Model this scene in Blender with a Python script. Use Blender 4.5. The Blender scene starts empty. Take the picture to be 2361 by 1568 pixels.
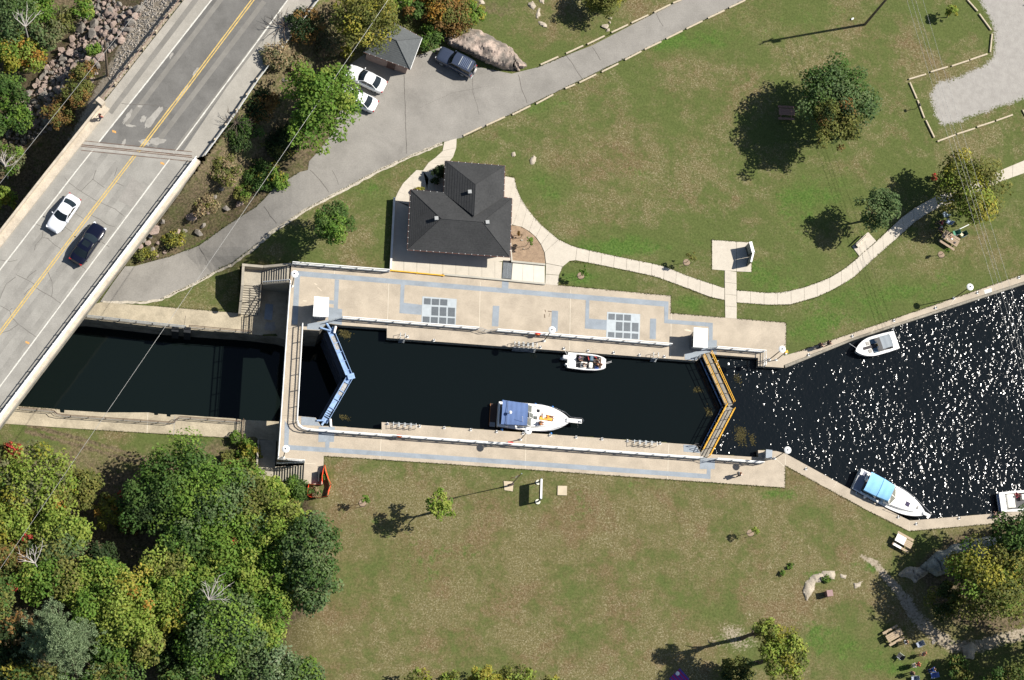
import bpy, bmesh, math, random
import numpy as np
from mathutils import Vector, Matrix

sc = bpy.context.scene
COL = sc.collection
rad = math.radians
RNG = random.Random(11)

# ------------------------------------------------------------------ camera
# photograph coordinates: 2361 x 1568 units; the plumb line of the scene meets them at (390, 1947)
IW, IH, F, CAMH = 2361.0, 1568.0, 4700.0, 214.0
_d = Vector((390 - IW / 2, -(1947 - IH / 2), -F)).normalized()
_ez = -_d
_ex = (Vector((1, 0, 0)) - Vector((1, 0, 0)).dot(_ez) * _ez).normalized()
_ey = _ez.cross(_ex)
ROT = Matrix((_ex, _ey, _ez))
cam_data = bpy.data.cameras.new('camera')
cam = bpy.data.objects.new('camera', cam_data)
COL.objects.link(cam)
m4 = ROT.to_4x4()
m4.translation = Vector((0, 0, CAMH))
cam.matrix_world = m4
cam_data.sensor_width = 36.0
cam_data.sensor_fit = 'HORIZONTAL'
cam_data.lens = 36.0 * F / IW
cam_data.clip_start = 1.0
cam_data.clip_end = 6000.0
sc.camera = cam

# ------------------------------------------------------------------ sun, sky, exposure
SUN_EL = 47.5
SUN_AZ = Vector((0.972, 0.237)).normalized()      # towards the sun, on the ground
world = bpy.data.worlds.new('World')
sc.world = world
world.use_nodes = True
nt = world.node_tree
nt.nodes.clear()
_sky = nt.nodes.new('ShaderNodeTexSky')
_sky.sky_type = 'NISHITA'
_sky.sun_disc = False
_sky.sun_elevation = rad(SUN_EL)
_sky.sun_rotation = math.atan2(SUN_AZ.x, SUN_AZ.y)
_sky.altitude = 200
_bg = nt.nodes.new('ShaderNodeBackground')
_bg.inputs['Strength'].default_value = 0.06
_wo = nt.nodes.new('ShaderNodeOutputWorld')
nt.links.new(_sky.outputs[0], _bg.inputs[0])
nt.links.new(_bg.outputs[0], _wo.inputs[0])
sun_data = bpy.data.lights.new('sun', 'SUN')
sun_data.energy = 4.8
sun_data.angle = rad(0.53)
sun_data.color = (1.0, 0.95, 0.87)
sun = bpy.data.objects.new('sun', sun_data)
COL.objects.link(sun)
_dirsun = Vector((SUN_AZ.x * math.cos(rad(SUN_EL)), SUN_AZ.y * math.cos(rad(SUN_EL)), math.sin(rad(SUN_EL))))
sun.rotation_euler = _dirsun.to_track_quat('Z', 'Y').to_euler()
sun.location = (60, 60, 120)
sc.view_settings.view_transform = 'Standard'
sc.view_settings.look = 'None'
sc.view_settings.gamma = 1.0
sc.view_settings.use_curve_mapping = False
sc.view_settings.exposure = 0.6
sc.render.engine = 'CYCLES'
sc.cycles.use_denoising = True
sc.cycles.denoiser = 'OPENIMAGEDENOISE'
sc.cycles.denoising_input_passes = 'RGB_ALBEDO_NORMAL'
sc.cycles.max_bounces = 6
sc.cycles.diffuse_bounces = 3
sc.cycles.transparent_max_bounces = 6
sc.cycles.sample_clamp_indirect = 1.5
sc.cycles.caustics_reflective = False
sc.cycles.caustics_refractive = False

# ------------------------------------------------------------------ projection helpers
def P(x, y, z=0.0):
    """the point of the scene at height z that the photograph shows at (x, y)"""
    r = ROT @ Vector((x - IW / 2, -(y - IH / 2), -F))
    t = (z - CAMH) / r.z
    return Vector((r.x * t, r.y * t, z))

_Rn = np.array([[*_ex], [*_ey], [*_ez]])
def Pn(x, y, z):
    x = np.asarray(x, float); y = np.asarray(y, float); z = np.asarray(z, float)
    c = np.stack([x - IW / 2, -(y - IH / 2), np.full_like(x, -F)], -1)
    r = c @ _Rn.T
    t = (z - CAMH) / r[..., 2]
    return np.stack([r[..., 0] * t, r[..., 1] * t, z], -1)

def T(i, j, pts):
    """points read off an enlarged 4x4 tile of the photograph"""
    return [(590.25 * i + a / 4.0, 392.0 * j + b / 4.0) for a, b in pts]

def sstep(a, b, x):
    t = np.clip((np.asarray(x, float) - a) / (b - a), 0, 1)
    return t * t * (3 - 2 * t)

def line_at(poly, y):
    ys = [p[1] for p in poly]; xs = [p[0] for p in poly]
    return np.interp(y, ys, xs)

def sdf(px, py, poly):
    """signed distance in photograph units, negative inside"""
    px = np.asarray(px, float); py = np.asarray(py, float)
    d = np.full(px.shape, 1e9); ins = np.zeros(px.shape, bool)
    n = len(poly)
    for k in range(n):
        ax, ay = poly[k]; bx, by = poly[(k + 1) % n]
        ex, ey = bx - ax, by - ay
        L = ex * ex + ey * ey + 1e-9
        t = np.clip(((px - ax) * ex + (py - ay) * ey) / L, 0, 1)
        d = np.minimum(d, (px - ax - t * ex) ** 2 + (py - ay - t * ey) ** 2)
        c = ((ay > py) != (by > py)) & (px < (bx - ax) * (py - ay) / ((by - ay) if abs(by - ay) > 1e-9 else 1e-9) + ax)
        ins ^= c
    d = np.sqrt(d)
    return np.where(ins, -d, d)

# ------------------------------------------------------------------ mesh builder
class MB:
    def __init__(self):
        self.v = []; self.f = []; self.mi = []
    def add(self, vs, fs, mi=0):
        o = len(self.v)
        self.v += [tuple(p) for p in vs]
        self.f += [tuple(i + o for i in f) for f in fs]
        self.mi += [mi] * len(fs)
        return self
    def box(self, x0, x1, y0, y1, z0, z1, mi=0):
        return self.add([(x0, y0, z0), (x1, y0, z0), (x1, y1, z0), (x0, y1, z0), (x0, y0, z1), (x1, y0, z1), (x1, y1, z1), (x0, y1, z1)],
                        [(3, 2, 1, 0), (4, 5, 6, 7), (0, 1, 5, 4), (1, 2, 6, 5), (2, 3, 7, 6), (3, 0, 4, 7)], mi)
    def obox(self, c, size, ang=0.0, mi=0, tilt=None):
        """box standing on c, turned by ang about z"""
        lx, ly, lz = size
        ca, sa = math.cos(ang), math.sin(ang)
        vs = []
        for z in (0, lz):
            for x, y in ((-lx / 2, -ly / 2), (lx / 2, -ly / 2), (lx / 2, ly / 2), (-lx / 2, ly / 2)):
                vs.append((c[0] + x * ca - y * sa, c[1] + x * sa + y * ca, c[2] + z))
        return self.add(vs, [(3, 2, 1, 0), (4, 5, 6, 7), (0, 1, 5, 4), (1, 2, 6, 5), (2, 3, 7, 6), (3, 0, 4, 7)], mi)
    def prism(self, top, zb, mi=0, ms=None):
        """top: 3-D points of a flat or sloping polygon; walls drop to zb"""
        top = [Vector(p) for p in top]
        a = sum(top[i].x * top[(i + 1) % len(top)].y - top[(i + 1) % len(top)].x * top[i].y for i in range(len(top)))
        if a < 0: top = top[::-1]
        n = len(top)
        bot = [Vector((p.x, p.y, zb)) for p in top]
        self.add(top, [tuple(range(n))], mi)
        self.add(bot, [tuple(range(n - 1, -1, -1))], mi if ms is None else ms)
        for i in range(n):
            j = (i + 1) % n
            self.add([bot[i], bot[j], top[j], top[i]], [(0, 1, 2, 3)], mi if ms is None else ms)
        return self
    def poly(self, pts, mi=0):
        pts = [Vector(p) for p in pts]
        a = sum(pts[i].x * pts[(i + 1) % len(pts)].y - pts[(i + 1) % len(pts)].x * pts[i].y for i in range(len(pts)))
        if a < 0: pts = pts[::-1]
        return self.add(pts, [tuple(range(len(pts)))], mi)
    def tube(self, a, b, r, r2=None, n=7, mi=0, cap=True):
        return self.path([a, b], r, n, mi, r2, cap)
    def path(self, pts, r, n=7, mi=0, r2=None, cap=True, closed=False):
        pts = [Vector(p) for p in pts]
        r2 = r if r2 is None else r2
        N = len(pts); vs = []; prev = None
        for i, p in enumerate(pts):
            if closed:
                d = pts[(i + 1) % N] - pts[i - 1]
            else:
                d = pts[min(i + 1, N - 1)] - pts[max(i - 1, 0)]
            if d.length < 1e-9: d = Vector((0, 0, 1))
            d.normalize()
            if prev is None:
                u = d.cross(Vector((0, 0, 1)))
                if u.length < 1e-3: u = d.cross(Vector((1, 0, 0)))
            else:
                u = prev - d * prev.dot(d)
            u.normalize(); prev = u
            w = d.cross(u)
            rr = r + (r2 - r) * i / max(N - 1, 1)
            for k in range(n):
                t = 2 * math.pi * k / n
                vs.append(p + u * (rr * math.cos(t)) + w * (rr * math.sin(t)))
        fs = []
        for i in range(N if closed else N - 1):
            for k in range(n):
                a0 = i * n + k; a1 = i * n + (k + 1) % n
                j = (i + 1) % N
                fs.append((a0, a1, j * n + (k + 1) % n, j * n + k))
        if cap and not closed:
            fs.append(tuple(range(n - 1, -1, -1)))
            fs.append(tuple(range((N - 1) * n, N * n)))
        return self.add(vs, fs, mi)
    def lathe(self, c, prof, n=16, mi=0):
        vs = []
        for r, z in prof:
            for k in range(n):
                t = 2 * math.pi * k / n
                vs.append((c[0] + r * math.cos(t), c[1] + r * math.sin(t), c[2] + z))
        fs = []
        for i in range(len(prof) - 1):
            for k in range(n):
                fs.append((i * n + k, i * n + (k + 1) % n, (i + 1) * n + (k + 1) % n, (i + 1) * n + k))
        fs.append(tuple(range(n - 1, -1, -1)))
        fs.append(tuple(range((len(prof) - 1) * n, len(prof) * n)))
        return self.add(vs, fs, mi)
    def ell(self, c, r, n=10, m=6, mi=0):
        prof = []
        vs = []
        for j in range(m + 1):
            ph = -math.pi / 2 + math.pi * j / m
            for k in range(n):
                t = 2 * math.pi * k / n
                vs.append((c[0] + r[0] * math.cos(ph) * math.cos(t), c[1] + r[1] * math.cos(ph) * math.sin(t), c[2] + r[2] * math.sin(ph)))
        fs = [(j * n + k, j * n + (k + 1) % n, (j + 1) * n + (k + 1) % n, (j + 1) * n + k) for j in range(m) for k in range(n)]
        return self.add(vs, fs, mi)
    def grid(self, rows, mi=0, flip=False):
        n = len(rows[0]); vs = [p for r in rows for p in r]
        fs = []
        for j in range(len(rows) - 1):
            for k in range(n - 1):
                q = (j * n + k, j * n + k + 1, (j + 1) * n + k + 1, (j + 1) * n + k)
                fs.append(q[::-1] if flip else q)
        return self.add(vs, fs, mi)
    def mesh(self, name, mats, smooth=False, ang=38):
        me = bpy.data.meshes.new(name)
        me.from_pydata([tuple(p) for p in self.v], [], self.f)
        mats = mats if isinstance(mats, (list, tuple)) else [mats]
        for m in mats: me.materials.append(m)
        if len(mats) > 1: me.polygons.foreach_set('material_index', self.mi)
        if smooth:
            me.polygons.foreach_set('use_smooth', [True] * len(me.polygons))
            me.set_sharp_from_angle(angle=rad(ang))
        me.update()
        return me
    def build(self, name, mats, parent=None, smooth=False, ang=38, local=False):
        """local: the coordinates are already the parent's own; otherwise they are scene coordinates"""
        if parent is not None and not local:
            off = Vector((0, 0, 0)); q = parent
            while q is not None:
                off += q.location; q = q.parent
            self.v = [(p[0] - off.x, p[1] - off.y, p[2] - off.z) for p in self.v]
        elif parent is None and not local and self.v:
            pass
        o = bpy.data.objects.new(name, self.mesh(name, mats, smooth, ang))
        COL.objects.link(o)
        o.parent = parent
        return o

def thing(name, label, cat, loc=(0, 0, 0), rz=0.0, group=None):
    o = bpy.data.objects.new(name, None)
    COL.objects.link(o)
    o.empty_display_size = 0.3
    o.location = loc
    o.rotation_euler = (0, 0, rz)
    return tag(o, label, cat, group)

def tag(o, label, cat, group=None):
    o['label'] = label; o['category'] = cat
    if group: o['group'] = group
    return o

def struct(o, kind='structure'):
    o['kind'] = kind
    return o

def setting(name, loc=(0, 0, 0)):
    o = bpy.data.objects.new(name, None)
    COL.objects.link(o); o.location = loc; o['kind'] = 'structure'
    return o

def copy_tree(o, parent=None):
    c = o.copy(); COL.objects.link(c); c.parent = parent
    for ch in list(o.children): copy_tree(ch, c)
    return c

def part_obj(name, me, parent, loc=(0, 0, 0), rz=0.0, scale=None):
    o = bpy.data.objects.new(name, me); COL.objects.link(o)
    o.parent = parent; o.location = loc; o.rotation_euler = (0, 0, rz)
    if scale: o.scale = scale
    return o

ORD = 'first second third fourth fifth sixth seventh eighth ninth tenth eleventh twelfth thirteenth fourteenth fifteenth sixteenth'.split()

# ------------------------------------------------------------------ materials
def s2l(r, g, b):
    f = lambda c: (c / 255 / 12.92) if c <= 10.3 else (((c / 255) + 0.055) / 1.055) ** 2.4
    return (f(r), f(g), f(b))

MATS = {}
def M(name, col, rough=0.8, metal=0.0, var=0.12, scale=2.0, col2=None, bump=0.0, bscale=25.0, spec=0.4, coat=0.0, fine=0.0, fscale=40.0, stain=0.0, sscale=0.35, ramp=(0.3, 0.7)):
    if name in MATS: return MATS[name]
    m = bpy.data.materials.new(name); m.use_nodes = True
    n = m.node_tree.nodes; l = m.node_tree.links
    b = n['Principled BSDF']
    b.inputs['Roughness'].default_value = rough
    b.inputs['Metallic'].default_value = metal
    b.inputs['Specular IOR Level'].default_value = spec
    if coat: b.inputs['Coat Weight'].default_value = coat; b.inputs['Coat Roughness'].default_value = 0.05
    tc = n.new('ShaderNodeTexCoord')
    nz = n.new('ShaderNodeTexNoise'); nz.inputs['Scale'].default_value = scale; nz.inputs['Detail'].default_value = 6; nz.inputs['Roughness'].default_value = 0.62
    l.new(tc.outputs['Object'], nz.inputs['Vector'])
    rp = n.new('ShaderNodeValToRGB')
    lo = tuple(c * (1 - var) for c in col); hi = tuple(min(1, c * (1 + var)) for c in col) if col2 is None else col2
    rp.color_ramp.elements[0].position = ramp[0]; rp.color_ramp.elements[1].position = ramp[1]
    rp.color_ramp.elements[0].color = (*lo, 1); rp.color_ramp.elements[1].color = (*hi, 1)
    l.new(nz.outputs['Fac'], rp.inputs[0])
    out = rp.outputs[0]
    if fine:
        nf = n.new('ShaderNodeTexNoise'); nf.inputs['Scale'].default_value = fscale; nf.inputs['Detail'].default_value = 3
        l.new(tc.outputs['Object'], nf.inputs['Vector'])
        mr = n.new('ShaderNodeMapRange'); mr.inputs[1].default_value = 0.3; mr.inputs[2].default_value = 0.7
        mr.inputs[3].default_value = 1 - fine; mr.inputs[4].default_value = 1 + fine
        l.new(nf.outputs['Fac'], mr.inputs[0])
        mx = n.new('ShaderNodeVectorMath'); mx.operation = 'SCALE'
        l.new(out, mx.inputs[0]); l.new(mr.outputs[0], mx.inputs['Scale'])
        out = mx.outputs[0]
    if stain:
        # weathering: broad grimy patches and streaks, broken up by a finer grain
        ns = n.new('ShaderNodeTexNoise'); ns.inputs['Scale'].default_value = sscale; ns.inputs['Detail'].default_value = 9; ns.inputs['Roughness'].default_value = 0.72; ns.inputs['Distortion'].default_value = 0.6
        l.new(tc.outputs['Object'], ns.inputs['Vector'])
        ms = n.new('ShaderNodeMapRange'); ms.inputs[1].default_value = 0.46; ms.inputs[2].default_value = 0.70; ms.inputs[3].default_value = 1.0; ms.inputs[4].default_value = 1 - stain
        l.new(ns.outputs['Fac'], ms.inputs[0])
        vs = n.new('ShaderNodeVectorMath'); vs.operation = 'SCALE'; l.new(out, vs.inputs[0]); l.new(ms.outputs[0], vs.inputs['Scale']); out = vs.outputs[0]
    l.new(out, b.inputs['Base Color'])
    if bump:
        nb = n.new('ShaderNodeTexNoise'); nb.inputs['Scale'].default_value = bscale; nb.inputs['Detail'].default_value = 4
        l.new(tc.outputs['Object'], nb.inputs['Vector'])
        bp = n.new('ShaderNodeBump'); bp.inputs['Strength'].default_value = bump; bp.inputs['Distance'].default_value = 0.03
        l.new(nb.outputs['Fac'], bp.inputs['Height']); l.new(bp.outputs[0], b.inputs['Normal'])
    MATS[name] = m
    return m

def leaf_mat():
    m = bpy.data.materials.new('foliage'); m.use_nodes = True
    n = m.node_tree.nodes; l = m.node_tree.links
    n.clear()
    at = n.new('ShaderNodeVertexColor'); at.layer_name = 'col'
    d = n.new('ShaderNodeBsdfPrincipled'); d.inputs['Roughness'].default_value = 0.6; d.inputs['Specular IOR Level'].default_value = 0.14
    t = n.new('ShaderNodeBsdfTranslucent')
    hs = n.new('ShaderNodeHueSaturation'); hs.inputs['Saturation'].default_value = 1.15; hs.inputs['Value'].default_value = 1.1
    l.new(at.outputs[0], d.inputs['Base Color']); l.new(at.outputs[0], hs.inputs['Color']); l.new(hs.outputs[0], t.inputs[0])
    mx = n.new('ShaderNodeMixShader'); mx.inputs[0].default_value = 0.36
    l.new(d.outputs[0], mx.inputs[1]); l.new(t.outputs[0], mx.inputs[2])
    o = n.new('ShaderNodeOutputMaterial'); l.new(mx.outputs[0], o.inputs[0])
    return m
LEAF = leaf_mat()

def water_mat(name, deep, layers, rough, patch=None):
    """dark water: a murky body under a skin of wavelets. layers: (scale, stretch, angle, height)"""
    m = bpy.data.materials.new(name); m.use_nodes = True
    n = m.node_tree.nodes; l = m.node_tree.links
    n.clear()
    df = n.new('ShaderNodeBsdfDiffuse'); df.inputs['Color'].default_value = (*deep, 1)
    gl = n.new('ShaderNodeBsdfGlossy'); gl.distribution = 'BECKMANN'; gl.inputs['Roughness'].default_value = rough
    fr = n.new('ShaderNodeFresnel'); fr.inputs['IOR'].default_value = 1.333
    mxs = n.new('ShaderNodeMixShader'); ou = n.new('ShaderNodeOutputMaterial')
    l.new(fr.outputs[0], mxs.inputs[0]); l.new(df.outputs[0], mxs.inputs[1]); l.new(gl.outputs[0], mxs.inputs[2]); l.new(mxs.outputs[0], ou.inputs[0])
    tc = n.new('ShaderNodeTexCoord')
    h = None
    for sc_, st, an, ht in layers:
        mp = n.new('ShaderNodeMapping'); mp.inputs['Rotation'].default_value = (0, 0, an); mp.inputs['Scale'].default_value = (1, st, 1)
        l.new(tc.outputs['Object'], mp.inputs[0])
        z = n.new('ShaderNodeTexNoise'); z.inputs['Scale'].default_value = sc_; z.inputs['Detail'].default_value = 2; z.inputs['Roughness'].default_value = 0.5
        z.inputs['Distortion'].default_value = 0.0
        l.new(mp.outputs[0], z.inputs['Vector'])
        mu = n.new('ShaderNodeMath'); mu.operation = 'MULTIPLY'; mu.inputs[1].default_value = ht
        l.new(z.outputs['Fac'], mu.inputs[0])
        if h is None: h = mu.outputs[0]
        else:
            ad = n.new('ShaderNodeMath'); ad.operation = 'ADD'; l.new(h, ad.inputs[0]); l.new(mu.outputs[0], ad.inputs[1]); h = ad.outputs[0]
    if patch:
        # gusts: the wind ruffles some stretches of the water more than others
        pz = n.new('ShaderNodeTexNoise'); pz.inputs['Scale'].default_value = patch[0]; pz.inputs['Detail'].default_value = 2
        l.new(tc.outputs['Object'], pz.inputs['Vector'])
        pr = n.new('ShaderNodeMapRange'); pr.inputs[1].default_value = 0.35; pr.inputs[2].default_value = 0.65; pr.inputs[3].default_value = patch[1]; pr.inputs[4].default_value = patch[2]
        l.new(pz.outputs['Fac'], pr.inputs[0])
        mm = n.new('ShaderNodeMath'); mm.operation = 'MULTIPLY'; l.new(h, mm.inputs[0]); l.new(pr.outputs[0], mm.inputs[1]); h = mm.outputs[0]
    bp = n.new('ShaderNodeBump'); bp.inputs['Strength'].default_value = 1.0; bp.inputs['Distance'].default_value = 1.0
    l.new(h, bp.inputs['Height']); l.new(bp.outputs[0], gl.inputs['Normal']); l.new(bp.outputs[0], fr.inputs['Normal'])
    return m

BEIGE = M('deck_concrete', (0.435, 0.372, 0.29), 0.9, var=0.12, scale=0.55, fine=0.10, fscale=9, spec=0.2, stain=.17)
BEIGE2 = M('old_concrete', (0.40, 0.345, 0.25), 0.9, var=0.2, scale=0.6, fine=0.12, fscale=8, spec=0.2, stain=.3, sscale=.5)
CREAM = M('new_concrete', (0.525, 0.475, 0.395), 0.88, var=0.08, scale=0.8, fine=0.06, fscale=10, spec=0.2, stain=.14, sscale=.8)
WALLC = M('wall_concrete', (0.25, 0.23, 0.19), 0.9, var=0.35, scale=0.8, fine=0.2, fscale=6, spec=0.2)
STAIRC = M('stair_concrete', (0.36, 0.325, 0.26), 0.9, var=0.15, scale=1.2, fine=0.1, fscale=9, spec=0.2)
GREYP = M('grey_walk_paint', (0.265, 0.30, 0.335), 0.75, var=0.12, scale=0.7, fine=0.06, fscale=8, stain=.2, sscale=.6)
STEELG = M('galvanised_steel', (0.36, 0.39, 0.41), 0.5, 0.5, var=0.15, scale=3)
WHITE = M('white_paint', (0.82, 0.82, 0.8), 0.45, var=0.03, scale=3)
DARKM = M('dark_iron', (0.03, 0.03, 0.035), 0.6, var=0.3, scale=5)
BROWNR = M('rusty_brown_paint', (0.10, 0.058, 0.042), 0.7, var=0.3, scale=4)
BLACKP = M('black_paint', (0.02, 0.02, 0.022), 0.5, var=0.2, scale=4)
YELLOW = M('yellow_paint', (0.80, 0.43, 0.03), 0.5, var=0.1, scale=3)
ORANGE = M('orange_mesh', (0.85, 0.085, 0.03), 0.7, var=0.12, scale=6)
RED = M('red_paint', (0.62, 0.04, 0.035), 0.5, var=0.1, scale=5)
GATEB = M('pale_blue_paint', (0.27, 0.40, 0.62), 0.55, var=0.22, scale=1.6, fine=0.12, fscale=12, stain=.45, sscale=1.2)
GATED = M('dark_gate_steel', (0.05, 0.06, 0.08), 0.6, var=0.3, scale=2)
ASPH = M('worn_asphalt', (0.262, 0.247, 0.222), 0.95, var=0.12, scale=0.35, fine=0.09, fscale=7, spec=0.15, stain=.2, sscale=.25)
ROADA = M('road_asphalt', (0.155, 0.15, 0.14), 0.95, var=0.16, scale=0.5, fine=0.07, fscale=8, spec=0.15, stain=.2)
ROADS = M('road_shoulder', (0.335, 0.315, 0.275), 0.95, var=0.12, scale=0.45, fine=0.08, fscale=8, spec=0.15, stain=.16)
ROADB = M('bridge_surface', (0.295, 0.283, 0.255), 0.95, var=0.14, scale=0.4, fine=0.08, fscale=8, spec=0.15, stain=.2, sscale=.3)
PARAP = M('bridge_concrete', (0.50, 0.435, 0.345), 0.9, var=0.13, scale=1.0, fine=0.09, fscale=8, spec=0.2, stain=.25, sscale=.7)
LINEW = M('white_line_paint', (0.56, 0.545, 0.49), 0.8, var=0.16, scale=4, fine=0.14, fscale=14)
LINEY = M('yellow_line_paint', (0.52, 0.37, 0.12), 0.8, var=0.2, scale=4, fine=0.16, fscale=14)
CRACK = M('crack_fill', (0.115, 0.105, 0.092), 0.95, var=0.3, scale=6)
PATCH = M('pale_patch', (0.31, 0.295, 0.265), 0.95, var=0.15, scale=1.2, fine=0.1, fscale=9)
DPATCH = M('dark_patch', (0.265, 0.25, 0.225), 0.95, var=0.12, scale=1.2, fine=0.1, fscale=9)
TIMBER = M('weathered_timber', (0.47, 0.40, 0.29), 0.85, var=0.22, scale=5, fine=0.12, fscale=25)
WOOD = M('brown_timber', (0.31, 0.225, 0.145), 0.8, var=0.2, scale=4, fine=0.1, fscale=25)
PINKW = M('pink_brown_timber', (0.30, 0.17, 0.13), 0.8, var=0.2, scale=4)
GREYW = M('grey_planks', (0.265, 0.245, 0.205), 0.85, var=0.22, scale=2.5, fine=0.14, fscale=20)
BARK = M('bark', (0.085, 0.065, 0.05), 0.9, var=0.3, scale=6, bump=0.5)
DEADW = M('dead_wood', (0.50, 0.46, 0.42), 0.85, var=0.2, scale=5)
GLASS = M('dark_glass', (0.012, 0.018, 0.022), 0.06, var=0.2, scale=1, spec=0.6)
TYRE = M('tyre_rubber', (0.018, 0.018, 0.018), 0.85, var=0.2, scale=8)
CHROME = M('chrome', (0.7, 0.7, 0.72), 0.2, 1.0, var=0.05)
GELW = M('white_gelcoat', (0.83, 0.82, 0.79), 0.3, var=0.025, scale=2, spec=0.5)
SKIN = M('skin', (0.50, 0.28, 0.18), 0.6, var=0.08, scale=9)
STONE = M('pink_granite', (0.28, 0.215, 0.18), 0.9, var=0.35, scale=1.6, fine=0.22, fscale=9, bump=0.5, bscale=8)
STONE2 = M('grey_granite', (0.20, 0.18, 0.155), 0.9, var=0.35, scale=1.6, fine=0.22, fscale=9, bump=0.5, bscale=8)
STONE3 = M('pale_rock', (0.37, 0.32, 0.25), 0.9, var=0.3, scale=1.4, fine=0.2, fscale=8, bump=0.6, bscale=6)
# ------------------------------------------------------------------ the lie of the land
XR = [(3015, -3000), (735, 0), (592, 190), (545, 262), (450, 392), (152, 784), (0, 985), (-1500, 3000)]
XL = [(2760, -3000), (420, 0), (232, 240), (110, 392), (0, 532), (-1900, 3000)]
CH_LOW = [(-500, 770), (60, 770), (195, 745), (370, 768), (640, 785), (705, 766), (755, 760), (800, 870), (742, 978), (690, 965), (640, 998), (540, 975), (187, 955), (45, 950), (-500, 935)]
CH_MID = [(755, 756), (790, 762), (884, 768), (899, 790), (1578, 840), (1620, 832), (1685, 935), (1620, 1036), (1604, 1018), (1578, 1015), (886, 965), (874, 980), (774, 972), (742, 972), (800, 868)]
CH_UP = [(1640, 828), (1742, 834), (1742, 855), (1816, 858), (1970, 793), (2361, 664), (3300, 340), (3300, 1100), (2345, 1172), (2100, 1192), (2046, 1166), (1811, 1038), (1742, 1030), (1720, 1045), (1650, 1040), (1628, 1036), (1690, 935)]
DECK_N = [(672, 608.5), (900, 625.5), (1023, 634), (1287, 657.5), (1547, 682), (1547, 722), (1671, 732), (1813, 744), (1812, 797), (1807, 820), (1807, 848), (1748, 844), (1748, 825), (1652, 818),
          (1634, 814), (1618, 821), (1606, 832), (1578, 830), (892, 779), (892, 757), (788, 750), (754, 745.5), (736, 762), (699, 760), (661, 757), (669, 651)]
FOOTB = [(661, 757.3), (698.8, 760.3), (687, 959), (647, 958)]
DECK_S = [(647, 958.3), (687, 959.3), (728, 963), (740, 982), (774, 983), (880, 991), (880, 973.5), (1578, 1024), (1606, 1026), (1616, 1045), (1648, 1048), (1725, 1053), (1748, 1054), (1748, 1038),
          (1790, 1040), (1811, 1046), (1810, 1124.5), (1180, 1080), (875, 1059.5), (746.5, 1051.5), (744, 1118), (699, 1114), (702, 1062), (640, 1058)]
QUAY_N = [(1807, 820.5), (1833, 813), (1918, 784), (2361, 632), (3300, 300), (3300, 318), (2361, 649), (1966, 779), (1807, 842)]
QUAY_S = [(1811.5, 1046), (2048, 1176), (2098, 1200.5), (2341, 1180), (3300, 1100), (3300, 1120), (2361, 1200), (2298, 1207), (2096, 1224.7), (1998, 1176), (1811, 1074)]
WALK_N = [(60, 735), (150, 722), (232, 697), (355, 706), (552, 722), (600, 640), (668, 640), (659.5, 784), (640, 778), (577.5, 770), (370, 755), (195, 735), (60, 742)]
WALK_S = [(-30, 930), (47.5, 937), (137.5, 944), (139, 951), (148, 952), (148.5, 945.5), (237.5, 951), (342.5, 951), (355, 953), (356, 957), (364, 957), (364.5, 954), (384, 955.5), (384.5, 960), (393, 961), (393.5, 956.5), (405, 956), (540, 965), (559, 968), (645, 972), (640, 1016), (540, 1010), (187.5, 989), (0, 976), (-30, 975)]
STAIR_PIT_N = [(556, 616), (668, 616), (664, 775), (552, 770)]
STAIR_PIT_S = [(596, 975), (642, 975), (702, 1068), (697, 1110), (600, 1108)]
GRAVEL_LOT = [(2242, -10), (2262, 25), (2287, 72), (2281, 128), (2250, 152), (2150, 188), (2138, 215), (2146, 268), (2170, 298), (2205, 292), (2285, 262), (2375, 232), (3300, 0), (3300, -700), (2000, -600)]
DRIVE = ([(232, 694), (262, 650), (289, 614), (310, 614), (390, 592), (457.5, 567), (527.5, 517), (590, 477), (609, 459.5), (635, 429.5), (690, 397), (710, 392), (712.7, 372), (737.7, 345), (770, 300), (788, 220), (797, 155), (840, 125), (900, 140), (962, 128), (1012, 110), (1090, 152), (1180, 170), (1240, 155), (1305, 128), (1365, 105), (1508, 31), (1570, 0), (1800, -112), (3000, -700)]
         + [(3100, -640), (1930, -103), (1718, 0), (1180.5, 262), (1066, 317), (1022.7, 327), (937.7, 362.5), (872.7, 392), (797.7, 432), (700, 484.5), (627.7, 532), (577.5, 574.5), (537.5, 604.5), (500, 622), (465, 644.5), (370, 689.5), (355, 694), (232, 696)])

def zf(x, y):
    x = np.asarray(x, float); y = np.asarray(y, float)
    x0 = 380 + 180 * sstep(560, 690, y); x1 = 720 + 25 * sstep(560, 690, y)
    t = np.clip((x - x0) / (x1 - x0), 0, 1); low = 1 - t * t * (3 - 2 * t)
    low2 = (1 - sstep(560, 735, x)) * (1 - 0.6 * sstep(1150, 1500, y))
    w = sstep(850, 960, y)
    b = -4.13 * (low * (1 - w) + low2 * w)
    xr = line_at(XR, y); xl = line_at(XL, y)
    s = x - xr; l = xl - x
    er = 2.45 - 6.6 * sstep(390, 640, y)
    zr = np.maximum(b, er - 0.022 * np.maximum(s - 6, 0))
    el = 2.45 - 7.5 * sstep(210, 430, y)
    zl = np.maximum(-5.0, el - 0.032 * np.maximum(l - 10, 0))
    zl = np.where(y > 900, b, zl)
    zm = 2.45 - 7.45 * sstep(290, 410, y)
    zm = np.where(y > 900, np.maximum(zm, b * sstep(930, 1000, y) + -5 * (1 - sstep(930, 1000, y))), zm)
    return np.where(s > 0, zr, np.where(l > 0, zl, zm))

def zg(x, y): return float(zf(x, y))
def G(x, y, up=0.0):
    """the ground where the photograph shows it at (x, y)"""
    return P(x, y, zg(x, y) + up)

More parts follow.
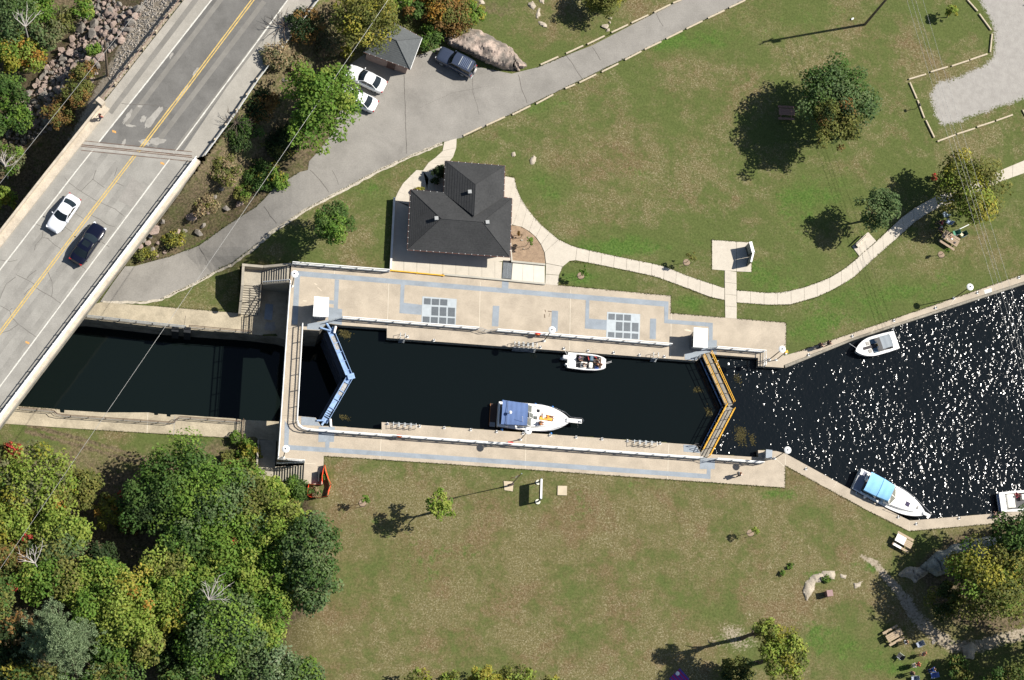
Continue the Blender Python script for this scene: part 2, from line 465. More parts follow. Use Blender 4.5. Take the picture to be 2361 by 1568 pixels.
# ------------------------------------------------------------------ ground: one sheet, with the tint of its growth
def ground():
    xs = np.concatenate([np.arange(-4200, -60, 138), np.arange(-60, 2424, 6), np.arange(2424, 6600, 139)]).astype(float)
    ys = np.concatenate([np.arange(-3060, -60, 125), np.arange(-60, 1632, 6), np.arange(1632, 4600, 135)]).astype(float)
    X, Y = np.meshgrid(xs, ys)
    Z = zf(X, Y) - 0.035
    rg = np.random.default_rng(5)
    # gentle unevenness away from the paved parts
    Z += 0.03 * np.sin(X / 37.0 + 1.3) * np.sin(Y / 29.0) 
    Z = np.minimum(Z, zf(X, Y) - 0.012)
    for poly in (DECK_N, DECK_S, QUAY_N, QUAY_S):
        Z = np.where(sdf(X, Y, poly) < -7, np.minimum(Z, -0.7), Z)
    for poly in (WALK_N, WALK_S):
        Z = np.where(sdf(X, Y, poly) < -5, np.minimum(Z, -4.7), Z)
    for poly in (STAIR_PIT_N, STAIR_PIT_S):
        Z = np.where(sdf(X, Y, poly) < 0, np.minimum(Z, -4.7), Z)
    deck_in = np.zeros(X.shape, bool)
    for poly in (DECK_N, DECK_S, QUAY_N, QUAY_S, WALK_N, WALK_S, STAIR_PIT_N, STAIR_PIT_S):
        deck_in |= sdf(X, Y, poly) < 1
    for poly in (CH_LOW, CH_MID, CH_UP):
        q = sdf(X, Y, poly)
        Z = np.where((q < 4) | ((q < 17) & ~deck_in), -9.0, Z)
    co = Pn(X, Y, Z)
    ny, nx = X.shape
    me = bpy.data.meshes.new('ground')
    nv = nx * ny
    me.vertices.add(nv); me.vertices.foreach_set('co', co.reshape(-1))
    a = (np.arange(ny - 1)[:, None] * nx + np.arange(nx - 1)[None, :]).reshape(-1)
    q = np.stack([a, a + nx, a + nx + 1, a + 1], -1)
    nf = len(q)
    me.loops.add(nf * 4); me.loops.foreach_set('vertex_index', q.reshape(-1).astype(np.int32))
    me.polygons.add(nf); me.polygons.foreach_set('loop_start', (np.arange(nf) * 4).astype(np.int32))
    me.update(calc_edges=True)
    me.polygons.foreach_set('use_smooth', [True] * nf)
    # tint of the growth: dry, lush, gravel, litter
    dry = np.full(X.shape, 0.30); lush = np.zeros(X.shape); grav = np.zeros(X.shape); lit = np.zeros(X.shape)
    dry += 0.33 * sstep(1060, 1130, Y)
    dry += 0.12 * sstep(900, 960, Y) * (1 - sstep(1060, 1130, Y))
    def blob(A, x, y, r, v, ry=None):
        d = ((X - x) / r) ** 2 + ((Y - y) / (ry or r)) ** 2
        A += v * np.exp(-d * 1.2)
    for x, y, r, v, ry in [(1400, 330, 170, .32, 90), (1620, 200, 140, .25, 90), (1380, 480, 120, .25, 60), (1850, 60, 200, .12, 70), (1250, 60, 110, .35, 90), (1480, 60, 90, .25, 50), (800, 560, 60, .35, 60), (860, 600, 50, .3, 30),
                           (2050, 110, 120, .2, 90), (2200, 170, 90, .25, 60), (640, 600, 80, .1, 40), (2250, 570, 130, .25, 60), (1250, 1280, 300, .18, 130), (800, 1250, 80, .3, 160), (750, 1480, 120, .3, 80), (1400, 1180, 200, .22, 70),
                           (1850, 1130, 150, .25, 60), (1980, 1290, 90, .15, 60), (1700, 600, 60, .15, 40), (1120, 600, 40, .0, 20)]:
        blob(dry, x, y, r, v, ry)
    for x, y, r, v, ry in [(1560, 90, 220, .55, 40), (1250, 240, 130, .45, 40), (1900, 40, 180, .35, 40), (1900, 440, 110, .42, 60), (1840, 480, 60, .34, 110), (2000, 680, 190, .5, 70), (1880, 760, 90, .5, 60), (1960, 560, 120, .35, 50), (1400, 575, 120, .6, 25),
                           (1350, 640, 90, .55, 25), (1580, 700, 80, .5, 30), (1760, 640, 80, .55, 60), (2200, 640, 120, .3, 50), (860, 440, 70, .45, 35), (700, 560, 70, .35, 30), (480, 690, 60, .3, 25), (1180, 1125, 150, .3, 30), (1500, 1120, 120, .35, 20),
                           (1790, 1140, 60, .55, 25), (1900, 1330, 50, .7, 25), (2010, 1310, 60, .4, 30), (1900, 1480, 110, .55, 60), (2080, 1540, 120, .5, 40), (880, 1200, 120, .25, 60), (1000, 1300, 170, .28, 80), (1740, 1520, 60, .3, 40), (1650, 1420, 70, .35, 40), (1300, 1500, 80, .25, 40),
                           (1620, 1330, 120, .22, 25), (480, 1020, 40, .5, 20), (340, 1010, 60, .25, 25), (1560, 290, 100, .25, 60), (1480, 420, 60, .35, 60), (1290, 440, 60, .35, 70), (1240, 400, 40, .3, 70), (1340, 1180, 60, .2, 40), (2340, 480, 60, .3, 60), (1500, 560, 120, .35, 40)]:
        blob(lush, x, y, r, v, ry)
    # gravel and bare earth
    lot = 1 - sstep(-38, 18, sdf(X, Y, GRAVEL_LOT))
    TRAIL = [(1985, 1282), (2020, 1300), (2050, 1340), (2080, 1375), (2110, 1420), (2150, 1460), (2200, 1490), (2260, 1490), (2330, 1470), (2500, 1420)]
    dmin = np.full(X.shape, 1e9)
    for (ax, ay), (bx, by) in zip(TRAIL[:-1], TRAIL[1:]):
        L = (bx - ax) ** 2 + (by - ay) ** 2
        t = np.clip(((X - ax) * (bx - ax) + (Y - ay) * (by - ay)) / L, 0, 1)
        wd = 1.0
        dmin = np.minimum(dmin, np.hypot(X - ax - t * (bx - ax), Y - ay - t * (by - ay)))
    wdt = np.interp(X, [1985, 2040, 2110, 2200], [3, 8, 15, 15])
    grav = np.maximum(grav, 0.64 * (1 - sstep(wdt * 0.5, wdt * 1.6 + 6, dmin)))
    for x, y, r, v, ry in [(1690, 1470, 60, .50, 50), (1650, 1420, 30, .2, 30), (1740, 1490, 40, .25, 40), (1720, 1415, 30, .22, 26), (1640, 1480, 30, .2, 20), (1540, 190, 45, .18, 30), (1460, 330, 40, .14, 40), (1400, 290, 30, .1, 30), (1520, 1545, 50, .32, 12), (1620, 1300, 30, .1, 20)]:
        blob(grav, x, y, r, v, ry)
    # road shoulder left of the bridge approach: gravel
    l = line_at(XL, Y) - X
    sh = (l > -4) & (Y < 330)
    grav = np.where(sh, np.maximum(grav, 0.9 * (1 - sstep(55, 95, l + 0.25 * (Y - 60)))), grav)
    # leaf litter and brush
    lit = np.where((l > 0) & (Y < 760), np.maximum(lit, 0.85), lit)
    s = X - line_at(XR, Y)
    brush = (s > -3) & (X < 800) & (Y < 640)
    lit = np.where(brush, np.maximum(lit, 0.62 * (1 - sstep(0, 14, -sdf(X, Y, [(590, 100), (850, 60), (800, 300), (700, 395), (610, 460), (520, 520), (380, 600), (300, 620), (230, 700), (380, 480)])) * -1) if False else 0.62), lit)
    lit = np.where((sdf(X, Y, [(592, 60), (900, -40), (980, 60), (830, 120), (800, 300), (712, 392), (690, 397), (609, 459), (527, 517), (390, 592), (289, 614), (230, 694), (160, 760), (450, 385)]) > 6) & (s > -3) & (Y < 760) & (X < 900), np.minimum(lit, 0.0), lit)
    FOR = [(-800, 1055), (60, 1050), (200, 1085), (330, 1075), (480, 1060), (560, 1010), (600, 1100), (700, 1130), (735, 1190), (770, 1290), (740, 1400), (670, 1440), (640, 1500), (700, 1560), (760, 1640), (700, 2400), (-800, 2400)]
    lit = np.maximum(lit, 0.95 * (1 - sstep(-30, 25, sdf(X, Y, FOR))))
    lit = np.maximum(lit, 0.5 * (1 - sstep(-20, 30, sdf(X, Y, [(0, 1000), (100, 1010), (300, 1050), (560, 990), (600, 1000), (600, 1090), (0, 1090)]))))
    BR = [(2110, 1300), (2200, 1230), (2420, 1190), (2600, 1300), (2500, 1480), (2230, 1450), (2150, 1400)]
    lit = np.maximum(lit, 0.75 * (1 - sstep(-20, 30, sdf(X, Y, BR))))
    lit = np.maximum(lit, 0.45 * (1 - sstep(-20, 25, sdf(X, Y, [(930, -40), (1250, -40), (1180, 40), (1100, 60), (960, 120)]))))
    # twin wheel tracks on the lower meadow
    for off in (-7, 9):
        tx = np.array([(60, 985), (150, 1010), (260, 1040), (360, 1075), (420, 1100)], float)
        for (ax, ay), (bx, by) in zip(tx[:-1], tx[1:]):
            L = (bx - ax) ** 2 + (by - ay) ** 2
            t = np.clip(((X - ax) * (bx - ax) + (Y - ay - off) * (by - ay)) / L, 0, 1)
            dd = np.hypot(X - ax - t * (bx - ax), Y - ay - off - t * (by - ay))
            lit = np.maximum(lit, 0.8 * (1 - sstep(1, 10, dd))); dry += .25 * (1 - sstep(1, 11, dd))
    colr = np.stack([dry, np.clip(lush, 0, 1), np.clip(grav, 0, 1), np.clip(lit, 0, 1)], -1)
    ca = me.color_attributes.new('growth', 'FLOAT_COLOR', 'POINT')
    ca.data.foreach_set('color', colr.reshape(-1).astype(np.float32))
    cl = me.attributes.new('lot', 'FLOAT', 'POINT'); cl.data.foreach_set('value', lot.reshape(-1).astype(np.float32))
    # ---- material
    m = bpy.data.materials.new('turf'); m.use_nodes = True
    n = m.node_tree.nodes; L = m.node_tree.links
    bs = n['Principled BSDF']; bs.inputs['Roughness'].default_value = 0.95; bs.inputs['Specular IOR Level'].default_value = 0.1
    at = n.new('ShaderNodeVertexColor'); at.layer_name = 'growth'
    sp = n.new('ShaderNodeSeparateColor'); L.new(at.outputs['Color'], sp.inputs[0])
    geo = n.new('ShaderNodeNewGeometry')
    def noise(scale, detail=4, rough=0.6, w=0.0):
        z = n.new('ShaderNodeTexNoise'); z.inputs['Scale'].default_value = scale; z.inputs['Detail'].default_value = detail; z.inputs['Roughness'].default_value = rough
        if w:
            ad = n.new('ShaderNodeVectorMath'); ad.operation = 'ADD'; ad.inputs[1].default_value = (w, w * .7, 0); L.new(geo.outputs['Position'], ad.inputs[0]); L.new(ad.outputs[0], z.inputs['Vector'])
        else: L.new(geo.outputs['Position'], z.inputs['Vector'])
        return z.outputs['Fac']
    def math_(op, a, b=None, c=None):
        q = n.new('ShaderNodeMath'); q.operation = op
        for i, v in enumerate((a, b, c)):
            if v is None: continue
            if isinstance(v, (int, float)): q.inputs[i].default_value = v
            else: L.new(v, q.inputs[i])
        return q.outputs[0]
    def rng_(v, a, b, lo=0.0, hi=1.0):
        q = n.new('ShaderNodeMapRange'); q.interpolation_type = 'SMOOTHSTEP'
        q.inputs[1].default_value = a; q.inputs[2].default_value = b; q.inputs[3].default_value = lo; q.inputs[4].default_value = hi
        L.new(v, q.inputs[0]); return q.outputs[0]
    def mix(f, a, b):
        q = n.new('ShaderNodeMix'); q.data_type = 'RGBA'
        if isinstance(f, (int, float)): q.inputs[0].default_value = f
        else: L.new(f, q.inputs[0])
        for i, v in ((6, a), (7, b)):
            if isinstance(v, tuple): q.inputs[i].default_value = (*v, 1)
            else: L.new(v, q.inputs[i])
        return q.outputs[2]
    big = noise(0.13, 4, 0.6); mid = noise(0.55, 5, 0.65, 31.0); m2 = noise(1.7, 4, 0.7, 57.0); fine = noise(4.2, 4, 0.75, 77.0); vf = noise(6.5, 3, 0.8, 13.0)
    big2 = noise(0.20, 3, 0.6, 411.0)
    green = mix(rng_(fine, 0.25, 0.75), (0.064, 0.083, 0.023), (0.112, 0.136, 0.042))
    lushc = mix(rng_(fine, 0.32, 0.68), (0.040, 0.085, 0.014), (0.098, 0.160, 0.034))
    dryc = mix(rng_(fine, 0.32, 0.68), (0.104, 0.091, 0.037), (0.158, 0.135, 0.061))
    red = mix(rng_(fine, 0.32, 0.68), (0.104, 0.074, 0.034), (0.172, 0.126, 0.066))
    dryc = mix(rng_(big2, 0.48, 0.62), dryc, red)
    def dev(v, k): return math_('MULTIPLY', math_('SUBTRACT', v, 0.5), k)
    f_dry = math_('ADD', sp.outputs['Red'], math_('ADD', dev(mid, 1.7), math_('ADD', dev(big, 2.3), math_('ADD', dev(m2, .8), dev(fine, 0.35)))))
    c = mix(rng_(f_dry, 0.08, 0.92), green, dryc)
    f_l = math_('ADD', sp.outputs['Green'], math_('ADD', dev(mid, 1.3), math_('ADD', dev(m2, .9), dev(big2, .8))))
    c = mix(rng_(f_l, 0.20, 0.75), c, lushc)
    # straw: pale dead blades in scattered drifts
    sm = rng_(math_('ADD', math_('ADD', mid, dev(m2, .5)), math_('ADD', dev(big, 1.0), math_('MULTIPLY', sp.outputs['Red'], .16))), 0.47, 0.74)
    straw = math_('MULTIPLY', rng_(vf, 0.50, 0.66), math_('MULTIPLY_ADD', sm, 0.80, 0.03))
    straw = math_('MULTIPLY', straw, rng_(f_l, 0.1, 0.6, 1.0, 0.15))
    c = mix(straw, c, (0.32, 0.285, 0.18))
    # a clump here and there stands darker
    c = mix(rng_(vf, 0.46, 0.28, 0.0, 0.45), c, (0.042, 0.050, 0.016))
    litc = mix(rng_(fine, 0.3, 0.7), (0.045, 0.036, 0.022), (0.20, 0.155, 0.095))
    litc = mix(rng_(m2, 0.52, 0.64), litc, (0.075, 0.080, 0.028))
    c = mix(rng_(math_('ADD', at.outputs['Alpha'], math_('ADD', dev(mid, 0.8), dev(m2, .5))), 0.3, 0.7), c, litc)
    earth = mix(rng_(fine, 0.3, 0.7), (0.25, 0.205, 0.15), (0.38, 0.325, 0.25))
    f_g = math_('ADD', sp.outputs['Blue'], math_('ADD', dev(fine, 0.9), math_('ADD', dev(mid, 0.6), dev(vf, .5))))
    c = mix(rng_(f_g, 0.40, 0.66), c, earth)
    # faint passes of the mower
    wv = n.new('ShaderNodeTexWave'); wv.wave_type = 'RINGS'; wv.rings_direction = 'Z'; wv.inputs['Scale'].default_value = 0.20; wv.inputs['Distortion'].default_value = 3.0; wv.inputs['Detail'].default_value = 2; wv.inputs['Detail Scale'].default_value = 0.6
    mo = n.new('ShaderNodeVectorMath'); mo.operation = 'ADD'; mo.inputs[1].default_value = (-38, -32, 0); L.new(geo.outputs['Position'], mo.inputs[0]); L.new(mo.outputs[0], wv.inputs['Vector'])
    ws = n.new('ShaderNodeVectorMath'); ws.operation = 'SCALE'; L.new(c, ws.inputs[0]); L.new(rng_(wv.outputs['Fac'], 0.2, 0.8, 0.982, 1.018), ws.inputs['Scale']); c = ws.outputs[0]
    la = n.new('ShaderNodeAttribute'); la.attribute_name = 'lot'
    gr = mix(rng_(noise(1.3, 6, 0.6, 5.0), 0.3, 0.7), (0.295, 0.278, 0.255), (0.345, 0.328, 0.30))
    f_k = math_('ADD', la.outputs['Fac'], math_('ADD', dev(fine, 0.8), math_('ADD', dev(mid, 0.7), dev(vf, .7))))
    c = mix(rng_(f_k, 0.42, 0.58), c, gr)
    L.new(c, bs.inputs['Base Color'])
    bp = n.new('ShaderNodeBump'); bp.inputs['Strength'].default_value = 0.35; bp.inputs['Distance'].default_value = 0.09
    L.new(fine, bp.inputs['Height']); L.new(bp.outputs[0], bs.inputs['Normal'])
    me.materials.append(m)
    o = bpy.data.objects.new('ground', me); COL.objects.link(o)
    return struct(o)
ground()

# ------------------------------------------------------------------ water
def water(name, pts, z, mat):
    b = MB(); b.poly([P(x, y, z) for x, y in pts])
    return struct(b.build(name, mat))
W_OPEN = water_mat('open_water', (0.006, 0.0085, 0.0105), [(1.3, 1.0, 0.5, 0.122), (2.6, 1.0, -0.3, 0.066)], 0.165, patch=(0.12, 0.66, 1.25))
W_CALM = water_mat('still_water', (0.0042, 0.0068, 0.0068), [(0.8, 1.0, 0.2, 0.012)], 0.06)
W_LOW = water_mat('tail_water', (0.0050, 0.0085, 0.0080), [(0.6, 1.0, 0.2, 0.010)], 0.06)
water('chamber_water', [(758, 735), (813, 868), (745, 990), (890, 1010), (1580, 1050), (1617, 1064), (1683, 935), (1629, 790), (900, 745)], -0.95, W_CALM)
water('open_water', [(1629, 790), (1683, 935), (1617, 1064), (1800, 1100), (2090, 1222), (2361, 1205), (3300, 1125), (3300, 300), (2361, 632), (1960, 770), (1806, 826)], -0.8, W_OPEN)
water('tail_water', [(-900, 560), (-900, 1150), (760, 1150), (742, 985), (812, 868), (757, 748), (760, 560)], -7.4, W_LOW)

# ------------------------------------------------------------------ sheets that follow the ground
def drape(name, poly, off, mat, parent=None, step=20, z=None):
    bm = bmesh.new()
    bm.faces.new([bm.verts.new((x, y, 0)) for x, y in poly])
    bmesh.ops.triangulate(bm, faces=bm.faces[:])
    if z is None:
        xs = [p[0] for p in poly]; ys = [p[1] for p in poly]
        k = max(min(xs), -200)
        while k < min(max(xs), 2500):
            bmesh.ops.bisect_plane(bm, geom=bm.verts[:] + bm.edges[:] + bm.faces[:], plane_co=(k, 0, 0), plane_no=(1, 0, 0)); k += step
        k = max(min(ys), -150)
        while k < min(max(ys), 1700):
            bmesh.ops.bisect_plane(bm, geom=bm.verts[:] + bm.edges[:] + bm.faces[:], plane_co=(0, k, 0), plane_no=(0, 1, 0)); k += step
    for v in bm.verts:
        zz = (zg(v.co.x, v.co.y) if z is None else z) + off
        v.co = P(v.co.x, v.co.y, zz)
    bmesh.ops.recalc_face_normals(bm, faces=bm.faces[:])
    if sum(f.normal.z for f in bm.faces) < 0: bmesh.ops.reverse_faces(bm, faces=bm.faces[:])
    mb = MB(); bm.verts.index_update()
    mb.add([v.co.copy() for v in bm.verts], [[v.index for v in f.verts] for f in bm.faces])
    bm.free()
    return mb.build(name, mat, parent)

def strip(pts, w, zfun, jit=0.0, rnd=None):
    """thin ribbon along points of the photograph; w in metres"""
    b = MB(); wp = []
    for (x0, y0), (x1, y1) in zip(pts[:-1], pts[1:]):
        k = max(1, int(math.hypot(x1 - x0, y1 - y0) / 8))
        for i in range(k):
            t = i / k; wp.append((x0 + (x1 - x0) * t, y0 + (y1 - y0) * t))
    wp.append(pts[-1])
    if jit and rnd: wp = [(x + rnd.uniform(-jit, jit), y + rnd.uniform(-jit, jit)) for x, y in wp]
    p3 = [P(x, y, zfun(x, y)) for x, y in wp]
    L = []; R = []
    for i, p in enumerate(p3):
        d = p3[min(i + 1, len(p3) - 1)] - p3[max(i - 1, 0)]; d.z = 0; d.normalize()
        nrm = Vector((-d.y, d.x, 0)); ww = w * (rnd.uniform(0.75, 1.2) if rnd else 1)
        L.append(p + nrm * ww / 2); R.append(p - nrm * ww / 2)
    b.grid([L, R], flip=True)
    return b

drive = struct(drape('driveway', DRIVE, 0.012, ASPH))
def dz(o): return lambda x, y: zg(x, y) + o
for k, (pts, w) in enumerate([(T(1, 0, [(1365, 690), (1372, 900), (1380, 1120), (1388, 1420)]), .07), (T(2, 0, [(60, 690), (90, 820), (115, 880), (140, 950)]), .06), (T(2, 0, [(500, 510), (545, 570), (590, 640), (640, 720)]), .06),
                              (T(2, 0, [(740, 430), (790, 510), (820, 555)]), .05), (T(2, 0, [(1330, 125), (1370, 205), (1395, 240)]), .05), (T(1, 1, [(500, 0), (560, 60), (620, 130), (670, 205)]), .07), (T(1, 1, [(75, 335), (130, 420), (190, 490)]), .07), (T(1, 1, [(700, 0), (735, 60), (760, 130)]), .04),
                              (T(0, 1, [(1830, 690), (1880, 780), (1940, 890)]), .05), (T(1, 0, [(1995, 700), (2000, 850), (2040, 980), (2060, 1060)]), .04), (T(1, 0, [(1500, 1000), (1800, 860), (2150, 790)]), .02), (T(0, 1, [(1225, 920), (1100, 1110), (950, 1320)]), .0)]):
    if w: strip(pts, w, dz(0.017), 0.7, RNG).build('crack', CRACK, drive)
# broken, pale edge of the asphalt along the lawn
PALE = M('crumbled_edge', (0.43, 0.385, 0.31), 0.95, var=0.25, scale=2.5, fine=0.2, fscale=10)
strip([(1020, 331), (938, 364), (873, 394), (800, 434), (702, 486), (630, 533), (580, 577), (540, 607), (502, 624)], 0.35, dz(0.016), 1.2, RNG).build('broken_edge', PALE, drive)
strip([(500, 624), (466, 646), (420, 668), (372, 690), (330, 698), (236, 697)], 0.30, dz(0.016), 1.2, RNG).build('broken_edge', PALE, drive)

# ------------------------------------------------------------------ road on its bank, and the bridge
ZR = 2.6
road = setting('road')
JT = [(185, 332), (445, 361)]       # the expansion joint
up = [(2760, -3000), (420, 0), (232, 240), (188, 296)]
rp = MB(); rp.poly([P(x, y, ZR) for x, y in [(2780, -3000), (424, 0), (236, 240), (191, 297), (165, 331), (450, 365), (470, 360), (545, 262), (592, 190), (735, 0), (3000, -3000)]])
rp.build('shoulder', ROADS, road)
rp = MB(); rp.poly([P(x, y, ZR + .004) for x, y in [(2900, -3130), (489, 0), (178 + 48, 331), (226, 333), (417, 357), (590, 102), (664, 0), (3080, -3130)]])
rp.build('carriageway', ROADA, road)
def line(pts, w, z, mat, name, par, jit=0, rnd=None): return strip(pts, w, lambda x, y: z, jit, rnd).build(name, mat, par)
YL = [(700, -157), (582.5, 0), (430, 203), (285, 392), (140, 582), (0, 767), (-60, 846)]
# bridge deck
bridge = thing('road_bridge', 'concrete road bridge with two traffic lanes and railing over the tail water', 'bridge', P(150, 560, ZR))
BO_R = [(470, 362), (450, 392), (152, 784), (0, 985), (-230, 1290)]
BO_L = [(228, 240), (225, 238), (110, 392), (0, 532), (-330, 950)]
bd = MB()
poly = [(190, 296)] + BO_L[2:] + BO_R[::-1]
bd.prism([P(x, y, ZR - 0.004) for x, y in [(166, 331)] + BO_L[2:] + BO_R[::-1][:-1] + [(447, 366)]], ZR - 1.1, ms=1)
bd.build('deck', [ROADB, WALLC], bridge)
# wing wall under the approach
ab = MB(); ab.prism([P(x, y, ZR - 0.01) for x, y in [(166, 326), (448, 360), (436, 380), (150, 352)]], -6.0); ab.build('abutment', WALLC, bridge)
for w, pts in ((.16, None),):
    for dxy in (-2.6, 2.6):
        line([(x + dxy * .8, y + dxy * .6) for x, y in YL[:3] + [(318, 350)]], .13, ZR + .008, LINEY, 'centre_line', road, .12, RNG)
        line([(x + dxy * .8, y + dxy * .6) for x, y in [(312, 357), (285, 392), (140, 582), (0, 767), (-60, 846)]], .12, ZR + .004, LINEY, 'centre_line', bridge, .12, RNG)
line([(610, -155), (487.5, 0), (350, 175), (227, 329)], .15, ZR + .008, LINEW, 'edge_line', road, .12, RNG)
line([(219, 340), (177.5, 392), (0, 622), (-60, 700)], .14, ZR + .004, LINEW, 'edge_line', bridge, .12, RNG)
line([(780, -155), (663, 0), (590, 100), (417, 333), (400, 355)], .14, ZR + .008, LINEW, 'edge_line', road, .12, RNG)
line([(396, 361), (372.5, 392), (80, 784), (0, 891), (-40, 945)], .13, ZR + .004, LINEW, 'edge_line', bridge, .12, RNG)
# joint: two pale concrete bands with steel between
for dy, w, mm, nm in ((-3, .32, PATCH, 'joint_band'), (9.5, .32, PATCH, 'joint_band')):
    line([(187, 332 + dy), (443, 358 + dy)], w, ZR + .012, mm, nm, bridge)
RUST = M('rusty_steel', (0.13, 0.075, 0.05), 0.8, var=0.3, scale=4)
for dy, w in ((-8, .06), (1.6, .09), (5.2, .07), (14.5, .06)):
    line([(187, 332 + dy), (443, 358 + dy)], w, ZR + .016, RUST, 'joint_seal', bridge, .15, RNG)
# cracks in the bridge surface
for pts in [[(600, 70), (640, 120), (745, 195), (900, 290), (1060, 360), (1150, 430)], [(745, 195), (860, 80), (885, 0)], [(850, 80), (965, 165)], [(1055, 60), (1080, -20)], [(1030, 100), (1145, 150)], [(690, 395), (770, 450)], [(820, 405), (920, 455), (980, 500), (1060, 525)], [(310, 490), (390, 525)],
            [(590, 520), (665, 570)], [(395, 560), (390, 620), (330, 690), (318, 740)], [(395, 622), (440, 630), (500, 690), (560, 725)], [(0, 830), (90, 845), (160, 830)], [(145, 960), (240, 1010), (315, 1050), (315, 1075), (400, 1130), (480, 1170), (560, 1230)], [(145, 985), (60, 1050), (20, 1130), (0, 1190)],
            [(435, 925), (480, 1030), (485, 1120), (475, 1165)], [(0, 1250), (90, 1300), (110, 1360), (165, 1420), (250, 1480), (330, 1540)], [(165, 1425), (90, 1480), (0, 1510)], [(250, 1000), (270, 970), (335, 925)], [(85, 1300), (115, 1275)], [(315, 1075), (260, 1105), (225, 1150)], [(935, 660), (1010, 710)], [(740, 880), (800, 920)]]:
    strip(T(0, 1, pts), .045, lambda x, y: ZR + .003, .5, RNG).build('crack', CRACK, bridge)
strip(T(0, 0, [(1120, 952), (1200, 962), (1400, 968), (1540, 990)]), .05, lambda x, y: ZR + .009, .5, RNG).build('crack', CRACK, road)
# repairs
def patch(pts, z, mat, par, nm='repair_patch'):
    b = MB(); b.poly([P(x, y, z) for x, y in pts]); b.build(nm, mat, par)
patch(T(0, 1, [(1215, 70), (1350, 140), (1220, 345), (1095, 285)]), ZR + .001, DPATCH, bridge)
def blotch(cx, cy, rx, ry, ang, z, mat, par, seed):
    r = random.Random(seed); pts = []
    for k in range(22):
        t = 2 * math.pi * k / 22; q = r.uniform(.65, 1.15)
        x, y = rx * q * math.cos(t), ry * q * math.sin(t)
        pts.append((cx + x * math.cos(ang) - y * math.sin(ang), cy + x * math.sin(ang) + y * math.cos(ang)))
    patch(pts, z, mat, par, 'worn_patch')
for q in [(353, 272, 9, 34, .64), (362, 325, 20, 9, .0), (333, 328, 14, 7, .4), (295, 268, 5, 22, .6), (330, 274, 6, 10, .5), (452, 165, 4, 14, .6), (395, 128, 3, 9, .5), (285, 330, 4, 10, .4), (421, 214, 4, 26, .62), (322, 245, 6, 3, 0), (300, 290, 14, 3, .1)]:
    blotch(*q, ZR + .0065, PATCH, road, int(q[0]))
# pale wheel tracks worn along the lanes
WORN = M('polished_asphalt', (0.195, 0.185, 0.165), 0.9, var=0.14, scale=0.6, fine=0.06, fscale=8)
for o in (-108, -62, 22, 68):
    line([(592 + o * .78, -10 + o * .60), (440 + o * .78, 190 + o * .60), (338 + o * .78, 325 + o * .60)], .55, ZR + .0055, WORN, 'wheel_track', road, .12)
for o, mm in ():
    pass
TYR = M('tyre_darkened', (0.258, 0.247, 0.222), 0.95, var=0.14, scale=0.5, fine=0.08, fscale=8, stain=.2, sscale=.3)
for o in (-58, -22, 24, 60):
    line([(290 + o * .78, 386 + o * .60), (140 + o * .78, 582 + o * .60), (0 + o * .78, 767 + o * .60), (-40 + o * .78, 820 + o * .60)], .62, ZR + .0006 if o else 0, TYR, 'tyre_track', bridge)
# survey marks sprayed in orange
for x, y in T(0, 0, [(1055, 1212), (1500, 1505)]) + T(0, 1, [(255, 1590)]):
    for k in range(3):
        line([(x - 4 + 3 * k, y - 3 + k), (x - 3 + 3 * k, y + 2 + k)], .12, ZR + .0098, M('orange_spray', (0.62, 0.33, 0.10), .9), 'spray_mark', bridge if y > 380 else road)

# raised walkway and parapets
def band(poly_in, poly_out, z0, z1, mat, name, par):
    b = MB()
    for (a, a2), (c, c2) in zip(zip(poly_in[:-1], poly_in[1:]), zip(poly_out[:-1], poly_out[1:])):
        b.prism([P(*a, z1), P(*a2, z1), P(*c2, z1), P(*c, z1)], z0)
    return b.build(name, mat, par)
def shiftpoly(pts, nx, ny): return [(x + nx, y + ny) for x, y in pts]
Lo = [(233, 238), (110, 392), (0, 532), (-60, 608)]
band(shiftpoly(Lo, 20, 13), shiftpoly(Lo, 2.5, 1.8), ZR, ZR + .22, PARAP, 'kerb_walk', bridge)
band(shiftpoly(Lo, 2.4, 1.7), shiftpoly(Lo, -1.6, -1.2), ZR - 1.0, ZR + .75, PARAP, 'parapet', bridge)
# end block
b = MB(); q = P(232, 240, ZR); b.obox((q.x, q.y, ZR), (0.9, .55, 1.0), rad(-38)); b.build('end_post', PARAP, bridge)
Ro = [(462, 372), (450, 388), (152, 780), (0, 980), (-60, 1060)]
band(shiftpoly(Ro, 0, 0), shiftpoly(Ro, -11, -8), ZR - 1.0, ZR + .28, PARAP, 'kerb_walk', bridge)
def rail_run(pts, z, h, r, mat, name, par):
    b = MB(); b.path([P(x, y, z) + Vector((0, 0, h)) for x, y in pts], r, 6); return b.build(name, mat, par, True)
Rr = shiftpoly(Ro, -9.5, -7)
band(shiftpoly(Ro, -8.4, -6.2), shiftpoly(Ro, -10.6, -7.8), ZR, ZR + .72, WHITE, 'railing_panel', bridge)
rail_run(Rr, ZR + .28, .75, .055, WHITE, 'railing', bridge)
n_ = 22
for i in range(n_ + 1):
    t = i / n_; k = 450 + (-20 - 450) * t; y = float(np.interp(k, [q[0] for q in Rr[::-1]], [q[1] for q in Rr[::-1]])) 
    p = P(k - 6, float(np.interp(k - 6, [q[0] for q in Rr[::-1]], [q[1] for q in Rr[::-1]])), ZR)
    b = MB(); b.tube(p + Vector((0, 0, .2)), p + Vector((0, 0, 1.06)), .045, n=6); b.build('railing_post', BLACKP if i % 1 else WHITE, bridge)
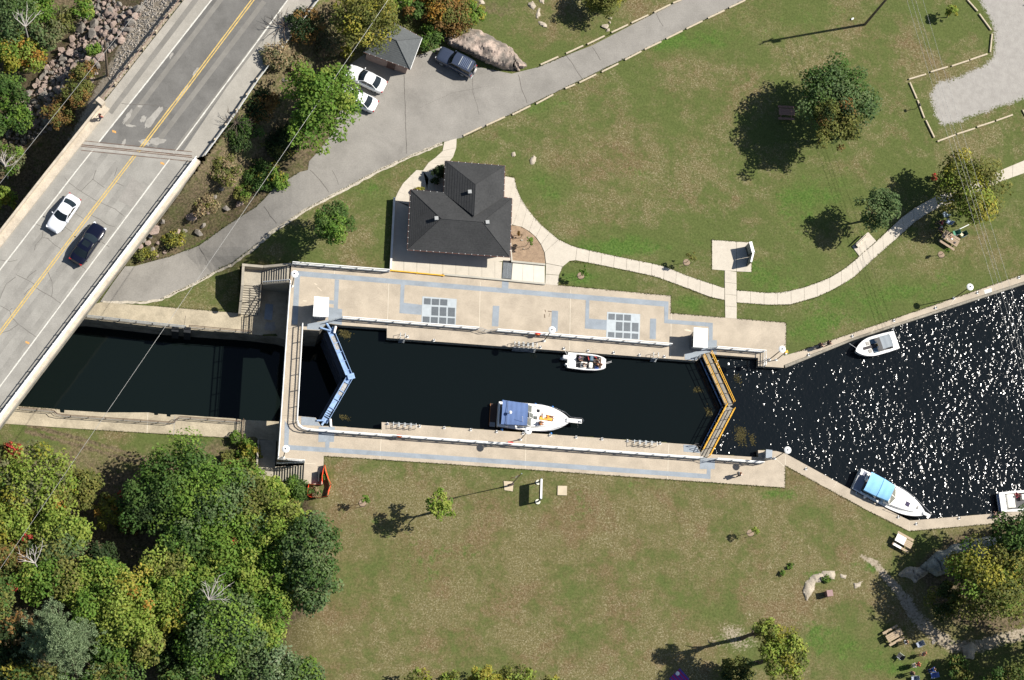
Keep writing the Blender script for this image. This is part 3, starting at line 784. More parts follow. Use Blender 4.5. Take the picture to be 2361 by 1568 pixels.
# crash barriers on the approach bank
def barrier(pts, label, mat, face):
    t = thing('crash_barrier', label, 'guard rail', P(*pts[0], ZR))
    b = MB()
    p3 = [P(x, y, ZR) for x, y in pts]
    prof = [(.0, .45), (.05, .5), (.0, .58), (.0, .62), (.05, .70), (.0, .76)]
    rows = []
    for dx, z in prof + [(-.012, .76), (-.012, .45)]:
        row = []
        for i, p in enumerate(p3):
            d = p3[min(i + 1, len(p3) - 1)] - p3[max(i - 1, 0)]; d.z = 0; d.normalize()
            nn = Vector((d.y, -d.x, 0)) * face
            row.append(p + nn * (dx + .12) + Vector((0, 0, z)))
        rows.append(row)
    b.grid(rows); b.build('beam', mat, t)
    tot = 0
    for (a, c) in zip(p3[:-1], p3[1:]):
        L = (c - a).length; k = max(1, int(L / 2.0))
        for i in range(k):
            p = a + (c - a) * (i / k)
            q = MB(); q.obox((p.x, p.y, ZR - .3), (.2, .18, 1.05), math.atan2((c - a).y, (c - a).x)); q.build('post', TIMBER, t)
barrier([(700, -362), (420, 0), (330, 115), (233, 238)], 'rust edged steel crash barrier above the gravel bank left of the road', M('rusty_barrier', (0.42, 0.30, 0.24), .6, .3, var=.25, scale=3), 1)
barrier([(1010, -362), (733, 0), (592, 187), (545, 258), (470, 360)], 'pale steel crash barrier above the shrubby bank right of the road', M('pale_barrier', (0.55, 0.56, 0.56), .5, .3, var=.15, scale=3), -1)

# ------------------------------------------------------------------ lock: decks, foot bridge, quays, lower walkways
def deck(name, poly, z, zb, top, side):
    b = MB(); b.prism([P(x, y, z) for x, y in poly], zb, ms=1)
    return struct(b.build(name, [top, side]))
deck_n = deck('lock_deck', DECK_N, 0.0, -9.2, BEIGE, WALLC)
deck_s = deck('lock_deck', DECK_S, 0.0, -9.2, BEIGE, WALLC)
quay_n = deck('quay', QUAY_N, -0.006, -2.6, BEIGE, WALLC)
quay_s = deck('quay', QUAY_S, -0.006, -2.6, BEIGE, WALLC)
ql = MB(); ql.prism([P(x, y, -.3) for x, y in [(1809, 841), (1966, 778), (2361, 648), (3300, 317), (3300, 328), (2361, 655.5), (1966, 785), (1811, 848)]], -2.6); ql.build('ledge', WALLC, quay_n)
walk_n = deck('towpath', WALK_N, -4.1, -9.2, BEIGE2, WALLC)
walk_s = deck('towpath', WALK_S, -4.1, -9.2, BEIGE2, WALLC)
fb = thing('foot_bridge', 'narrow concrete foot bridge with white railings crossing between the two lock decks', 'footbridge', P(672, 858, 0))
b = MB(); b.prism([P(x, y, 0) for x, y in FOOTB], -.55, ms=1); b.build('span', [BEIGE, WALLC], fb)
# joints in the concrete
JNT = M('joint_sealant', (0.60, 0.54, 0.43), .9); JND = M('dark_joint', (0.12, 0.10, 0.08), .9)
def joint(par, a, c, w=.05, m=JNT, z=.004): line([a, c], w, z, m, 'joint', par)
for a, c in [((897, 640), (893, 756)), ((1107.5, 650), (1105, 756)), ((1316, 668), (1313, 808)), ((1548, 722), (1546, 826)), ((772, 616), (771, 640))]: joint(deck_n, a, c)
for a, c in [((880, 991), (876, 1058)), ((1213, 1000), (1211, 1080)), ((1542, 1024), (1539, 1105)), ((704, 1068), (728, 1070)), ((655, 968), (690, 970))]: joint(deck_s, a, c)
for a, c in [((1930, 1110), (1922, 1124)), ((1811, 1048), (1811, 1072)), ((2096, 1203), (2096, 1222)), ((1788, 1057), (1808, 1075))]: joint(quay_s, a, c, .05)
for a, c in [((2020, 750), (2010, 766)), ((2200, 690), (2190, 704)), ((1900, 792), (1892, 808))]: joint(quay_n, a, c, .05)
line([(341, 951), (339, 999)], .06, -4.096, JNT, 'joint', walk_s); line([(403, 960), (400, 1003)], .08, -4.096, PATCH, 'joint', walk_s)
line([(428, 728), (424, 752)], .05, -4.096, JND, 'joint', walk_n)
# old iron stains and scuffs on the decks
STAIN = M('brown_stain', (0.16, 0.12, 0.085), .9, var=.3, scale=5)
for q in [(T(2, 1, [(305, 1290), (312, 1310)]), .10), (T(2, 1, [(300, 1330), (302, 1365)]), .12), (T(2, 1, [(330, 1303), (372, 1308)]), .10), (T(2, 1, [(345, 1320), (342, 1355)]), .06)]: strip(q[0], q[1], lambda x, y: .003, .4, RNG).build('stain', STAIN, deck_n)
PALES = M('pale_scuff', (0.62, 0.53, 0.41), .9, var=.1)
for x, y, rx, ry, a in [(703, 694, 7, 1.6, .1), (735, 665, 8, 1.5, .7), (1586, 762, 12, 2.2, .12), (728, 655, 4, 1.5, .4)]: 
    r = random.Random(int(x)); patch([(x + rx * math.cos(t) * r.uniform(.6, 1.1), y + ry * math.sin(t) * r.uniform(.6, 1.2) + rx * math.cos(t) * a) for t in [k * math.pi / 8 for k in range(16)]], .003, PALES, deck_n, 'scuff')

# grey painted walking lines and plates let into the deck
def paint(par, pts, z=.006, mat=GREYP, nm='painted_band'):
    b = MB(); b.poly([P(x, y, z) for x, y in pts]); return b.build(nm, mat, par)
PN = [[(686, 624.5), (1180.5, 666), (1541.7, 695.2), (1531.7, 707), (1180.5, 677), (693, 637)],
      [(680, 627), (686, 624.5), (693, 637), (691.5, 638.5), (686, 748), (673, 748)],
      [(772, 644), (782, 645), (779, 712), (769.5, 712)],
      [(757, 708), (789, 713), (788, 749), (754, 744.5), (736, 761), (708, 759.3), (707, 747), (757, 738)],
      [(759, 692), (769.7, 693), (769.5, 701.5), (759, 700.5)],
      [(924, 655), (933, 656), (931, 698), (973, 703), (971.5, 726), (921, 722)],
      [(1136.5, 705), (1151.5, 705.5), (1149, 753), (1134, 752)], [(1272.5, 716), (1287, 717), (1285.5, 764.5), (1271, 762)], [(1499, 734.5), (1513, 735), (1512, 782), (1498, 781)],
      [(1158, 647.5), (1173, 649), (1172, 666), (1157, 664.5)],
      [(1350.7, 691), (1359, 692), (1358, 734.5), (1400.5, 738), (1398.5, 761), (1348.5, 757.5)],
      [(1531.7, 707.2), (1541.5, 695.5), (1540.5, 736.5), (1643.5, 744.5), (1643, 784), (1634, 784), (1634, 753), (1531.7, 745)],
      [(1634, 783.8), (1653, 784.5), (1652, 816.5), (1635, 813), (1618, 820), (1606, 831), (1579, 829), (1578.6, 816), (1617, 807)]]
for k, q in enumerate(PN): paint(deck_n, q, .006 + .0007 * k)
PS = [[(670, 1026.5), (1180.5, 1060.5), (1629, 1093), (1638, 1104.5), (1180, 1071.5), (666.5, 1037)], [(1630, 1081.5), (1638.5, 1081.5), (1638, 1104.5), (1629, 1093)],
      [(1614, 1056.5), (1648.5, 1056.5), (1648, 1081.5), (1613.5, 1081.5)], [(656.5, 970), (667, 984), (665, 1025), (670, 1026.5), (666.5, 1037), (655, 1034)],
      [(735, 984), (772, 984.5), (770, 1019), (734, 1019)], [(750, 1019), (760, 1019), (759, 1032.3), (750, 1031.7)], [(695, 960.5), (726.5, 963), (739, 982), (694, 980)], [(1576, 1025), (1605.5, 1026.7), (1615, 1044.5), (1576, 1041.5)]]
for k, q in enumerate(PS): paint(deck_s, q, .006 + .0007 * k)

# valve pits: frame, grates, plates
GRATEB = M('grate_bars', (0.20, 0.225, 0.245), .5, .5, var=.1)
PIT_SHADE = M('pit_shade', (0.02, 0.022, 0.025), .9)  # near-black sheets paint the shade inside pits and slots
def pit(i, j, frame, cells, label):
    fr = T(i, j, frame)
    c = P(sum(p[0] for p in fr) / 4, sum(p[1] for p in fr) / 4, .012)
    t = thing('valve_pit_cover', label, 'metal grating', c)
    b = MB(); b.poly([P(x, y, .014) for x, y in fr]); b.build('cover_plate', M('cover_plate', (0.40, 0.44, 0.46), .6, .2, var=.1, scale=2), t)
    for x0, x1, y0, y1 in cells:
        sk = 0.055
        q = T(i, j, [(x0, y0), (x1, y0 + (x1 - x0) * sk), (x1 - 2, y1 + (x1 - x0) * sk), (x0 - 2, y1)])
        b = MB(); b.poly([P(x, y, .018) for x, y in q]); g = b.build('grate_panel', PIT_SHADE, t)
        a, bb, cc, d = [P(x, y, .02) for x, y in q]
        m = MB()
        for k in range(9):
            u = (k + .5) / 9
            p0 = a + (bb - a) * u; p1 = d + (cc - d) * u
            e = (bb - a) * (.58 / 9 / 2)
            m.add([p0 - e, p0 + e, p1 + e, p1 - e, p0 - e + Vector((0, 0, .02)), p0 + e + Vector((0, 0, .02)), p1 + e + Vector((0, 0, .02)), p1 - e + Vector((0, 0, .02))], [(4, 5, 6, 7)[::-1], (0, 1, 5, 4), (2, 3, 7, 6), (1, 2, 6, 5), (3, 0, 4, 7)])
        m.build('bars', GRATEB, g)
pit(1, 1, [(1535, 1165), (1852, 1190), (1840, 1428), (1525, 1410)], [(1550, 1612, 1182, 1238), (1622, 1690, 1187, 1243), (1699, 1766, 1191, 1247), (1619, 1683, 1260, 1340), (1695, 1757, 1264, 1345), (1771, 1836, 1268, 1350), (1538, 1602, 1350, 1408), (1613, 1678, 1355, 1412), (1690, 1756, 1359, 1417), (1768, 1835, 1364, 1420)], 'steel grating cover in the deck nearer the blue lock gate')
pit(2, 1, [(878, 1308), (1183, 1330), (1176, 1566), (868, 1545)], [(890, 950, 1324, 1378), (961, 1025, 1329, 1384), (1035, 1098, 1333, 1388), (959, 1020, 1400, 1480), (1032, 1093, 1404, 1485), (1107, 1168, 1408, 1488), (887, 945, 1494, 1540), (957, 1020, 1498, 1546), (1031, 1093, 1503, 1550), (1105, 1165, 1507, 1556)], 'steel grating cover in the deck nearer the yellow gate walkway')
# ------------------------------------------------------------------ stairs at both ends of the foot bridge
def lerp(a, b, t): return (a[0] + (b[0] - a[0]) * t, a[1] + (b[1] - a[1]) * t)
def flight(par, a0, a1, b0, b1, n, z0, z1, zb):
    """n treads from edge a0-b0 at height z0 down to edge a1-b1 at z1"""
    for k in range(n):
        z = z0 + (z1 - z0) * (k + 1) / (n + 1)
        q = [lerp(a0, a1, k / n), lerp(a0, a1, (k + 1) / n), lerp(b0, b1, (k + 1) / n), lerp(b0, b1, k / n)]
        b = MB(); b.prism([P(x, y, z) for x, y in q], zb); b.build('step', STAIRC, par)
ZL = -2.15
sn = thing('concrete_stair', 'concrete stair with two flights from the upper deck down to the lower towpath, sunlit', 'stairs', P(610, 640, -4.1))
flight(sn, (667.5, 614), (606, 619), (666, 649), (604.5, 654), 11, 0.0, ZL, -5)
b = MB(); b.prism([P(x, y, ZL) for x, y in [(562, 614), (606, 617.5), (602, 660), (559.5, 657.5)]], -5); b.build('landing', STAIRC, sn)
flight(sn, (561, 657.5), (555.5, 724), (602, 660), (598, 727), 12, ZL, -4.1, -5)
def wallrun(par, pts, w, zb, mat=STAIRC, name='parapet_wall'):
    """pts: (x, y, ztop); w in photograph units to the right of travel"""
    b = MB()
    for (x0, y0, z0), (x1, y1, z1) in zip(pts[:-1], pts[1:]):
        d = math.hypot(x1 - x0, y1 - y0); nx, ny = -(y1 - y0) / d * w, (x1 - x0) / d * w
        b.prism([P(x0, y0, z0), P(x1, y1, z1), P(x1 + nx, y1 + ny, z1), P(x0 + nx, y0 + ny, z0)], zb)
    return b.build(name, mat, par)
wallrun(sn, [(549.5, 723, -3.1), (556, 658, -1.15), (558.5, 607.5, -1.05)], 6, -5)
wallrun(sn, [(558.5, 607.5, -1.0), (607.5, 611.8, -1.0), (671, 606, 0.05)], 5.5, -5)
wallrun(sn, [(603, 655, -1.9), (598, 727, -4.0)], 3, -5)
wallrun(sn, [(605, 653.5, -1.85), (667, 648.5, 0.0)], 3.2, -5)
# hand rails of the stair
def pipe(par, pts, r, mat, name): 
    b = MB(); b.path(pts, r, 6); return b.build(name, mat, par, True)
hr = [P(600, 660, ZL), P(594, 726, -4.1)]
pipe(sn, [hr[0] + Vector((0, 0, z)) for z in (0, 1.0)] + [hr[1] + Vector((0, 0, 1.0)), hr[1]], .035, BLACKP, 'hand_rail')
for k in (2, 4):
    p = hr[0].lerp(hr[1], k / 6); pipe(sn, [p, p + Vector((0, 0, 1.0))], .022, BLACKP, 'baluster')
hr = [P(605, 655, ZL), P(667, 650, 0)]
for h_, r_ in ((1.0, .05), (.75, .03)): pipe(sn, [p + Vector((0, 0, h_)) for p in hr], r_, WHITE if h_ == 1 else STEELG, 'hand_rail')
b = MB()
for k in range(24):
    p = hr[0].lerp(hr[1], k / 23); b.tube(p + Vector((0, 0, .05)), p + Vector((0, 0, 1.0)), .012, n=4)
b.build('balusters', STEELG, sn)['kind'] = 'stuff'
ss = thing('concrete_stair', 'concrete stair with two flights in the shade of the deck beside the bushes', 'stairs', P(620, 1060, -4.1))
flight(ss, (701.5, 1072.5), (634.5, 1076), (700, 1107), (633, 1110.5), 11, 0.0, ZL, -5)
b = MB(); b.prism([P(x, y, ZL) for x, y in [(594, 1083), (634.5, 1083), (633, 1111.5), (592, 1114)]], -5); b.build('landing', STAIRC, ss)
flight(ss, (594.5, 1083), (599, 1015), (634, 1083), (637, 1015), 12, ZL, -4.1, -5)
wallrun(ss, [(591.5, 1114, -1.05), (594, 1083, -1.05), (598, 1014, -3.2)], -4, -5)
wallrun(ss, [(699, 1114, .05), (633, 1115, -1.0), (591.5, 1118, -1.0)], -4.5, -5)
hr = [P(637, 1071, ZL + .35), P(701, 1069, 0)]
for h_ in (1.0, .5): pipe(ss, [p + Vector((0, 0, h_)) for p in hr], .045, STEELG, 'hand_rail')
for k in range(6):
    p = hr[0].lerp(hr[1], k / 5); pipe(ss, [p, p + Vector((0, 0, 1.0))], .03, STEELG, 'post')
b = MB(); q0, q1 = P(734.5, 1087, 0), P(733, 1113, 0)
b.obox(((q0.x + q1.x) / 2, (q0.y + q1.y) / 2, 0), ((q1 - q0).length, .1, .75), math.atan2((q1 - q0).y, (q1 - q0).x)); tag(b.build('steel_screen', BLACKP), 'low black screen standing at the edge of the deck beside the orange fence', 'screen')
# painted floor stripes and pale stain of the sunken yard
b = MB(); b.poly([P(x, y, -4.09) for x, y in [(612, 700), (630, 702), (627, 738), (609, 736)]]); b.build('painted_band', GREYP, walk_n)
blotch(622, 752, 14, 12, 0, -4.092, PATCH, walk_n, 5)

# ------------------------------------------------------------------ railings
def resample(pts, step):
    out = [pts[0]]; carry = 0
    total = [0]
    for a, b in zip(pts[:-1], pts[1:]): total.append(total[-1] + (b - a).length)
    n = max(1, round(total[-1] / step))
    res = []
    for i in range(n + 1):
        d = total[-1] * i / n
        k = max(j for j in range(len(total)) if total[j] <= d + 1e-6)
        k = min(k, len(pts) - 2)
        res.append(pts[k].lerp(pts[k + 1], (d - total[k]) / max(total[k + 1] - total[k], 1e-6)))
    return res
def railing(pts, label, z=0.0, h=1.08, mat=WHITE, balm=STEELG, post=1.8, r=.062, lower=.44, bal=.19, mid=True, group=None, top2=False):
    p3 = [P(x, y, z) for x, y in pts]
    t = thing('railing', label, 'railing', p3[0], 0, group)
    V = lambda h_: Vector((0, 0, h_))
    pipe(t, [p + V(h) for p in p3], r, mat, 'top_rail')
    pipe(t, [p + V(lower) for p in p3], r if mat is WHITE else r * .8, mat, 'mid_rail')
    if mid: pipe(t, [p + V(.12) for p in p3], r * .5, balm, 'bottom_rail')
    for p in resample(p3, post):
        b = MB(); b.tube(p, p + V(h), r * .85, n=6); b.build('post', mat, t)
    if bal:
        b = MB()
        for p in resample(p3, bal): b.add([p + V(.12) + Vector((-.006, 0, 0)), p + V(.12) + Vector((.006, 0, 0)), p + V(h) + Vector((.006, 0, 0)), p + V(h) + Vector((-.006, 0, 0)), p + V(.12) + Vector((0, -.006, 0)), p + V(.12) + Vector((0, .006, 0)), p + V(h) + Vector((0, .006, 0)), p + V(h) + Vector((0, -.006, 0))], [(0, 1, 2, 3), (4, 5, 6, 7)])
        b.build('balusters', balm, t)['kind'] = 'stuff'
    return t
railing([(673.5, 609.8), (896.5, 627.5)], 'white railing along the grass edge of the upper deck by the stair', h=1.05)
railing([(788, 735.5), (1101.5, 760.3)], 'white railing on the upper lock wall between the blue gate and the first lamp')
railing([(1144, 764), (1545, 797.5)], 'white railing on the upper lock wall between the lamp and the yellow gate')
railing([(1649, 804), (1761, 813), (1760, 846)], 'white railing that turns a corner at the upper end beside the yellow gate')
railing([(696.5, 751), (684, 973), (688, 983), (697, 990), (712, 993.5), (771, 998), (1614, 1058.5)], 'long white railing along the lower lock wall and foot bridge facing the blue gate')
railing([(1649, 1060.5), (1756, 1069)], 'short white railing between the yellow gate and the grey control box')
railing([(668.5, 653), (661, 757), (640.5, 1060), (701, 1065)], 'long white railing on the tail water side of the foot bridge')
# folding wicket gates in the railing line
for pts, lab in (([(758, 744), (788, 735.5)], 'wicket gate with steel pickets beside the white cabin at the blue gate'), ([(1101.5, 760.3), (1122, 767), (1144, 764)], 'steel picket wicket in the upper wall railing, midway along the chamber'), ([(1614, 1058.5), (1632, 1064), (1649, 1060.5)], 'steel picket wicket in the lower railing at the yellow gate'), ([(1627, 806), (1649, 804)], 'steel picket wicket at the cabin beside the yellow gate')):
    railing(pts, lab, mat=STEELG, r=.03, post=.8, bal=.13)
railing([(200, 731.5), (310, 744), (428, 756.5)], 'grey guard rail with rusty posts on the towpath beside the bridge', z=-4.1, h=.95, mat=STEELG, bal=0, post=1.9, r=.05)
railing([(436, 755), (500, 761), (579, 768)], 'brown pipe railing on the towpath below the stair', z=-4.1, h=1.0, mat=BROWNR, bal=0, post=1.9, r=.035)
railing([(45, 943.5), (125, 950), (132, 957), (145, 960), (400, 977.5), (408, 969), (415, 964), (558, 975)], 'brown pipe railing stepping round the recesses along the lower meadow wall', z=-4.1, h=1.0, mat=BROWNR, bal=0, post=1.85, r=.035)
railing([(576, 728), (575, 769)], 'black picket railing across the towpath at the foot of the sunlit stair', z=-4.1, h=1.0, mat=BLACKP, balm=BLACKP, bal=.2, post=.9, r=.03)
railing([(561, 969), (557, 1014)], 'dark picket railing across the meadow end of the lower towpath', z=-4.1, h=1.0, mat=BROWNR, balm=BROWNR, bal=.2, post=.9, r=.03)
# stop log slots: their shaded depth painted as dark sheets
for (x, y), par in (((404, 757), walk_n), ((432, 759.5), walk_n)):
    b = MB(); q = P(x, y, -4.1); b.obox((q.x, q.y - .05, -4.097), (.75, .62, .004), rad(-4)); b.build('slot', PIT_SHADE, par)
    b = MB(); b.obox((q.x, q.y - .36, -7.3), (.75, .02, 3.2), rad(-4)); b.build('slot', PIT_SHADE, par)
t = thing('kerb_rail', 'low yellow painted pipe rail along the kerb between deck and patio', 'kerb rail', P(901, 623, 0))
pipe(t, [P(900.5, 623.5, .16), P(1023, 635, .16)], .075, YELLOW, 'rail')
for x, y in ((900.5, 623.5), (1023, 635), (962, 629)): b = MB(); b.tube(P(x, y, 0), P(x, y, .22), .1, n=8); b.build('post', YELLOW, t)

# ------------------------------------------------------------------ pale path, patio and pads: slabs with open joints
def slab(par, q, z=.02, zb=-.12, gap=.018, mat=CREAM, name='slab'):
    c = sum(q, Vector((0, 0, 0))) / len(q)
    pts = []
    for p in q:
        d = c - p; pts.append(p + d * min(.3, gap / max(d.length, .01)))
    b = MB(); b.prism([(p.x, p.y, z) for p in pts], zb); return b.build(name, mat, par)
def polylen(pts): return sum(math.dist(a, b) for a, b in zip(pts[:-1], pts[1:]))
def samp(pts, n):
    L = polylen(pts); res = []
    for i in range(n + 1):
        d = L * i / n; acc = 0
        for k, (a, b) in enumerate(zip(pts[:-1], pts[1:])):
            s = math.dist(a, b)
            if acc + s >= d - 1e-6 or k == len(pts) - 2: res.append(lerp(a, b, (d - acc) / s)); break
            acc += s
    return res
path = setting('footpath')
def ribbon(U, L, n, par=path, mat=CREAM):
    u, l = samp(U, n), samp(L, n)
    for k in range(n): slab(par, [P(*u[k]), P(*u[k + 1]), P(*l[k + 1]), P(*l[k])], mat=mat)
# from the house round to the lock
ribbon([(1163, 406), (1185.5, 407.5), (1192, 437), (1205.5, 467), (1238, 509.5), (1263, 532), (1288, 552)], [(1163, 470), (1172, 519), (1180, 519), (1195.5, 520), (1213, 528), (1233, 543), (1248, 564.5), (1255.5, 582)], 8)
slab(path, [P(x, y) for x, y in [(1288, 552), (1313, 564.5), (1330.5, 571), (1327, 600), (1313, 602), (1298, 614.5), (1258.5, 607), (1255.5, 582)]])
slab(path, [P(x, y) for x, y in [(1258.5, 607.5), (1298, 615), (1289, 634.5), (1258, 632)]])
slab(path, [P(x, y) for x, y in [(1258, 632.5), (1289, 635), (1287, 658), (1257, 656)]])
ribbon([(1330.5, 571), (1340.5, 573), (1420.5, 591), (1525.5, 612), (1590.5, 638), (1670.5, 664.5)], [(1327, 600), (1360.5, 606.5), (1450.5, 624.5), (1513, 638), (1580.5, 663), (1635.5, 684.5), (1670.5, 692)], 12)
ribbon([(1671, 623), (1670.8, 664), (1671.5, 692.5), (1672, 733)], [(1698, 627), (1698.5, 669), (1699, 697.5), (1698.5, 735)], 4)
ribbon([(1699, 669.5), (1770.7, 675.3), (1803, 675), (1860.7, 661), (1910.7, 642), (1950.7, 618), (2020.7, 557), (2078, 502), (2115.7, 474.5), (2160, 452), (2230, 425), (2308, 392), (2361, 370), (2500, 315), (3000, 100)],
       [(1699, 697.5), (1770.7, 703), (1820.7, 702.7), (1880.7, 685.7), (1925.7, 665.7), (1970.7, 638), (2005.7, 604.5), (2070.7, 547), (2120.7, 502), (2165, 478), (2240, 450), (2318, 414.5), (2361, 399.5), (2500, 345), (3000, 130)], 46)
ribbon([(1641.7, 553), (1698, 557), (1733, 558.5)], [(1641.7, 621.5), (1698, 625.5), (1732.5, 627)], 1) if False else None
slab(path, [P(x, y) for x, y in [(1641.7, 553), (1698, 557), (1698, 626), (1641.7, 621.5)]]); slab(path, [P(x, y) for x, y in [(1698.3, 557), (1733, 559), (1732.5, 627.5), (1698.3, 626)]])
slab(path, [P(x, y) for x, y in [(2002, 535), (2020.7, 556), (1982, 592), (1964.5, 568)]], z=.016)
# curved approach from the drive
ribbon([(1053, 319), (1054, 335), (1045, 362), (1030, 380), (1030, 400)], [(1024, 327.5), (1023, 345), (1012, 358), (990, 372), (975, 393)], 4)
ribbon([(975, 393), (990, 400), (985, 440), (960, 470), (946, 478)], [(960, 392), (945, 407), (925, 427), (913, 452), (909, 462)], 4)
slab(path, [P(x, y) for x, y in [(975, 393), (1030, 396), (1030, 445), (985, 440)]])
patio = setting('patio')
b = MB(); b.prism([P(x, y, .012) for x, y in [(909, 463), (960, 395), (1030, 396), (1165, 408), (1180, 470), (1181, 600), (1150, 603), (901, 600)]], -.1); b.build('base_slab', M('patio_concrete', (0.50, 0.455, 0.375), 0.9, var=0.07, scale=1.0, fine=0.06, fscale=10), patio)
PC = M('patio_concrete', (0.50, 0.455, 0.375), 0.9, var=0.07, scale=1.0, fine=0.06, fscale=10)
ribbon([(909, 462), (906, 510), (903, 560), (901, 598)], [(942, 472), (940, 515), (938, 560), (936, 598)], 4, patio, PC)
ribbon([(901, 598.5), (1165, 598), (1186, 600)], [(900.5, 623), (1080, 638.5), (1160, 645.5)], 9, patio, PC) if False else None
u = [(901, 599), (931, 599), (961, 599), (991, 599), (1021, 599), (1051, 599), (1081, 599), (1111, 599), (1141, 602), (1158, 604)]
l = [(900.5, 624), (931, 626), (961, 629), (991, 631.5), (1021, 634), (1051, 636), (1081, 639), (1111, 641.5), (1141, 644), (1156, 645.5)]
for k in range(9): slab(patio, [P(*u[k]), P(*u[k + 1]), P(*l[k + 1]), P(*l[k])], mat=PC)
for a, c, d, e in (((1182, 606), (1206, 608), (1204, 648), (1179, 645)), ((1206, 608), (1231, 610.5), (1230, 650), (1204, 648)), ((1231, 610.5), (1256, 613), (1256, 653), (1230, 650))): slab(patio, [P(*a), P(*c), P(*d), P(*e)], mat=M('bright_concrete', (0.60, 0.56, 0.48), .85, var=.05))
for pts in ([(1178, 603.5), (1256.5, 611)], [(1022, 633.5), (1160, 646), (1256, 655.5)]):
    b = MB()
    for a, c in zip(pts[:-1], pts[1:]):
        p, q = P(*a), P(*c); d = (q - p); ang = math.atan2(d.y, d.x); mm = (p + q) / 2
        b.obox((mm.x, mm.y, 0), (d.length, .2, .24), ang)
    b.build('kerb', M('kerb_concrete', (0.42, .40, .34), .9, var=.1), patio)
b = MB(); b.prism([P(x, y, .03) for x, y in [(1160, 600), (1182, 602), (1179, 646), (1157, 644)]], -.1); g = b.build('ramp_grate', PIT_SHADE, patio)
m = MB(); a, bb, cc, d = [P(x, y, .03) for x, y in [(1160.5, 605), (1181, 607), (1178.5, 643), (1157.5, 641)]]
for k in range(22):
    u0 = (k + .5) / 22; p0 = a.lerp(d, u0); p1 = bb.lerp(cc, u0); e = (d - a) * (.55 / 44)
    m.add([p0 - e, p0 + e, p1 + e, p1 - e, p0 - e + Vector((0, 0, .03)), p0 + e + Vector((0, 0, .03)), p1 + e + Vector((0, 0, .03)), p1 - e + Vector((0, 0, .03))], [(4, 5, 6, 7), (0, 1, 5, 4), (2, 3, 7, 6)])
m.build('bars', M('ramp_bars', (0.24, .265, .28), .5, .4), g)
b = MB(); b.tube((a + bb) / 2 + Vector((0, 0, .03)), (cc + d) / 2 + Vector((0, 0, .03)), .03, n=4); b.build('bars', STEELG, g)
# planting bed
b = MB(); b.poly([P(x, y, .022) for x, y in [(1172, 519.5), (1195, 521), (1212.5, 529), (1232, 544), (1247, 565), (1254.5, 582.5), (1257, 606), (1256, 610), (1179, 602)]]); bed = struct(b.build('soil_bed', M('bare_soil', (0.29, 0.205, 0.135), .95, var=.22, scale=2, fine=.2, fscale=9)))
wallrun(setting('low_kerb'), [(1172.5, 520, .1), (1179, 602, .1)], -3, -.1, M('kerb_concrete2', (.48, .45, .38), .9), 'kerb')
# ------------------------------------------------------------------ house with the dark hipped roof
def shingle_mat(name, a, b_, course=.30):
    m = bpy.data.materials.new(name); m.use_nodes = True
    n = m.node_tree.nodes; l = m.node_tree.links; bs = n['Principled BSDF']
    bs.inputs['Roughness'].default_value = .95; bs.inputs['Specular IOR Level'].default_value = .15
    tc = n.new('ShaderNodeTexCoord')
    z1 = n.new('ShaderNodeTexNoise'); z1.inputs['Scale'].default_value = 5; z1.inputs['Detail'].default_value = 5; z1.inputs['Roughness'].default_value = .75
    z2 = n.new('ShaderNodeTexNoise'); z2.inputs['Scale'].default_value = .5; z2.inputs['Detail'].default_value = 3
    l.new(tc.outputs['Object'], z1.inputs['Vector']); l.new(tc.outputs['Object'], z2.inputs['Vector'])
    ad = n.new('ShaderNodeMath'); ad.operation = 'MULTIPLY_ADD'; ad.inputs[1].default_value = .5; l.new(z2.outputs['Fac'], ad.inputs[0]); l.new(z1.outputs['Fac'], ad.inputs[2])
    rp = n.new('ShaderNodeValToRGB'); rp.color_ramp.elements[0].position = .5; rp.color_ramp.elements[1].position = 1.0
    rp.color_ramp.elements[0].color = (*a, 1); rp.color_ramp.elements[1].color = (*b_, 1)
    l.new(ad.outputs[0], rp.inputs[0]); l.new(rp.outputs[0], bs.inputs['Base Color'])
    return m
SHING = shingle_mat('dark_shingles', (0.034, 0.035, 0.036), (0.062, 0.063, 0.064))
SHING2 = shingle_mat('grey_shingles', (0.085, 0.092, 0.094), (0.135, 0.143, 0.145))
FASCIA = M('red_brown_fascia', (0.17, 0.07, 0.05), .7, var=.15)
BRICK = M('tan_cladding', (0.30, .22, .17), .9, var=.15)
def roof_plane(par, pts, mat, course=.3, name='roof_slope', lift=.0):
    """a slope laid with overlapping shingle courses; pts: eave-left, eave-right, (ridge-right, ridge-left) or apex"""
    e0, e1 = pts[0], pts[1]
    r1 = pts[2]; r0 = pts[3] if len(pts) == 4 else pts[2]
    n = max(2, int(max((r0 - e0).length, (r1 - e1).length) / course))
    b = MB(); nrm = (e1 - e0).cross(r0 - e0 if len(pts) == 4 else r1 - e0)
    if nrm.z < 0: nrm = -nrm
    nrm.normalize()
    for k in range(n):
        t0, t1 = k / n, (k + 1) / n
        a, bb = e0.lerp(r0, t0), e1.lerp(r1, t0); c, d = e1.lerp(r1, t1), e0.lerp(r0, t1)
        up = nrm * .022
        b.add([a + up, bb + up, c, d, a, bb], [(0, 1, 2, 3), (0, 4, 5, 1)])
    o = b.build(name, mat, par)
    return o
def eave_brackets(par, a, c, mat, n=None, name='gutter', bname='gutter_bracket', br=.045):
    b = MB(); d = (c - a); 
    b.path([a + Vector((0, 0, -.04)), c + Vector((0, 0, -.04))], .06, 6); g = b.build(name, mat, par)
    n = n or max(2, int(d.length / .68))
    for k in range(n + 1):
        p = a.lerp(c, k / n); m = MB(); m.ell((p.x, p.y, p.z + .03), (br, br, br), 6, 4); m.build(bname, WHITE, g)
house = thing('lock_house', 'lock house with a dark hipped T shaped roof on the patio above the lock', 'building', P(1060, 520, 0))
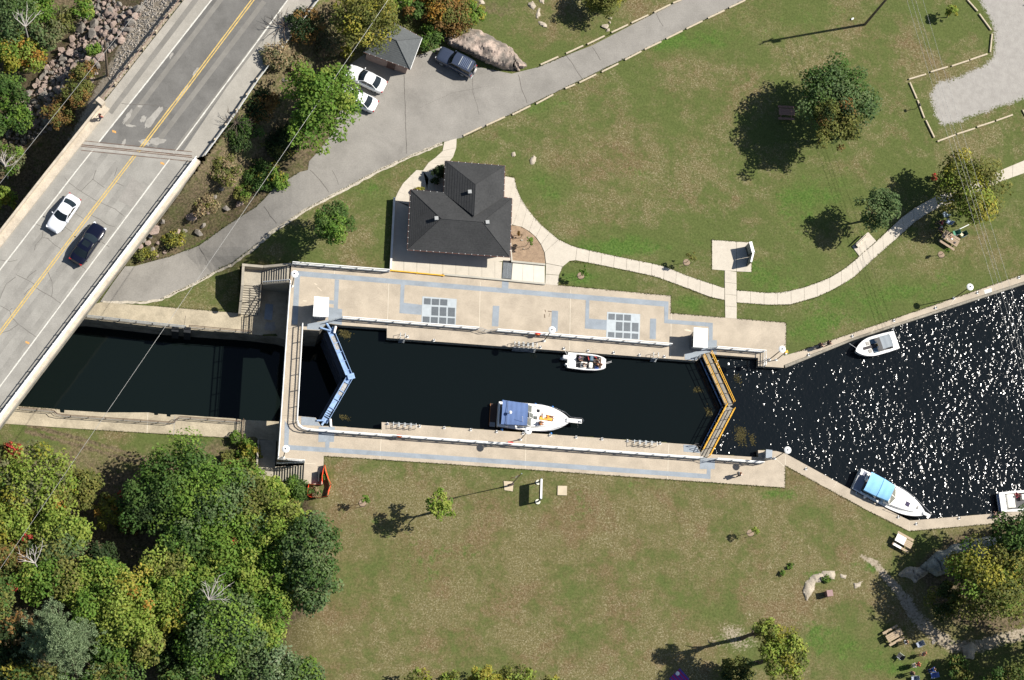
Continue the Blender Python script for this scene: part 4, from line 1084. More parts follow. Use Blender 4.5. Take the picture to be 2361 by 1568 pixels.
EZ, RZ = 2.55, 4.35
A = {k: P(*v, EZ) for k, v in dict(tl=(946.5, 437), j1=(1022.8, 444.5), bl=(939, 575.8), br=(1175.5, 593), tr=(1180.5, 457.5), j2=(1161.5, 454.5), utl=(1026.5, 371), utr=(1164, 382.5)).items()}
R1, R2 = P(1017.8, 504.5, RZ), P(1112.8, 512, RZ)
U1, U2 = P(1096.5, 426, RZ - .05), P(1093, 499, RZ - .05)
b = MB(); zr = RZ
roof_plane(house, [A['bl'], A['br'], R2, R1], SHING)
roof_plane(house, [A['tl'], A['bl'], R1], SHING)
roof_plane(house, [A['br'], A['tr'], R2], SHING)
roof_plane(house, [A['tr'] , A['tl'], R1, R2], SHING)
roof_plane(house, [A['utr'], A['utl'], U1], SHING)
# the cross wing reaches over the back slope down to its valleys
b = MB(); e = Vector((0, 0, .03))
def wing(par, eave0, eave1, top, foot):
    n = 12; m = MB()
    for k in range(n):
        t0, t1 = k / n, (k + 1) / n
        a, bb = eave0.lerp(top, t0) + e, eave1.lerp(foot, t0) + e; c, d = eave1.lerp(foot, t1) + e, eave0.lerp(top, t1) + e
        u = Vector((0, 0, .022)); m.add([a + u, bb + u, c, d, a, bb], [(0, 1, 2, 3), (0, 4, 5, 1)])
    return m.build('roof_slope', SHING, par)
wing(house, A['utl'], A['j1'], U1, U2); wing(house, A['utr'], A['j2'], U1, U2)
for p, q in ((R1, R2), (R1, A['bl']), (R1, A['tl']), (R2, A['br']), (R2, A['tr']), (U1, U2), (U1, A['utl']), (U1, A['utr'])):
    b = MB(); b.path([p + e * .4, q + e * .4], .045, 5); b.build('ridge_cap', SHING, house)
# walls
def inset(pts, d):
    c = sum(pts, Vector((0, 0, 0))) / len(pts); return [p + (c - p).normalized() * d for p in pts]
for q in ([A['tl'], A['bl'], A['br'], A['tr']], [A['utl'], A['j1'], A['j2'], A['utr']]):
    w = inset(q, 1.25); b = MB(); b.prism([(p.x, p.y, EZ - .05) for p in w], -.2); b.build('wall', BRICK, house)
    b = MB(); b.prism([(p.x, p.y, EZ - .06) for p in q], EZ - .14); b.build('soffit', FASCIA, house)
w = inset([A['tl'], A['bl'], A['br'], A['tr']], 1.25)
for k in range(4):
    p = w[1].lerp(w[2], .15 + .22 * k); d = (w[2] - w[1]).normalized(); nn = Vector((d.y, -d.x, 0))
    b = MB(); b.obox((p.x + nn.x * .02, p.y + nn.y * .02, .9), (1.1, .06, 1.1), math.atan2(d.y, d.x)); f = b.build('window', WHITE, house)
    b = MB(); b.obox((p.x + nn.x * .05, p.y + nn.y * .05, .97), (.96, .04, .96), math.atan2(d.y, d.x)); b.build('pane', GLASS, f)
for a, c in (('bl', 'br'), ('br', 'tr'), ('tl', 'bl'), ('tl', 'j1'), ('utl', 'j1'), ('utl', 'utr'), ('utr', 'j2'), ('j2', 'tr')): eave_brackets(house, A[a], A[c], FASCIA)
for x, y, z in ((1082.7, 443, 4.1), (1006, 504, 4.25), (1123.5, 513, 4.2)):
    p = P(x, y, z); b = MB(); b.obox((p.x, p.y, z - .25), (.36, .36, .40), .1); v = b.build('roof_vent', M('vent_metal', (.34, .35, .345), .5, .3), house)
    b = MB(); b.obox((p.x, p.y, z + .17), (.40, .40, .05), .1); b.build('cap', M('vent_metal', (.34, .35, .345), .5, .3), v)
# terrace wall left of the house
tw = thing('terrace_wall', 'thin pale wall standing along the left side of the lock house terrace', 'wall', P(905, 540, 0))
b = MB(); p0, p1 = P(909, 457, .35), P(900.5, 621, .35)
d = (p1 - p0); b.obox(((p0.x + p1.x) / 2, (p0.y + p1.y) / 2, -.9), (d.length, .16, 1.45), math.atan2(d.y, d.x)); b.build('wall', CREAM, tw)
b = MB(); b.obox(((p0.x + p1.x) / 2, (p0.y + p1.y) / 2, .55), (d.length + .05, .22, .06), math.atan2(d.y, d.x)); b.build('coping', M('coping', (.66, .64, .6), .8), tw)
for k in range(2): pass
# ------------------------------------------------------------------ hut by the parking place
hut = thing('garage_hut', 'small grey hip roofed hut half under a tree beside the parked cars', 'building', P(905, 95, 0))
hz, ht = 2.5, 4.0
h = [P(962, 165 - 2, hz), P(836, 122, hz), P(868, 40, hz), P(974, 88, hz)]
h = [P(945.5, 160, hz), P(838, 120, hz), P(893, 44, hz), P(973, 87, hz)]
top1, top2 = P(914, 93, ht), P(893, 85, ht)
roof_plane(hut, [h[1], h[0], top1, top2], SHING2); roof_plane(hut, [h[0], h[3], top1], SHING2); roof_plane(hut, [h[3], h[2], top2, top1], SHING2); roof_plane(hut, [h[2], h[1], top2], SHING2)
for p, q in ((top1, top2), (top1, h[0]), (top1, h[3]), (top2, h[1]), (top2, h[2])):
    b = MB(); b.path([p + e, q + e], .06, 5); b.build('ridge_cap', SHING2, hut)
w = inset(h, .45); b = MB(); b.prism([(p.x, p.y, hz - .05) for p in w], -.2); b.build('wall', M('hut_cladding', (.30, .22, .19), .9), hut)
b = MB(); b.prism([(p.x, p.y, hz - .06) for p in h], hz - .13); b.build('soffit', FASCIA, hut)
for a, c in ((0, 1), (0, 3), (3, 2)): eave_brackets(hut, h[a], h[c], WHITE if a == 0 and c == 3 else FASCIA, br=.04)
d = (w[0] - w[1]).normalized(); p = w[1].lerp(w[0], .62); nn = Vector((d.y, -d.x, 0))
b = MB(); b.obox((p.x + nn.x * .03, p.y + nn.y * .03, .02), (.95, .06, 2.0), math.atan2(d.y, d.x)); dd = b.build('door', M('hut_door', (.09, .05, .04), .7), hut)
b = MB(); b.ell((p.x + nn.x * .09 + d.x * .35, p.y + nn.y * .09 + d.y * .35, 1.0), (.04, .04, .04), 6, 4); b.build('handle', CHROME, dd)

# ------------------------------------------------------------------ white roofed control cabins
def cabin(corners, label, zt=2.45):
    c = [P(x, y, zt) for x, y in corners]; ctr = sum(c, Vector((0, 0, 0))) / 4
    t = thing('control_cabin', label, 'cabin', (ctr.x, ctr.y, 0))
    b = MB(); b.prism([(p.x, p.y, zt) for p in c], zt - .14); r = b.build('roof', M('white_roof', (.86, .86, .84), .5, var=.02), t)
    bv = r.modifiers.new('round', 'BEVEL'); bv.width = .06; bv.segments = 2
    w = inset(c, .32)
    b = MB(); b.prism([(p.x, p.y, 1.0) for p in w], .0); b.build('wall', M('cabin_wall', (.11, .115, .13), .7), t)
    for k in range(4):
        p, q = w[k], w[(k + 1) % 4]; d = q - p; m = (p + q) / 2; ang = math.atan2(d.y, d.x)
        for i in range(2):
            s = p.lerp(q, .25 + .5 * i); b = MB(); b.obox((s.x, s.y, 1.0), (d.length * .44, .05, 1.22), ang); b.build('window', GLASS, t)
        for i in range(3):
            s = p.lerp(q, .02 + .48 * i); b = MB(); b.obox((s.x, s.y, .98), (.07, .08, 1.32), ang); b.build('mullion', STEELG, t)
    b = MB(); b.obox((ctr.x, ctr.y, .1), (.9, .7, .8), .1); b.build('control_desk', M('desk_grey', (.3, .32, .34), .6), t)
    return t
cabin([(724.7, 683), (759, 686), (757, 731), (721.5, 729)], 'white flat roofed control cabin beside the blue lock gate')
cabin([(1599.8, 754.8), (1632.5, 757.3), (1631.7, 802), (1598.5, 800)], 'white flat roofed control cabin beside the yellow gate walkway')
# ------------------------------------------------------------------ lock gates
def gate_leaf(par, a, c, wid, ztop, body, name='gate_leaf', zb=-9.0):
    p, q = P(*a, ztop), P(*c, ztop); d = q - p; ang = math.atan2(d.y, d.x); m = (p + q) / 2
    b = MB(); b.obox((m.x, m.y, zb), (d.length, wid, ztop - zb), ang); return b.build(name, body, par), p, q, d, ang
def plank_walk(par, a, c, wid, z, n_len, n_w=3):
    p, q = P(*a, z), P(*c, z); d = q - p; L = d.length; ang = math.atan2(d.y, d.x); u = d.normalized(); v = Vector((-u.y, u.x, 0))
    for i in range(n_len):
        for k in range(n_w):
            s = p + u * (L * (i + .5) / n_len) + v * (wid * ((k + .5) / n_w - .5))
            b = MB(); b.obox((s.x, s.y, z - .06), (L / n_len - .03, wid / n_w - .025, .06), ang); b.build('plank', GREYW, par)
g2 = thing('lock_gate', 'closed lock gates with yellow railed timber walkway at the upper end', 'lock gate', P(1681, 935, 0))
leafs = [((1626, 815), (1682, 937)), ((1682, 937), (1622, 1052))]
for a, c in leafs:
    o, p, q, d, ang = gate_leaf(g2, a, c, .55, -.12, GATED)
    u = d.normalized(); v = Vector((-u.y, u.x, 0)); side = -1 if v.x > 0 else 1; v = v * side
    # fender beam low on the chamber side, and cross ribs
    b = MB(); m = (p + q) / 2 + v * .62; b.obox((m.x, m.y, -.75), (d.length * .94, .12, .14), ang); b.build('fender_beam', GATEB, o)
    for k in range(7):
        s = p.lerp(q, (k + .5) / 7) + v * .42; b = MB(); b.obox((s.x, s.y, -.72), (.1, .5, .5), ang); b.build('bracket', GATED, o)
    plank_walk(g2, a, c, .86, 0.03, 5)
    vv = Vector((-u.y, u.x, 0))
    for s_ in (-1, 1):
        e0 = P(*a, 0) + vv * (.48 * s_); e1 = P(*c, 0) + vv * (.48 * s_)
        inner = (vv * s_).x < 0
        sh = .22 if a[1] < 900 else .22
        e0 = e0.lerp(e1, .02); e1 = e1.lerp(e0, .03) if not inner else e1.lerp(e0, .07)
        for h_ in (1.08, .58):
            if h_ == .58 and False: continue
            pipe(g2, [e0 + Vector((0, 0, h_)), e1 + Vector((0, 0, h_))], .045, YELLOW, 'rail')
        for k in range(6):
            s = e0.lerp(e1, k / 5); b = MB(); b.tube(s + Vector((0, 0, .0)), s + Vector((0, 0, 1.08)), .038, n=6); b.build('post', YELLOW, g2)
g1 = thing('lock_gate', 'closed pale blue steel lock gates at the foot bridge end of the chamber', 'lock gate', P(806, 870, 0))
GRIT = M('gritty_scale', (0.36, 0.35, 0.33), .9, var=.35, scale=2.5, fine=.25, fscale=10)
for idx, (a, c) in enumerate([((760, 757), (806, 868)), ((806, 871), (747, 974))]):
    o, p, q, d, ang = gate_leaf(g1, a, c, .62, -.25, GATED)
    u = d.normalized(); v = Vector((-u.y, u.x, 0)); v = v if v.x > 0 else -v
    b = MB(); m = (p + q) / 2; b.obox((m.x, m.y, -.249), (d.length, .70, .05), ang); b.build('top_plate', GATEB, g1)
    for s_, hh in ((1, .22), (-1, .12)):
        s = m + v * (.34 * s_); b = MB(); b.obox((s.x, s.y, -.2), (d.length, .05, hh), ang); b.build('flange', GATEB, g1)
    s = m + v * .22; b = MB(); b.obox((s.x, s.y, -.196), (d.length * .72, .12, .01), ang); b.build('slot', PIT_SHADE, g1)
    for k in range(5):
        s = p.lerp(q, .12 + .19 * k); b = MB(); b.obox((s.x, s.y, -.2), (.07, .62, .12), ang); b.build('stiffener', GATEB, g1)
    # girders on the tail side
    for z in (-1.2, -2.6, -4.2, -5.8):
        s = m - v * .5; b = MB(); b.obox((s.x, s.y, z), (d.length * .96, .5, .12), ang); b.build('girder', GATED, o)
    s = p.lerp(q, .3 if idx == 0 else .25); b = MB(); b.obox((s.x, s.y, -.195), (1.6, .5, .01), ang); b.build('silt', GRIT, g1)
    if idx == 1:
        for k in range(4):
            s = q.lerp(p, .10 + .045 * k); b = MB(); b.obox((s.x, s.y, -.19), (.09, .6, .01), ang); b.build('slot', PIT_SHADE, g1)
    e_ = P(*((752, 745) if idx == 0 else (741, 981)), -.1); s = p.lerp(q, .05) if idx == 0 else q.lerp(p, .05)
    b = MB(); b.tube(e_ + Vector((0, 0, .1)), Vector((s.x, s.y, -.05)), .13, n=8); b.build('hinge_arm', GATEB, g1)
    e_ = P(*((738, 756) if idx == 0 else (730, 970)), 0); b = MB(); b.tube(e_ + Vector((0, 0, .12)), Vector((s.x, s.y, .0)) + u * .1, .1, n=8); b.build('strut', GATEB, g1)
b = MB(); s = P(809, 869, -.2); b.obox((s.x, s.y, -.2), (.75, .6, .3), .3); b.build('mitre_block', GATEB, g1)
for x0, y0, x1, y1 in ((774, 752, 770.5, 768), (761.5, 966, 763, 984)):
    b = MB(); b.tube(P(x0, y0, .12), P(x1, y1, .05), .13, n=8); b.build('ram', WHITE, g1)
    b = MB(); b.tube(P(x0 + 3, y0 + 2, .1), P(x1 + 1.5, y1, .0), .03, n=5); b.build('hose', M('orange_hose', (.5, .16, .04), .6), g1)
# curved walls of the gate pockets
# ------------------------------------------------------------------ lamps
LAMPS = [((673, 660), 'round white saucer lamp on a black post at the top of the sunlit stair'), ((653, 1055), 'round white saucer lamp at the corner of the deck above the shaded stair'),
         ((1254, 786), 'round white saucer lamp on the upper lock wall above the small motor boat'), ((1200, 1013.5), 'round white saucer lamp on the lower lock wall in front of the big cruiser'),
         ((1774, 829), 'round white saucer lamp beside the amber signal at the upper lock entrance'), ((1786, 1057), 'round white saucer lamp at the corner of the lower quay by the grey box'), ((2199, 688), 'round white saucer lamp standing alone on the upper quay')]
def lamp():
    t = thing('street_lamp', LAMPS[0][1], 'street lamp', P(*LAMPS[0][0], 0), 0, 'saucer lamps around the lock')
    b = MB(); b.lathe((0, 0, 0), [(.16, 0), (.16, .05), (.11, .09), (.09, .32), (.06, .34)], 12); b.build('base', WHITE, t, True, local=True)
    b = MB(); b.tube((0, 0, .3), (0, 0, 4.75), .055, .045, 8); b.build('post', BLACKP, t, True, local=True)
    b = MB(); b.lathe((0, 0, 4.7), [(.06, 0), (.09, .05), (.13, .18), (.12, .26)], 12); b.build('lantern', GLASS, t, True, local=True)
    b = MB(); b.lathe((0, 0, 4.95), [(.39, 0), (.40, .02), (.34, .07), (.2, .12), (.09, .15), (.07, .16)], 24); s = b.build('shade', WHITE, t, True, local=True)
    b = MB(); b.lathe((0, 0, 5.1), [(.075, 0), (.07, .06), (.03, .09)], 10); b.build('finial', DARKM, s, True, local=True)
    return t
l0 = lamp()
for k, (p, lab) in enumerate(LAMPS):
    o = l0 if k == 0 else copy_tree(l0); o.location = P(*p, 0); o['label'] = lab
t = thing('signal_post', 'post with an amber signal lamp at the upper lock entrance', 'signal', P(1789.5, 830, 0))
b = MB(); b.lathe((0, 0, 0), [(.14, 0), (.14, .06), (.07, .1)], 10); b.build('base', WHITE, t, True, local=True)
b = MB(); b.tube((0, 0, .05), (0, 0, 3.7), .05, n=8); b.build('post', BLACKP, t, True, local=True)
b = MB(); b.obox((0, 0, 3.6), (.32, .3, .45), .3); b.build('signal_head', M('amber_head', (.85, .42, .04), .4), t, local=True)
b = MB(); b.obox((.0, -.22, 3.62), (.2, .12, .3), .3); b.build('lens_hood', WHITE, t, local=True)
# ------------------------------------------------------------------ info wall, canal sign, flag pole, slabs
t = thing('info_wall', 'two winged information wall with white copings on the square pad in the lawn', 'sign', P(1724, 592, 0))
LEAFG = M('panel_green_grey', (.035, .045, .042), .5, var=.25, scale=2.0); POST = M('poster_print', (.10, .12, .11), .5, col2=(.28, .30, .27), scale=2.2)
for a, c, th, zt in (((1720, 568.5), (1726.5, 592.5), .34, 1.85), ((1726.5, 594), (1721.5, 614), .2, 1.85)):
    p, q = P(*a, 0), P(*c, 0); d = q - p; ang = math.atan2(d.y, d.x); m = (p + q) / 2; v = Vector((-d.y, d.x, 0)).normalized(); v = v if v.x < 0 else -v
    b = MB(); b.obox((m.x, m.y, .05), (d.length, th * .8, zt - .08), ang); w = b.build('wing', LEAFG, t)
    b = MB(); s = m + v * (th * .42); b.obox((s.x, s.y, .55), (d.length * .86, .03, 1.1), ang); b.build('poster', POST, w)
    b = MB(); b.obox((m.x, m.y, zt - .03), (d.length + .04, th, .08), ang); b.build('coping', WHITE, t)
t = thing('canal_sign', 'broad white board on two dark posts with round footings facing the lock', 'sign', P(1240, 1134, 0))
for k, (x, y) in enumerate(((1240.7, 1112.4), (1239.6, 1157))):
    p = P(x, y, 0); b = MB(); b.lathe((p.x, p.y, 0), [(.28, 0), (.28, .09), (.26, .1)], 20); b.build('footing', M('lime_footing', (.68, .66, .54), .8), t)
    b = MB(); b.obox((p.x, p.y, 0), (.14, .14, 2.15), 0); b.build('post', M('blue_grey_post', (.12, .17, .20), .6), t)
p, q = P(1240.7, 1112.4, 0), P(1239.6, 1157, 0); m = (p + q) / 2; d = q - p
b = MB(); b.obox((m.x, m.y, 1.12), (d.length, .13, 1.0), math.atan2(d.y, d.x)); b.build('board', M('board_dark', (.09, .07, .06), .6), t)
b = MB(); b.obox((m.x, m.y, 2.12), (d.length, .2, .06), math.atan2(d.y, d.x)); b.build('coping', WHITE, t)
for pts, lab in (([(1161.5, 1109), (1184, 1110.5), (1182.5, 1133), (1163, 1130)], 'square concrete pad at the foot of the flagpole'), ([(1286, 1120), (1307.5, 1120.5), (1307, 1142), (1285.5, 1141.5)], 'bare square concrete pad in the grass right of the white board sign')):
    b = MB(); b.prism([P(x, y, .05) for x, y in pts], -.1); tag(b.build('concrete_pad', M('pad_concrete', (.50, .42, .30), .9, var=.12, scale=1.5)), lab, 'concrete pad')
t = thing('flagpole', 'tall flagpole with a furled red and white flag on a square pad', 'flagpole', P(1176.6, 1119.5, 0))
b = MB(); b.tube((0, 0, 0), (0, 0, 7.3), .06, .035, 8); b.build('pole', M('pole_grey', (.20, .17, .15), .5), t, True, local=True)
b = MB(); b.obox((0, 0, .0), (.5, .16, .9), .3); b.obox((-.2, 0, .75), (.5, .08, .12), .3); b.build('tabernacle', M('tabernacle', (.10, .07, .07), .6), t, local=True)
b = MB(); b.ell((0, 0, 7.34), (.07, .07, .06), 8, 5); b.build('finial', STEELG, t, True, local=True)
fl = MB(); rows = []
for i in range(17):
    s = i / 16
    rows.append([(-s * .85 + .02 - .10 * u + .05 * math.sin(s * 9), -s * .30 + .12 * math.sin(s * 7 + u * 2) * s, 7.05 - u * 1.0 - s * 1.0 - .12 * math.sin(s * 5)) for u in np.linspace(0, 1, 9)])
fl.grid(rows)
nf = len(fl.f); fl.mi = [1 if 4 <= (k // 8) < 12 else 0 for k in range(nf)]
for k in range(nf):
    i, u = k // 8, k % 8
    if 6 <= i <= 9 and 2 <= u <= 5 and not ((i in (6, 9)) and u in (2, 5)): fl.mi[k] = 0
fo = fl.build('flag', [M('flag_red', (.50, .015, .03), .7, var=.05), M('flag_white', (.78, .78, .78), .7, var=.03)], t, True, 60, local=True)
# ------------------------------------------------------------------ orange snow fence
t = thing('snow_fence', 'orange mesh safety fence looped round a weedy hole beside the lower deck', 'fence', P(735, 1110, 0))
fp = [(748.5, 1073), (763, 1119), (755.5, 1145), (730.5, 1149), (709.5, 1145), (712, 1117.5), (742.5, 1119), (747.5, 1075)]
for a, c in zip(fp, fp[1:] + fp[:1]):
    if c == fp[0]: continue
    p, q = G(*a), G(*c); d = q - p; nseg = max(2, int(d.length / .5)); b = MB()
    r0 = []; r1 = []
    for k in range(nseg + 1):
        s = p.lerp(q, k / nseg); sag = .10 * math.sin(math.pi * k / nseg); lean = Vector((-.22, -.1, 0))
        r0.append(s + Vector((0, 0, .12))); r1.append(s + Vector((0, 0, .72 - sag)) + lean * .75 * (.2 + .8 * math.sin(math.pi * k / nseg)))
    b.grid([r0, [a_.lerp(b_, .5) + Vector((.03, .02, 0)) for a_, b_ in zip(r0, r1)], r1]); b.build('mesh_panel', ORANGE, t)
    b = MB(); b.tube(p, p + Vector((0, 0, .85)), .025, n=5); b.build('stake', DARKM, t)
# ------------------------------------------------------------------ bollards, ladders, life rings, small lock gear
def bollard():
    t = thing('mooring_bollard', 'x', 'bollard', (0, 0, 0), 0, 'mooring bollards on the lock walls')
    b = MB(); b.obox((0, 0, 0), (.3, .2, .03)); b.build('plate', WHITE, t, local=True)
    b = MB(); b.tube((0, 0, .02), (0, 0, .34), .05, n=8); b.build('post', DARKM, t, True, local=True)
    b = MB(); b.path([(-.14, 0, .2), (.14, 0, .2)], .028, 6); b.build('cross_bar', DARKM, t, True, local=True)
    return t
bo = bollard()
BN = T(1, 1, [(1400, 1542)]) + [(1001, 786)] + T(2, 2, [(265, 72), (480, 84), (705, 104), (940, 122), (1178, 143), (1407, 158)])
BS = T(1, 2, [(1215, 768), (1512, 791), (1738, 805), (1983, 824), (2222, 841)]) + T(2, 2, [(105, 858), (353, 874), (594, 892), (833, 909), (1067, 926), (1368, 948)])
first = True
for pts, wl in ((BN, 'upper'), (BS, 'lower')):
    for k, (x, y) in enumerate(pts):
        o = bo if first else copy_tree(bo); first = False
        o.location = P(x, y + (-1.2 if wl == 'upper' else 1.0), 0); o.rotation_euler.z = rad(85)
        o['label'] = f'{ORD[k]} iron mooring bollard from the blue gate along the {wl} lock wall'
for k, (x, y) in enumerate([(1966, 777), (2062, 741), (2158, 712), (2254, 677), (2350, 642), (1865, 820)]):
    o = copy_tree(bo); o.location = P(x, y - 2, 0); o['group'] = 'mooring bollards on the quays'
    o['label'] = f'iron mooring bollard on the upper quay, ' + ['at the bow of the grey topped runabout', 'at the stern of the grey topped runabout', 'just left of the solitary saucer lamp', 'between the solitary lamp and the overhead wires', 'under the overhead wires at the picture edge', 'between the amber signal and the strolling couple'][k]
for k, (x, y) in enumerate([(1859, 1079), (1975, 1135), (2072, 1190), (2212, 1193), (2113, 1206), (2318, 1188)]):
    o = copy_tree(bo); o.location = P(x, y + 2, 0); o['group'] = 'mooring bollards on the quays'
    o['label'] = f'iron mooring bollard on the lower quay, ' + ['nearest the corner lamp', 'at the stern of the light blue canopied cruiser', 'at the bow of the light blue canopied cruiser', 'on the stretch between the two cruisers', 'just past the bend of the quay', 'at the moored white boat in the tree shade'][k]
def ladder(pts, hoops, side, label):
    """pts: the line of the wall edge; hoops: number of grab hoops"""
    p, q = P(*pts[0], 0), P(*pts[1], 0); d = q - p; u = d.normalized(); v = Vector((-u.y, u.x, 0)) * side
    t = thing('boarding_ladder', label, 'ladder', (p + q) / 2)
    for k in range(hoops):
        s = p + d * ((k + .5) / hoops); w = d.length / hoops * .78 / 2
        pts_ = [s - u * w + Vector((0, 0, -.6)), s - u * w + Vector((0, 0, .75)), s - u * w * .6 + v * .35 + Vector((0, 0, .85)), s - u * w * .6 + v * .6 + Vector((0, 0, .0))]
        b = MB(); b.path([s - u * w - v * .05 + Vector((0, 0, -.5)), s - u * w + Vector((0, 0, .8)), s - u * w + v * .45 + Vector((0, 0, .8)), s - u * w + v * .45], .03, 6); b.build('grab_hoop', STEELG, t, True)
        b = MB(); b.path([s + u * w - v * .05 + Vector((0, 0, -.5)), s + u * w + Vector((0, 0, .8)), s + u * w + v * .45 + Vector((0, 0, .8)), s + u * w + v * .45], .03, 6); b.build('grab_hoop', STEELG, t, True)
    for k in range(4):
        z = .03 - .27 * k
        b = MB(); b.tube(p - v * (.04 + .06 * k) + Vector((0, 0, z)), q - v * (.04 + .06 * k) + Vector((0, 0, z)), .04, n=6); b.build('rung', STEELG, t, True)
ladder([(904, 976.5), (959, 980)], 4, -1, 'wide steel boarding ladder with four hoops beside the blue gate end of the lower wall')
ladder([(1458, 1017), (1513, 1021)], 4, -1, 'wide steel boarding ladder with four hoops near the yellow gate on the lower wall')
ladder([(1183, 800), (1236, 804)], 5, 1, 'wide steel boarding ladder with five hoops under the lamp on the upper wall')
ladder([(920, 780.5), (934, 781.5)], 1, 1, 'narrow boarding ladder at the step of the upper wall near the blue gate')
ladder([(1502, 825), (1516, 826)], 1, 1, 'narrow boarding ladder on the upper wall short of the yellow gate cabin')
t = thing('access_hoops', 'two black hoops standing on the grey painted corner by the yellow gate', 'hand rail', P(1590, 822, 0))
for x0, y0, x1, y1 in ((1609, 823, 1617, 824), (1600, 827, 1607, 829)):
    p, q = P(x0, y0, 0), P(x1, y1, 0); pipe(t, [p, p + Vector((0, 0, .95)), q + Vector((0, 0, .95)), q], .03, BLACKP, 'hoop')
t = thing('access_hoops', 'two black hoops on the grey painted corner at the lower end of the yellow gate', 'hand rail', P(1598, 1036, 0))
for x0, y0, x1, y1 in ((1598, 1026, 1606, 1027), (1606, 1032, 1613, 1035)):
    p, q = P(x0, y0, 0), P(x1, y1, 0); pipe(t, [p, p + Vector((0, 0, .95)), q + Vector((0, 0, .95)), q], .03, BLACKP, 'hoop')
for (x, y), lab in (((1237, 773.5), 'red life ring box hung on the upper railing left of the lamp'), ((919, 1008), 'red life ring box hung on the lower railing near the boarding ladder'), ((1174, 1024), 'red life ring box hung on the lower railing by the cruiser')):
    p = P(x, y, 0); t = thing('life_ring_box', lab, 'life ring', p)
    b = MB(); b.obox((0, 0, .5), (.55, .14, .55), rad(-5)); b.build('box', RED, t, local=True)
    b = MB(); b.path([(.2 * math.cos(a), -.12, .78 + .2 * math.sin(a)) for a in np.linspace(0, 2 * math.pi, 13)[:-1]], .05, 6, closed=True); b.build('ring', M('ring_orange', (.8, .2, .04), .5), t, True, local=True)
t = thing('control_box', 'grey steel control box at the end of the lower railing by the quay', 'electrical box', P(1765, 1052, 0))
b = MB(); b.obox((0, 0, 0), (.62, .85, 1.35), rad(-4)); b.build('cabinet', M('box_grey', (.17, .20, .235), .5), t, local=True)
b = MB(); b.obox((0, 0, 1.35), (.72, .95, .06), rad(-4)); b.build('lid', M('box_lid', (.28, .32, .36), .5), t, local=True)
b = MB(); b.prism([P(x, y, .006) for x, y in [(2269, 669), (2286, 664), (2287, 673), (2271, 678)]], -.05); tag(b.build('access_hatch', M('hatch', (.55, .57, .53), .6)), 'pale square access hatch in the upper quay under the wires', 'hatch')
# ------------------------------------------------------------------ people
def skin_mesh(name, V, E, R, mat, levels=1):
    me = bpy.data.meshes.new(name); me.from_pydata([tuple(v) for v in V], E, [])
    o = bpy.data.objects.new(name, me); COL.objects.link(o)
    md = o.modifiers.new('skin', 'SKIN'); md.use_smooth_shade = True; md.branch_smoothing = 0.3
    for k, r in enumerate(R): me.skin_vertices[0].data[k].radius = (r, r)
    for k in range(len(V)): me.skin_vertices[0].data[k].use_root = (k == 0)
    sb = o.modifiers.new('sub', 'SUBSURF'); sb.levels = levels; sb.render_levels = levels
    dg = bpy.context.evaluated_depsgraph_get()
    out = bpy.data.meshes.new_from_object(o.evaluated_get(dg)); out.name = name
    bpy.data.objects.remove(o); bpy.data.meshes.remove(me)
    out.materials.clear(); out.materials.append(mat)
    return out
def pose(kind):
    """joints, facing +x, feet at the origin"""
    J = dict(pel=(0, 0, .95), bel=(0, 0, 1.1), che=(.0, 0, 1.32), nek=(.0, 0, 1.47), hea=(.02, 0, 1.58), top=(.02, 0, 1.69))
    for s, n in ((1, 'l'), (-1, 'r')):
        J.update({'sh' + n: (0, .19 * s, 1.41), 'el' + n: (-.03, .25 * s, 1.14), 'wr' + n: (.06, .25 * s, .91), 'hi' + n: (0, .095 * s, .88), 'kn' + n: (.03, .105 * s, .49), 'an' + n: (-.02, .11 * s, .08), 'to' + n: (.15, .125 * s, .035)})
    if kind == 'walk':
        J.update(knl=(.17, .1, .5), anl=(.26, .1, .10), tol=(.42, .11, .07), knr=(-.02, -.1, .48), anr=(-.30, -.1, .12), tor=(-.16, -.11, .04), ell=(-.18, .25, 1.17), wrl=(-.14, .26, .93), elr=(.12, -.25, 1.17), wrr=(.30, -.23, 1.02))
    if kind == 'sit':
        d = .47
        J = {k: (v[0], v[1], v[2] - d) for k, v in J.items()}
        for s, n in ((1, 'l'), (-1, 'r')):
            J.update({'kn' + n: (.44, .12 * s, .50), 'an' + n: (.46, .12 * s, .09), 'to' + n: (.62, .13 * s, .04), 'wr' + n: (.28, .18 * s, .62), 'el' + n: (.03, .26 * s, .68)})
    if kind == 'lie':
        J = {k: (1.69 - v[2], v[1], .14 + .4 * max(0, v[0])) for k, v in J.items()}
        J.update(knl=(1.18, .1, .30), anl=(1.55, .1, .12), tol=(1.66, .1, .2), ell=(.42, .36, .12), wrl=(.2, .3, .16), anr=(1.6, -.12, .1), tor=(1.68, -.14, .22))
    return J
FIG = {}
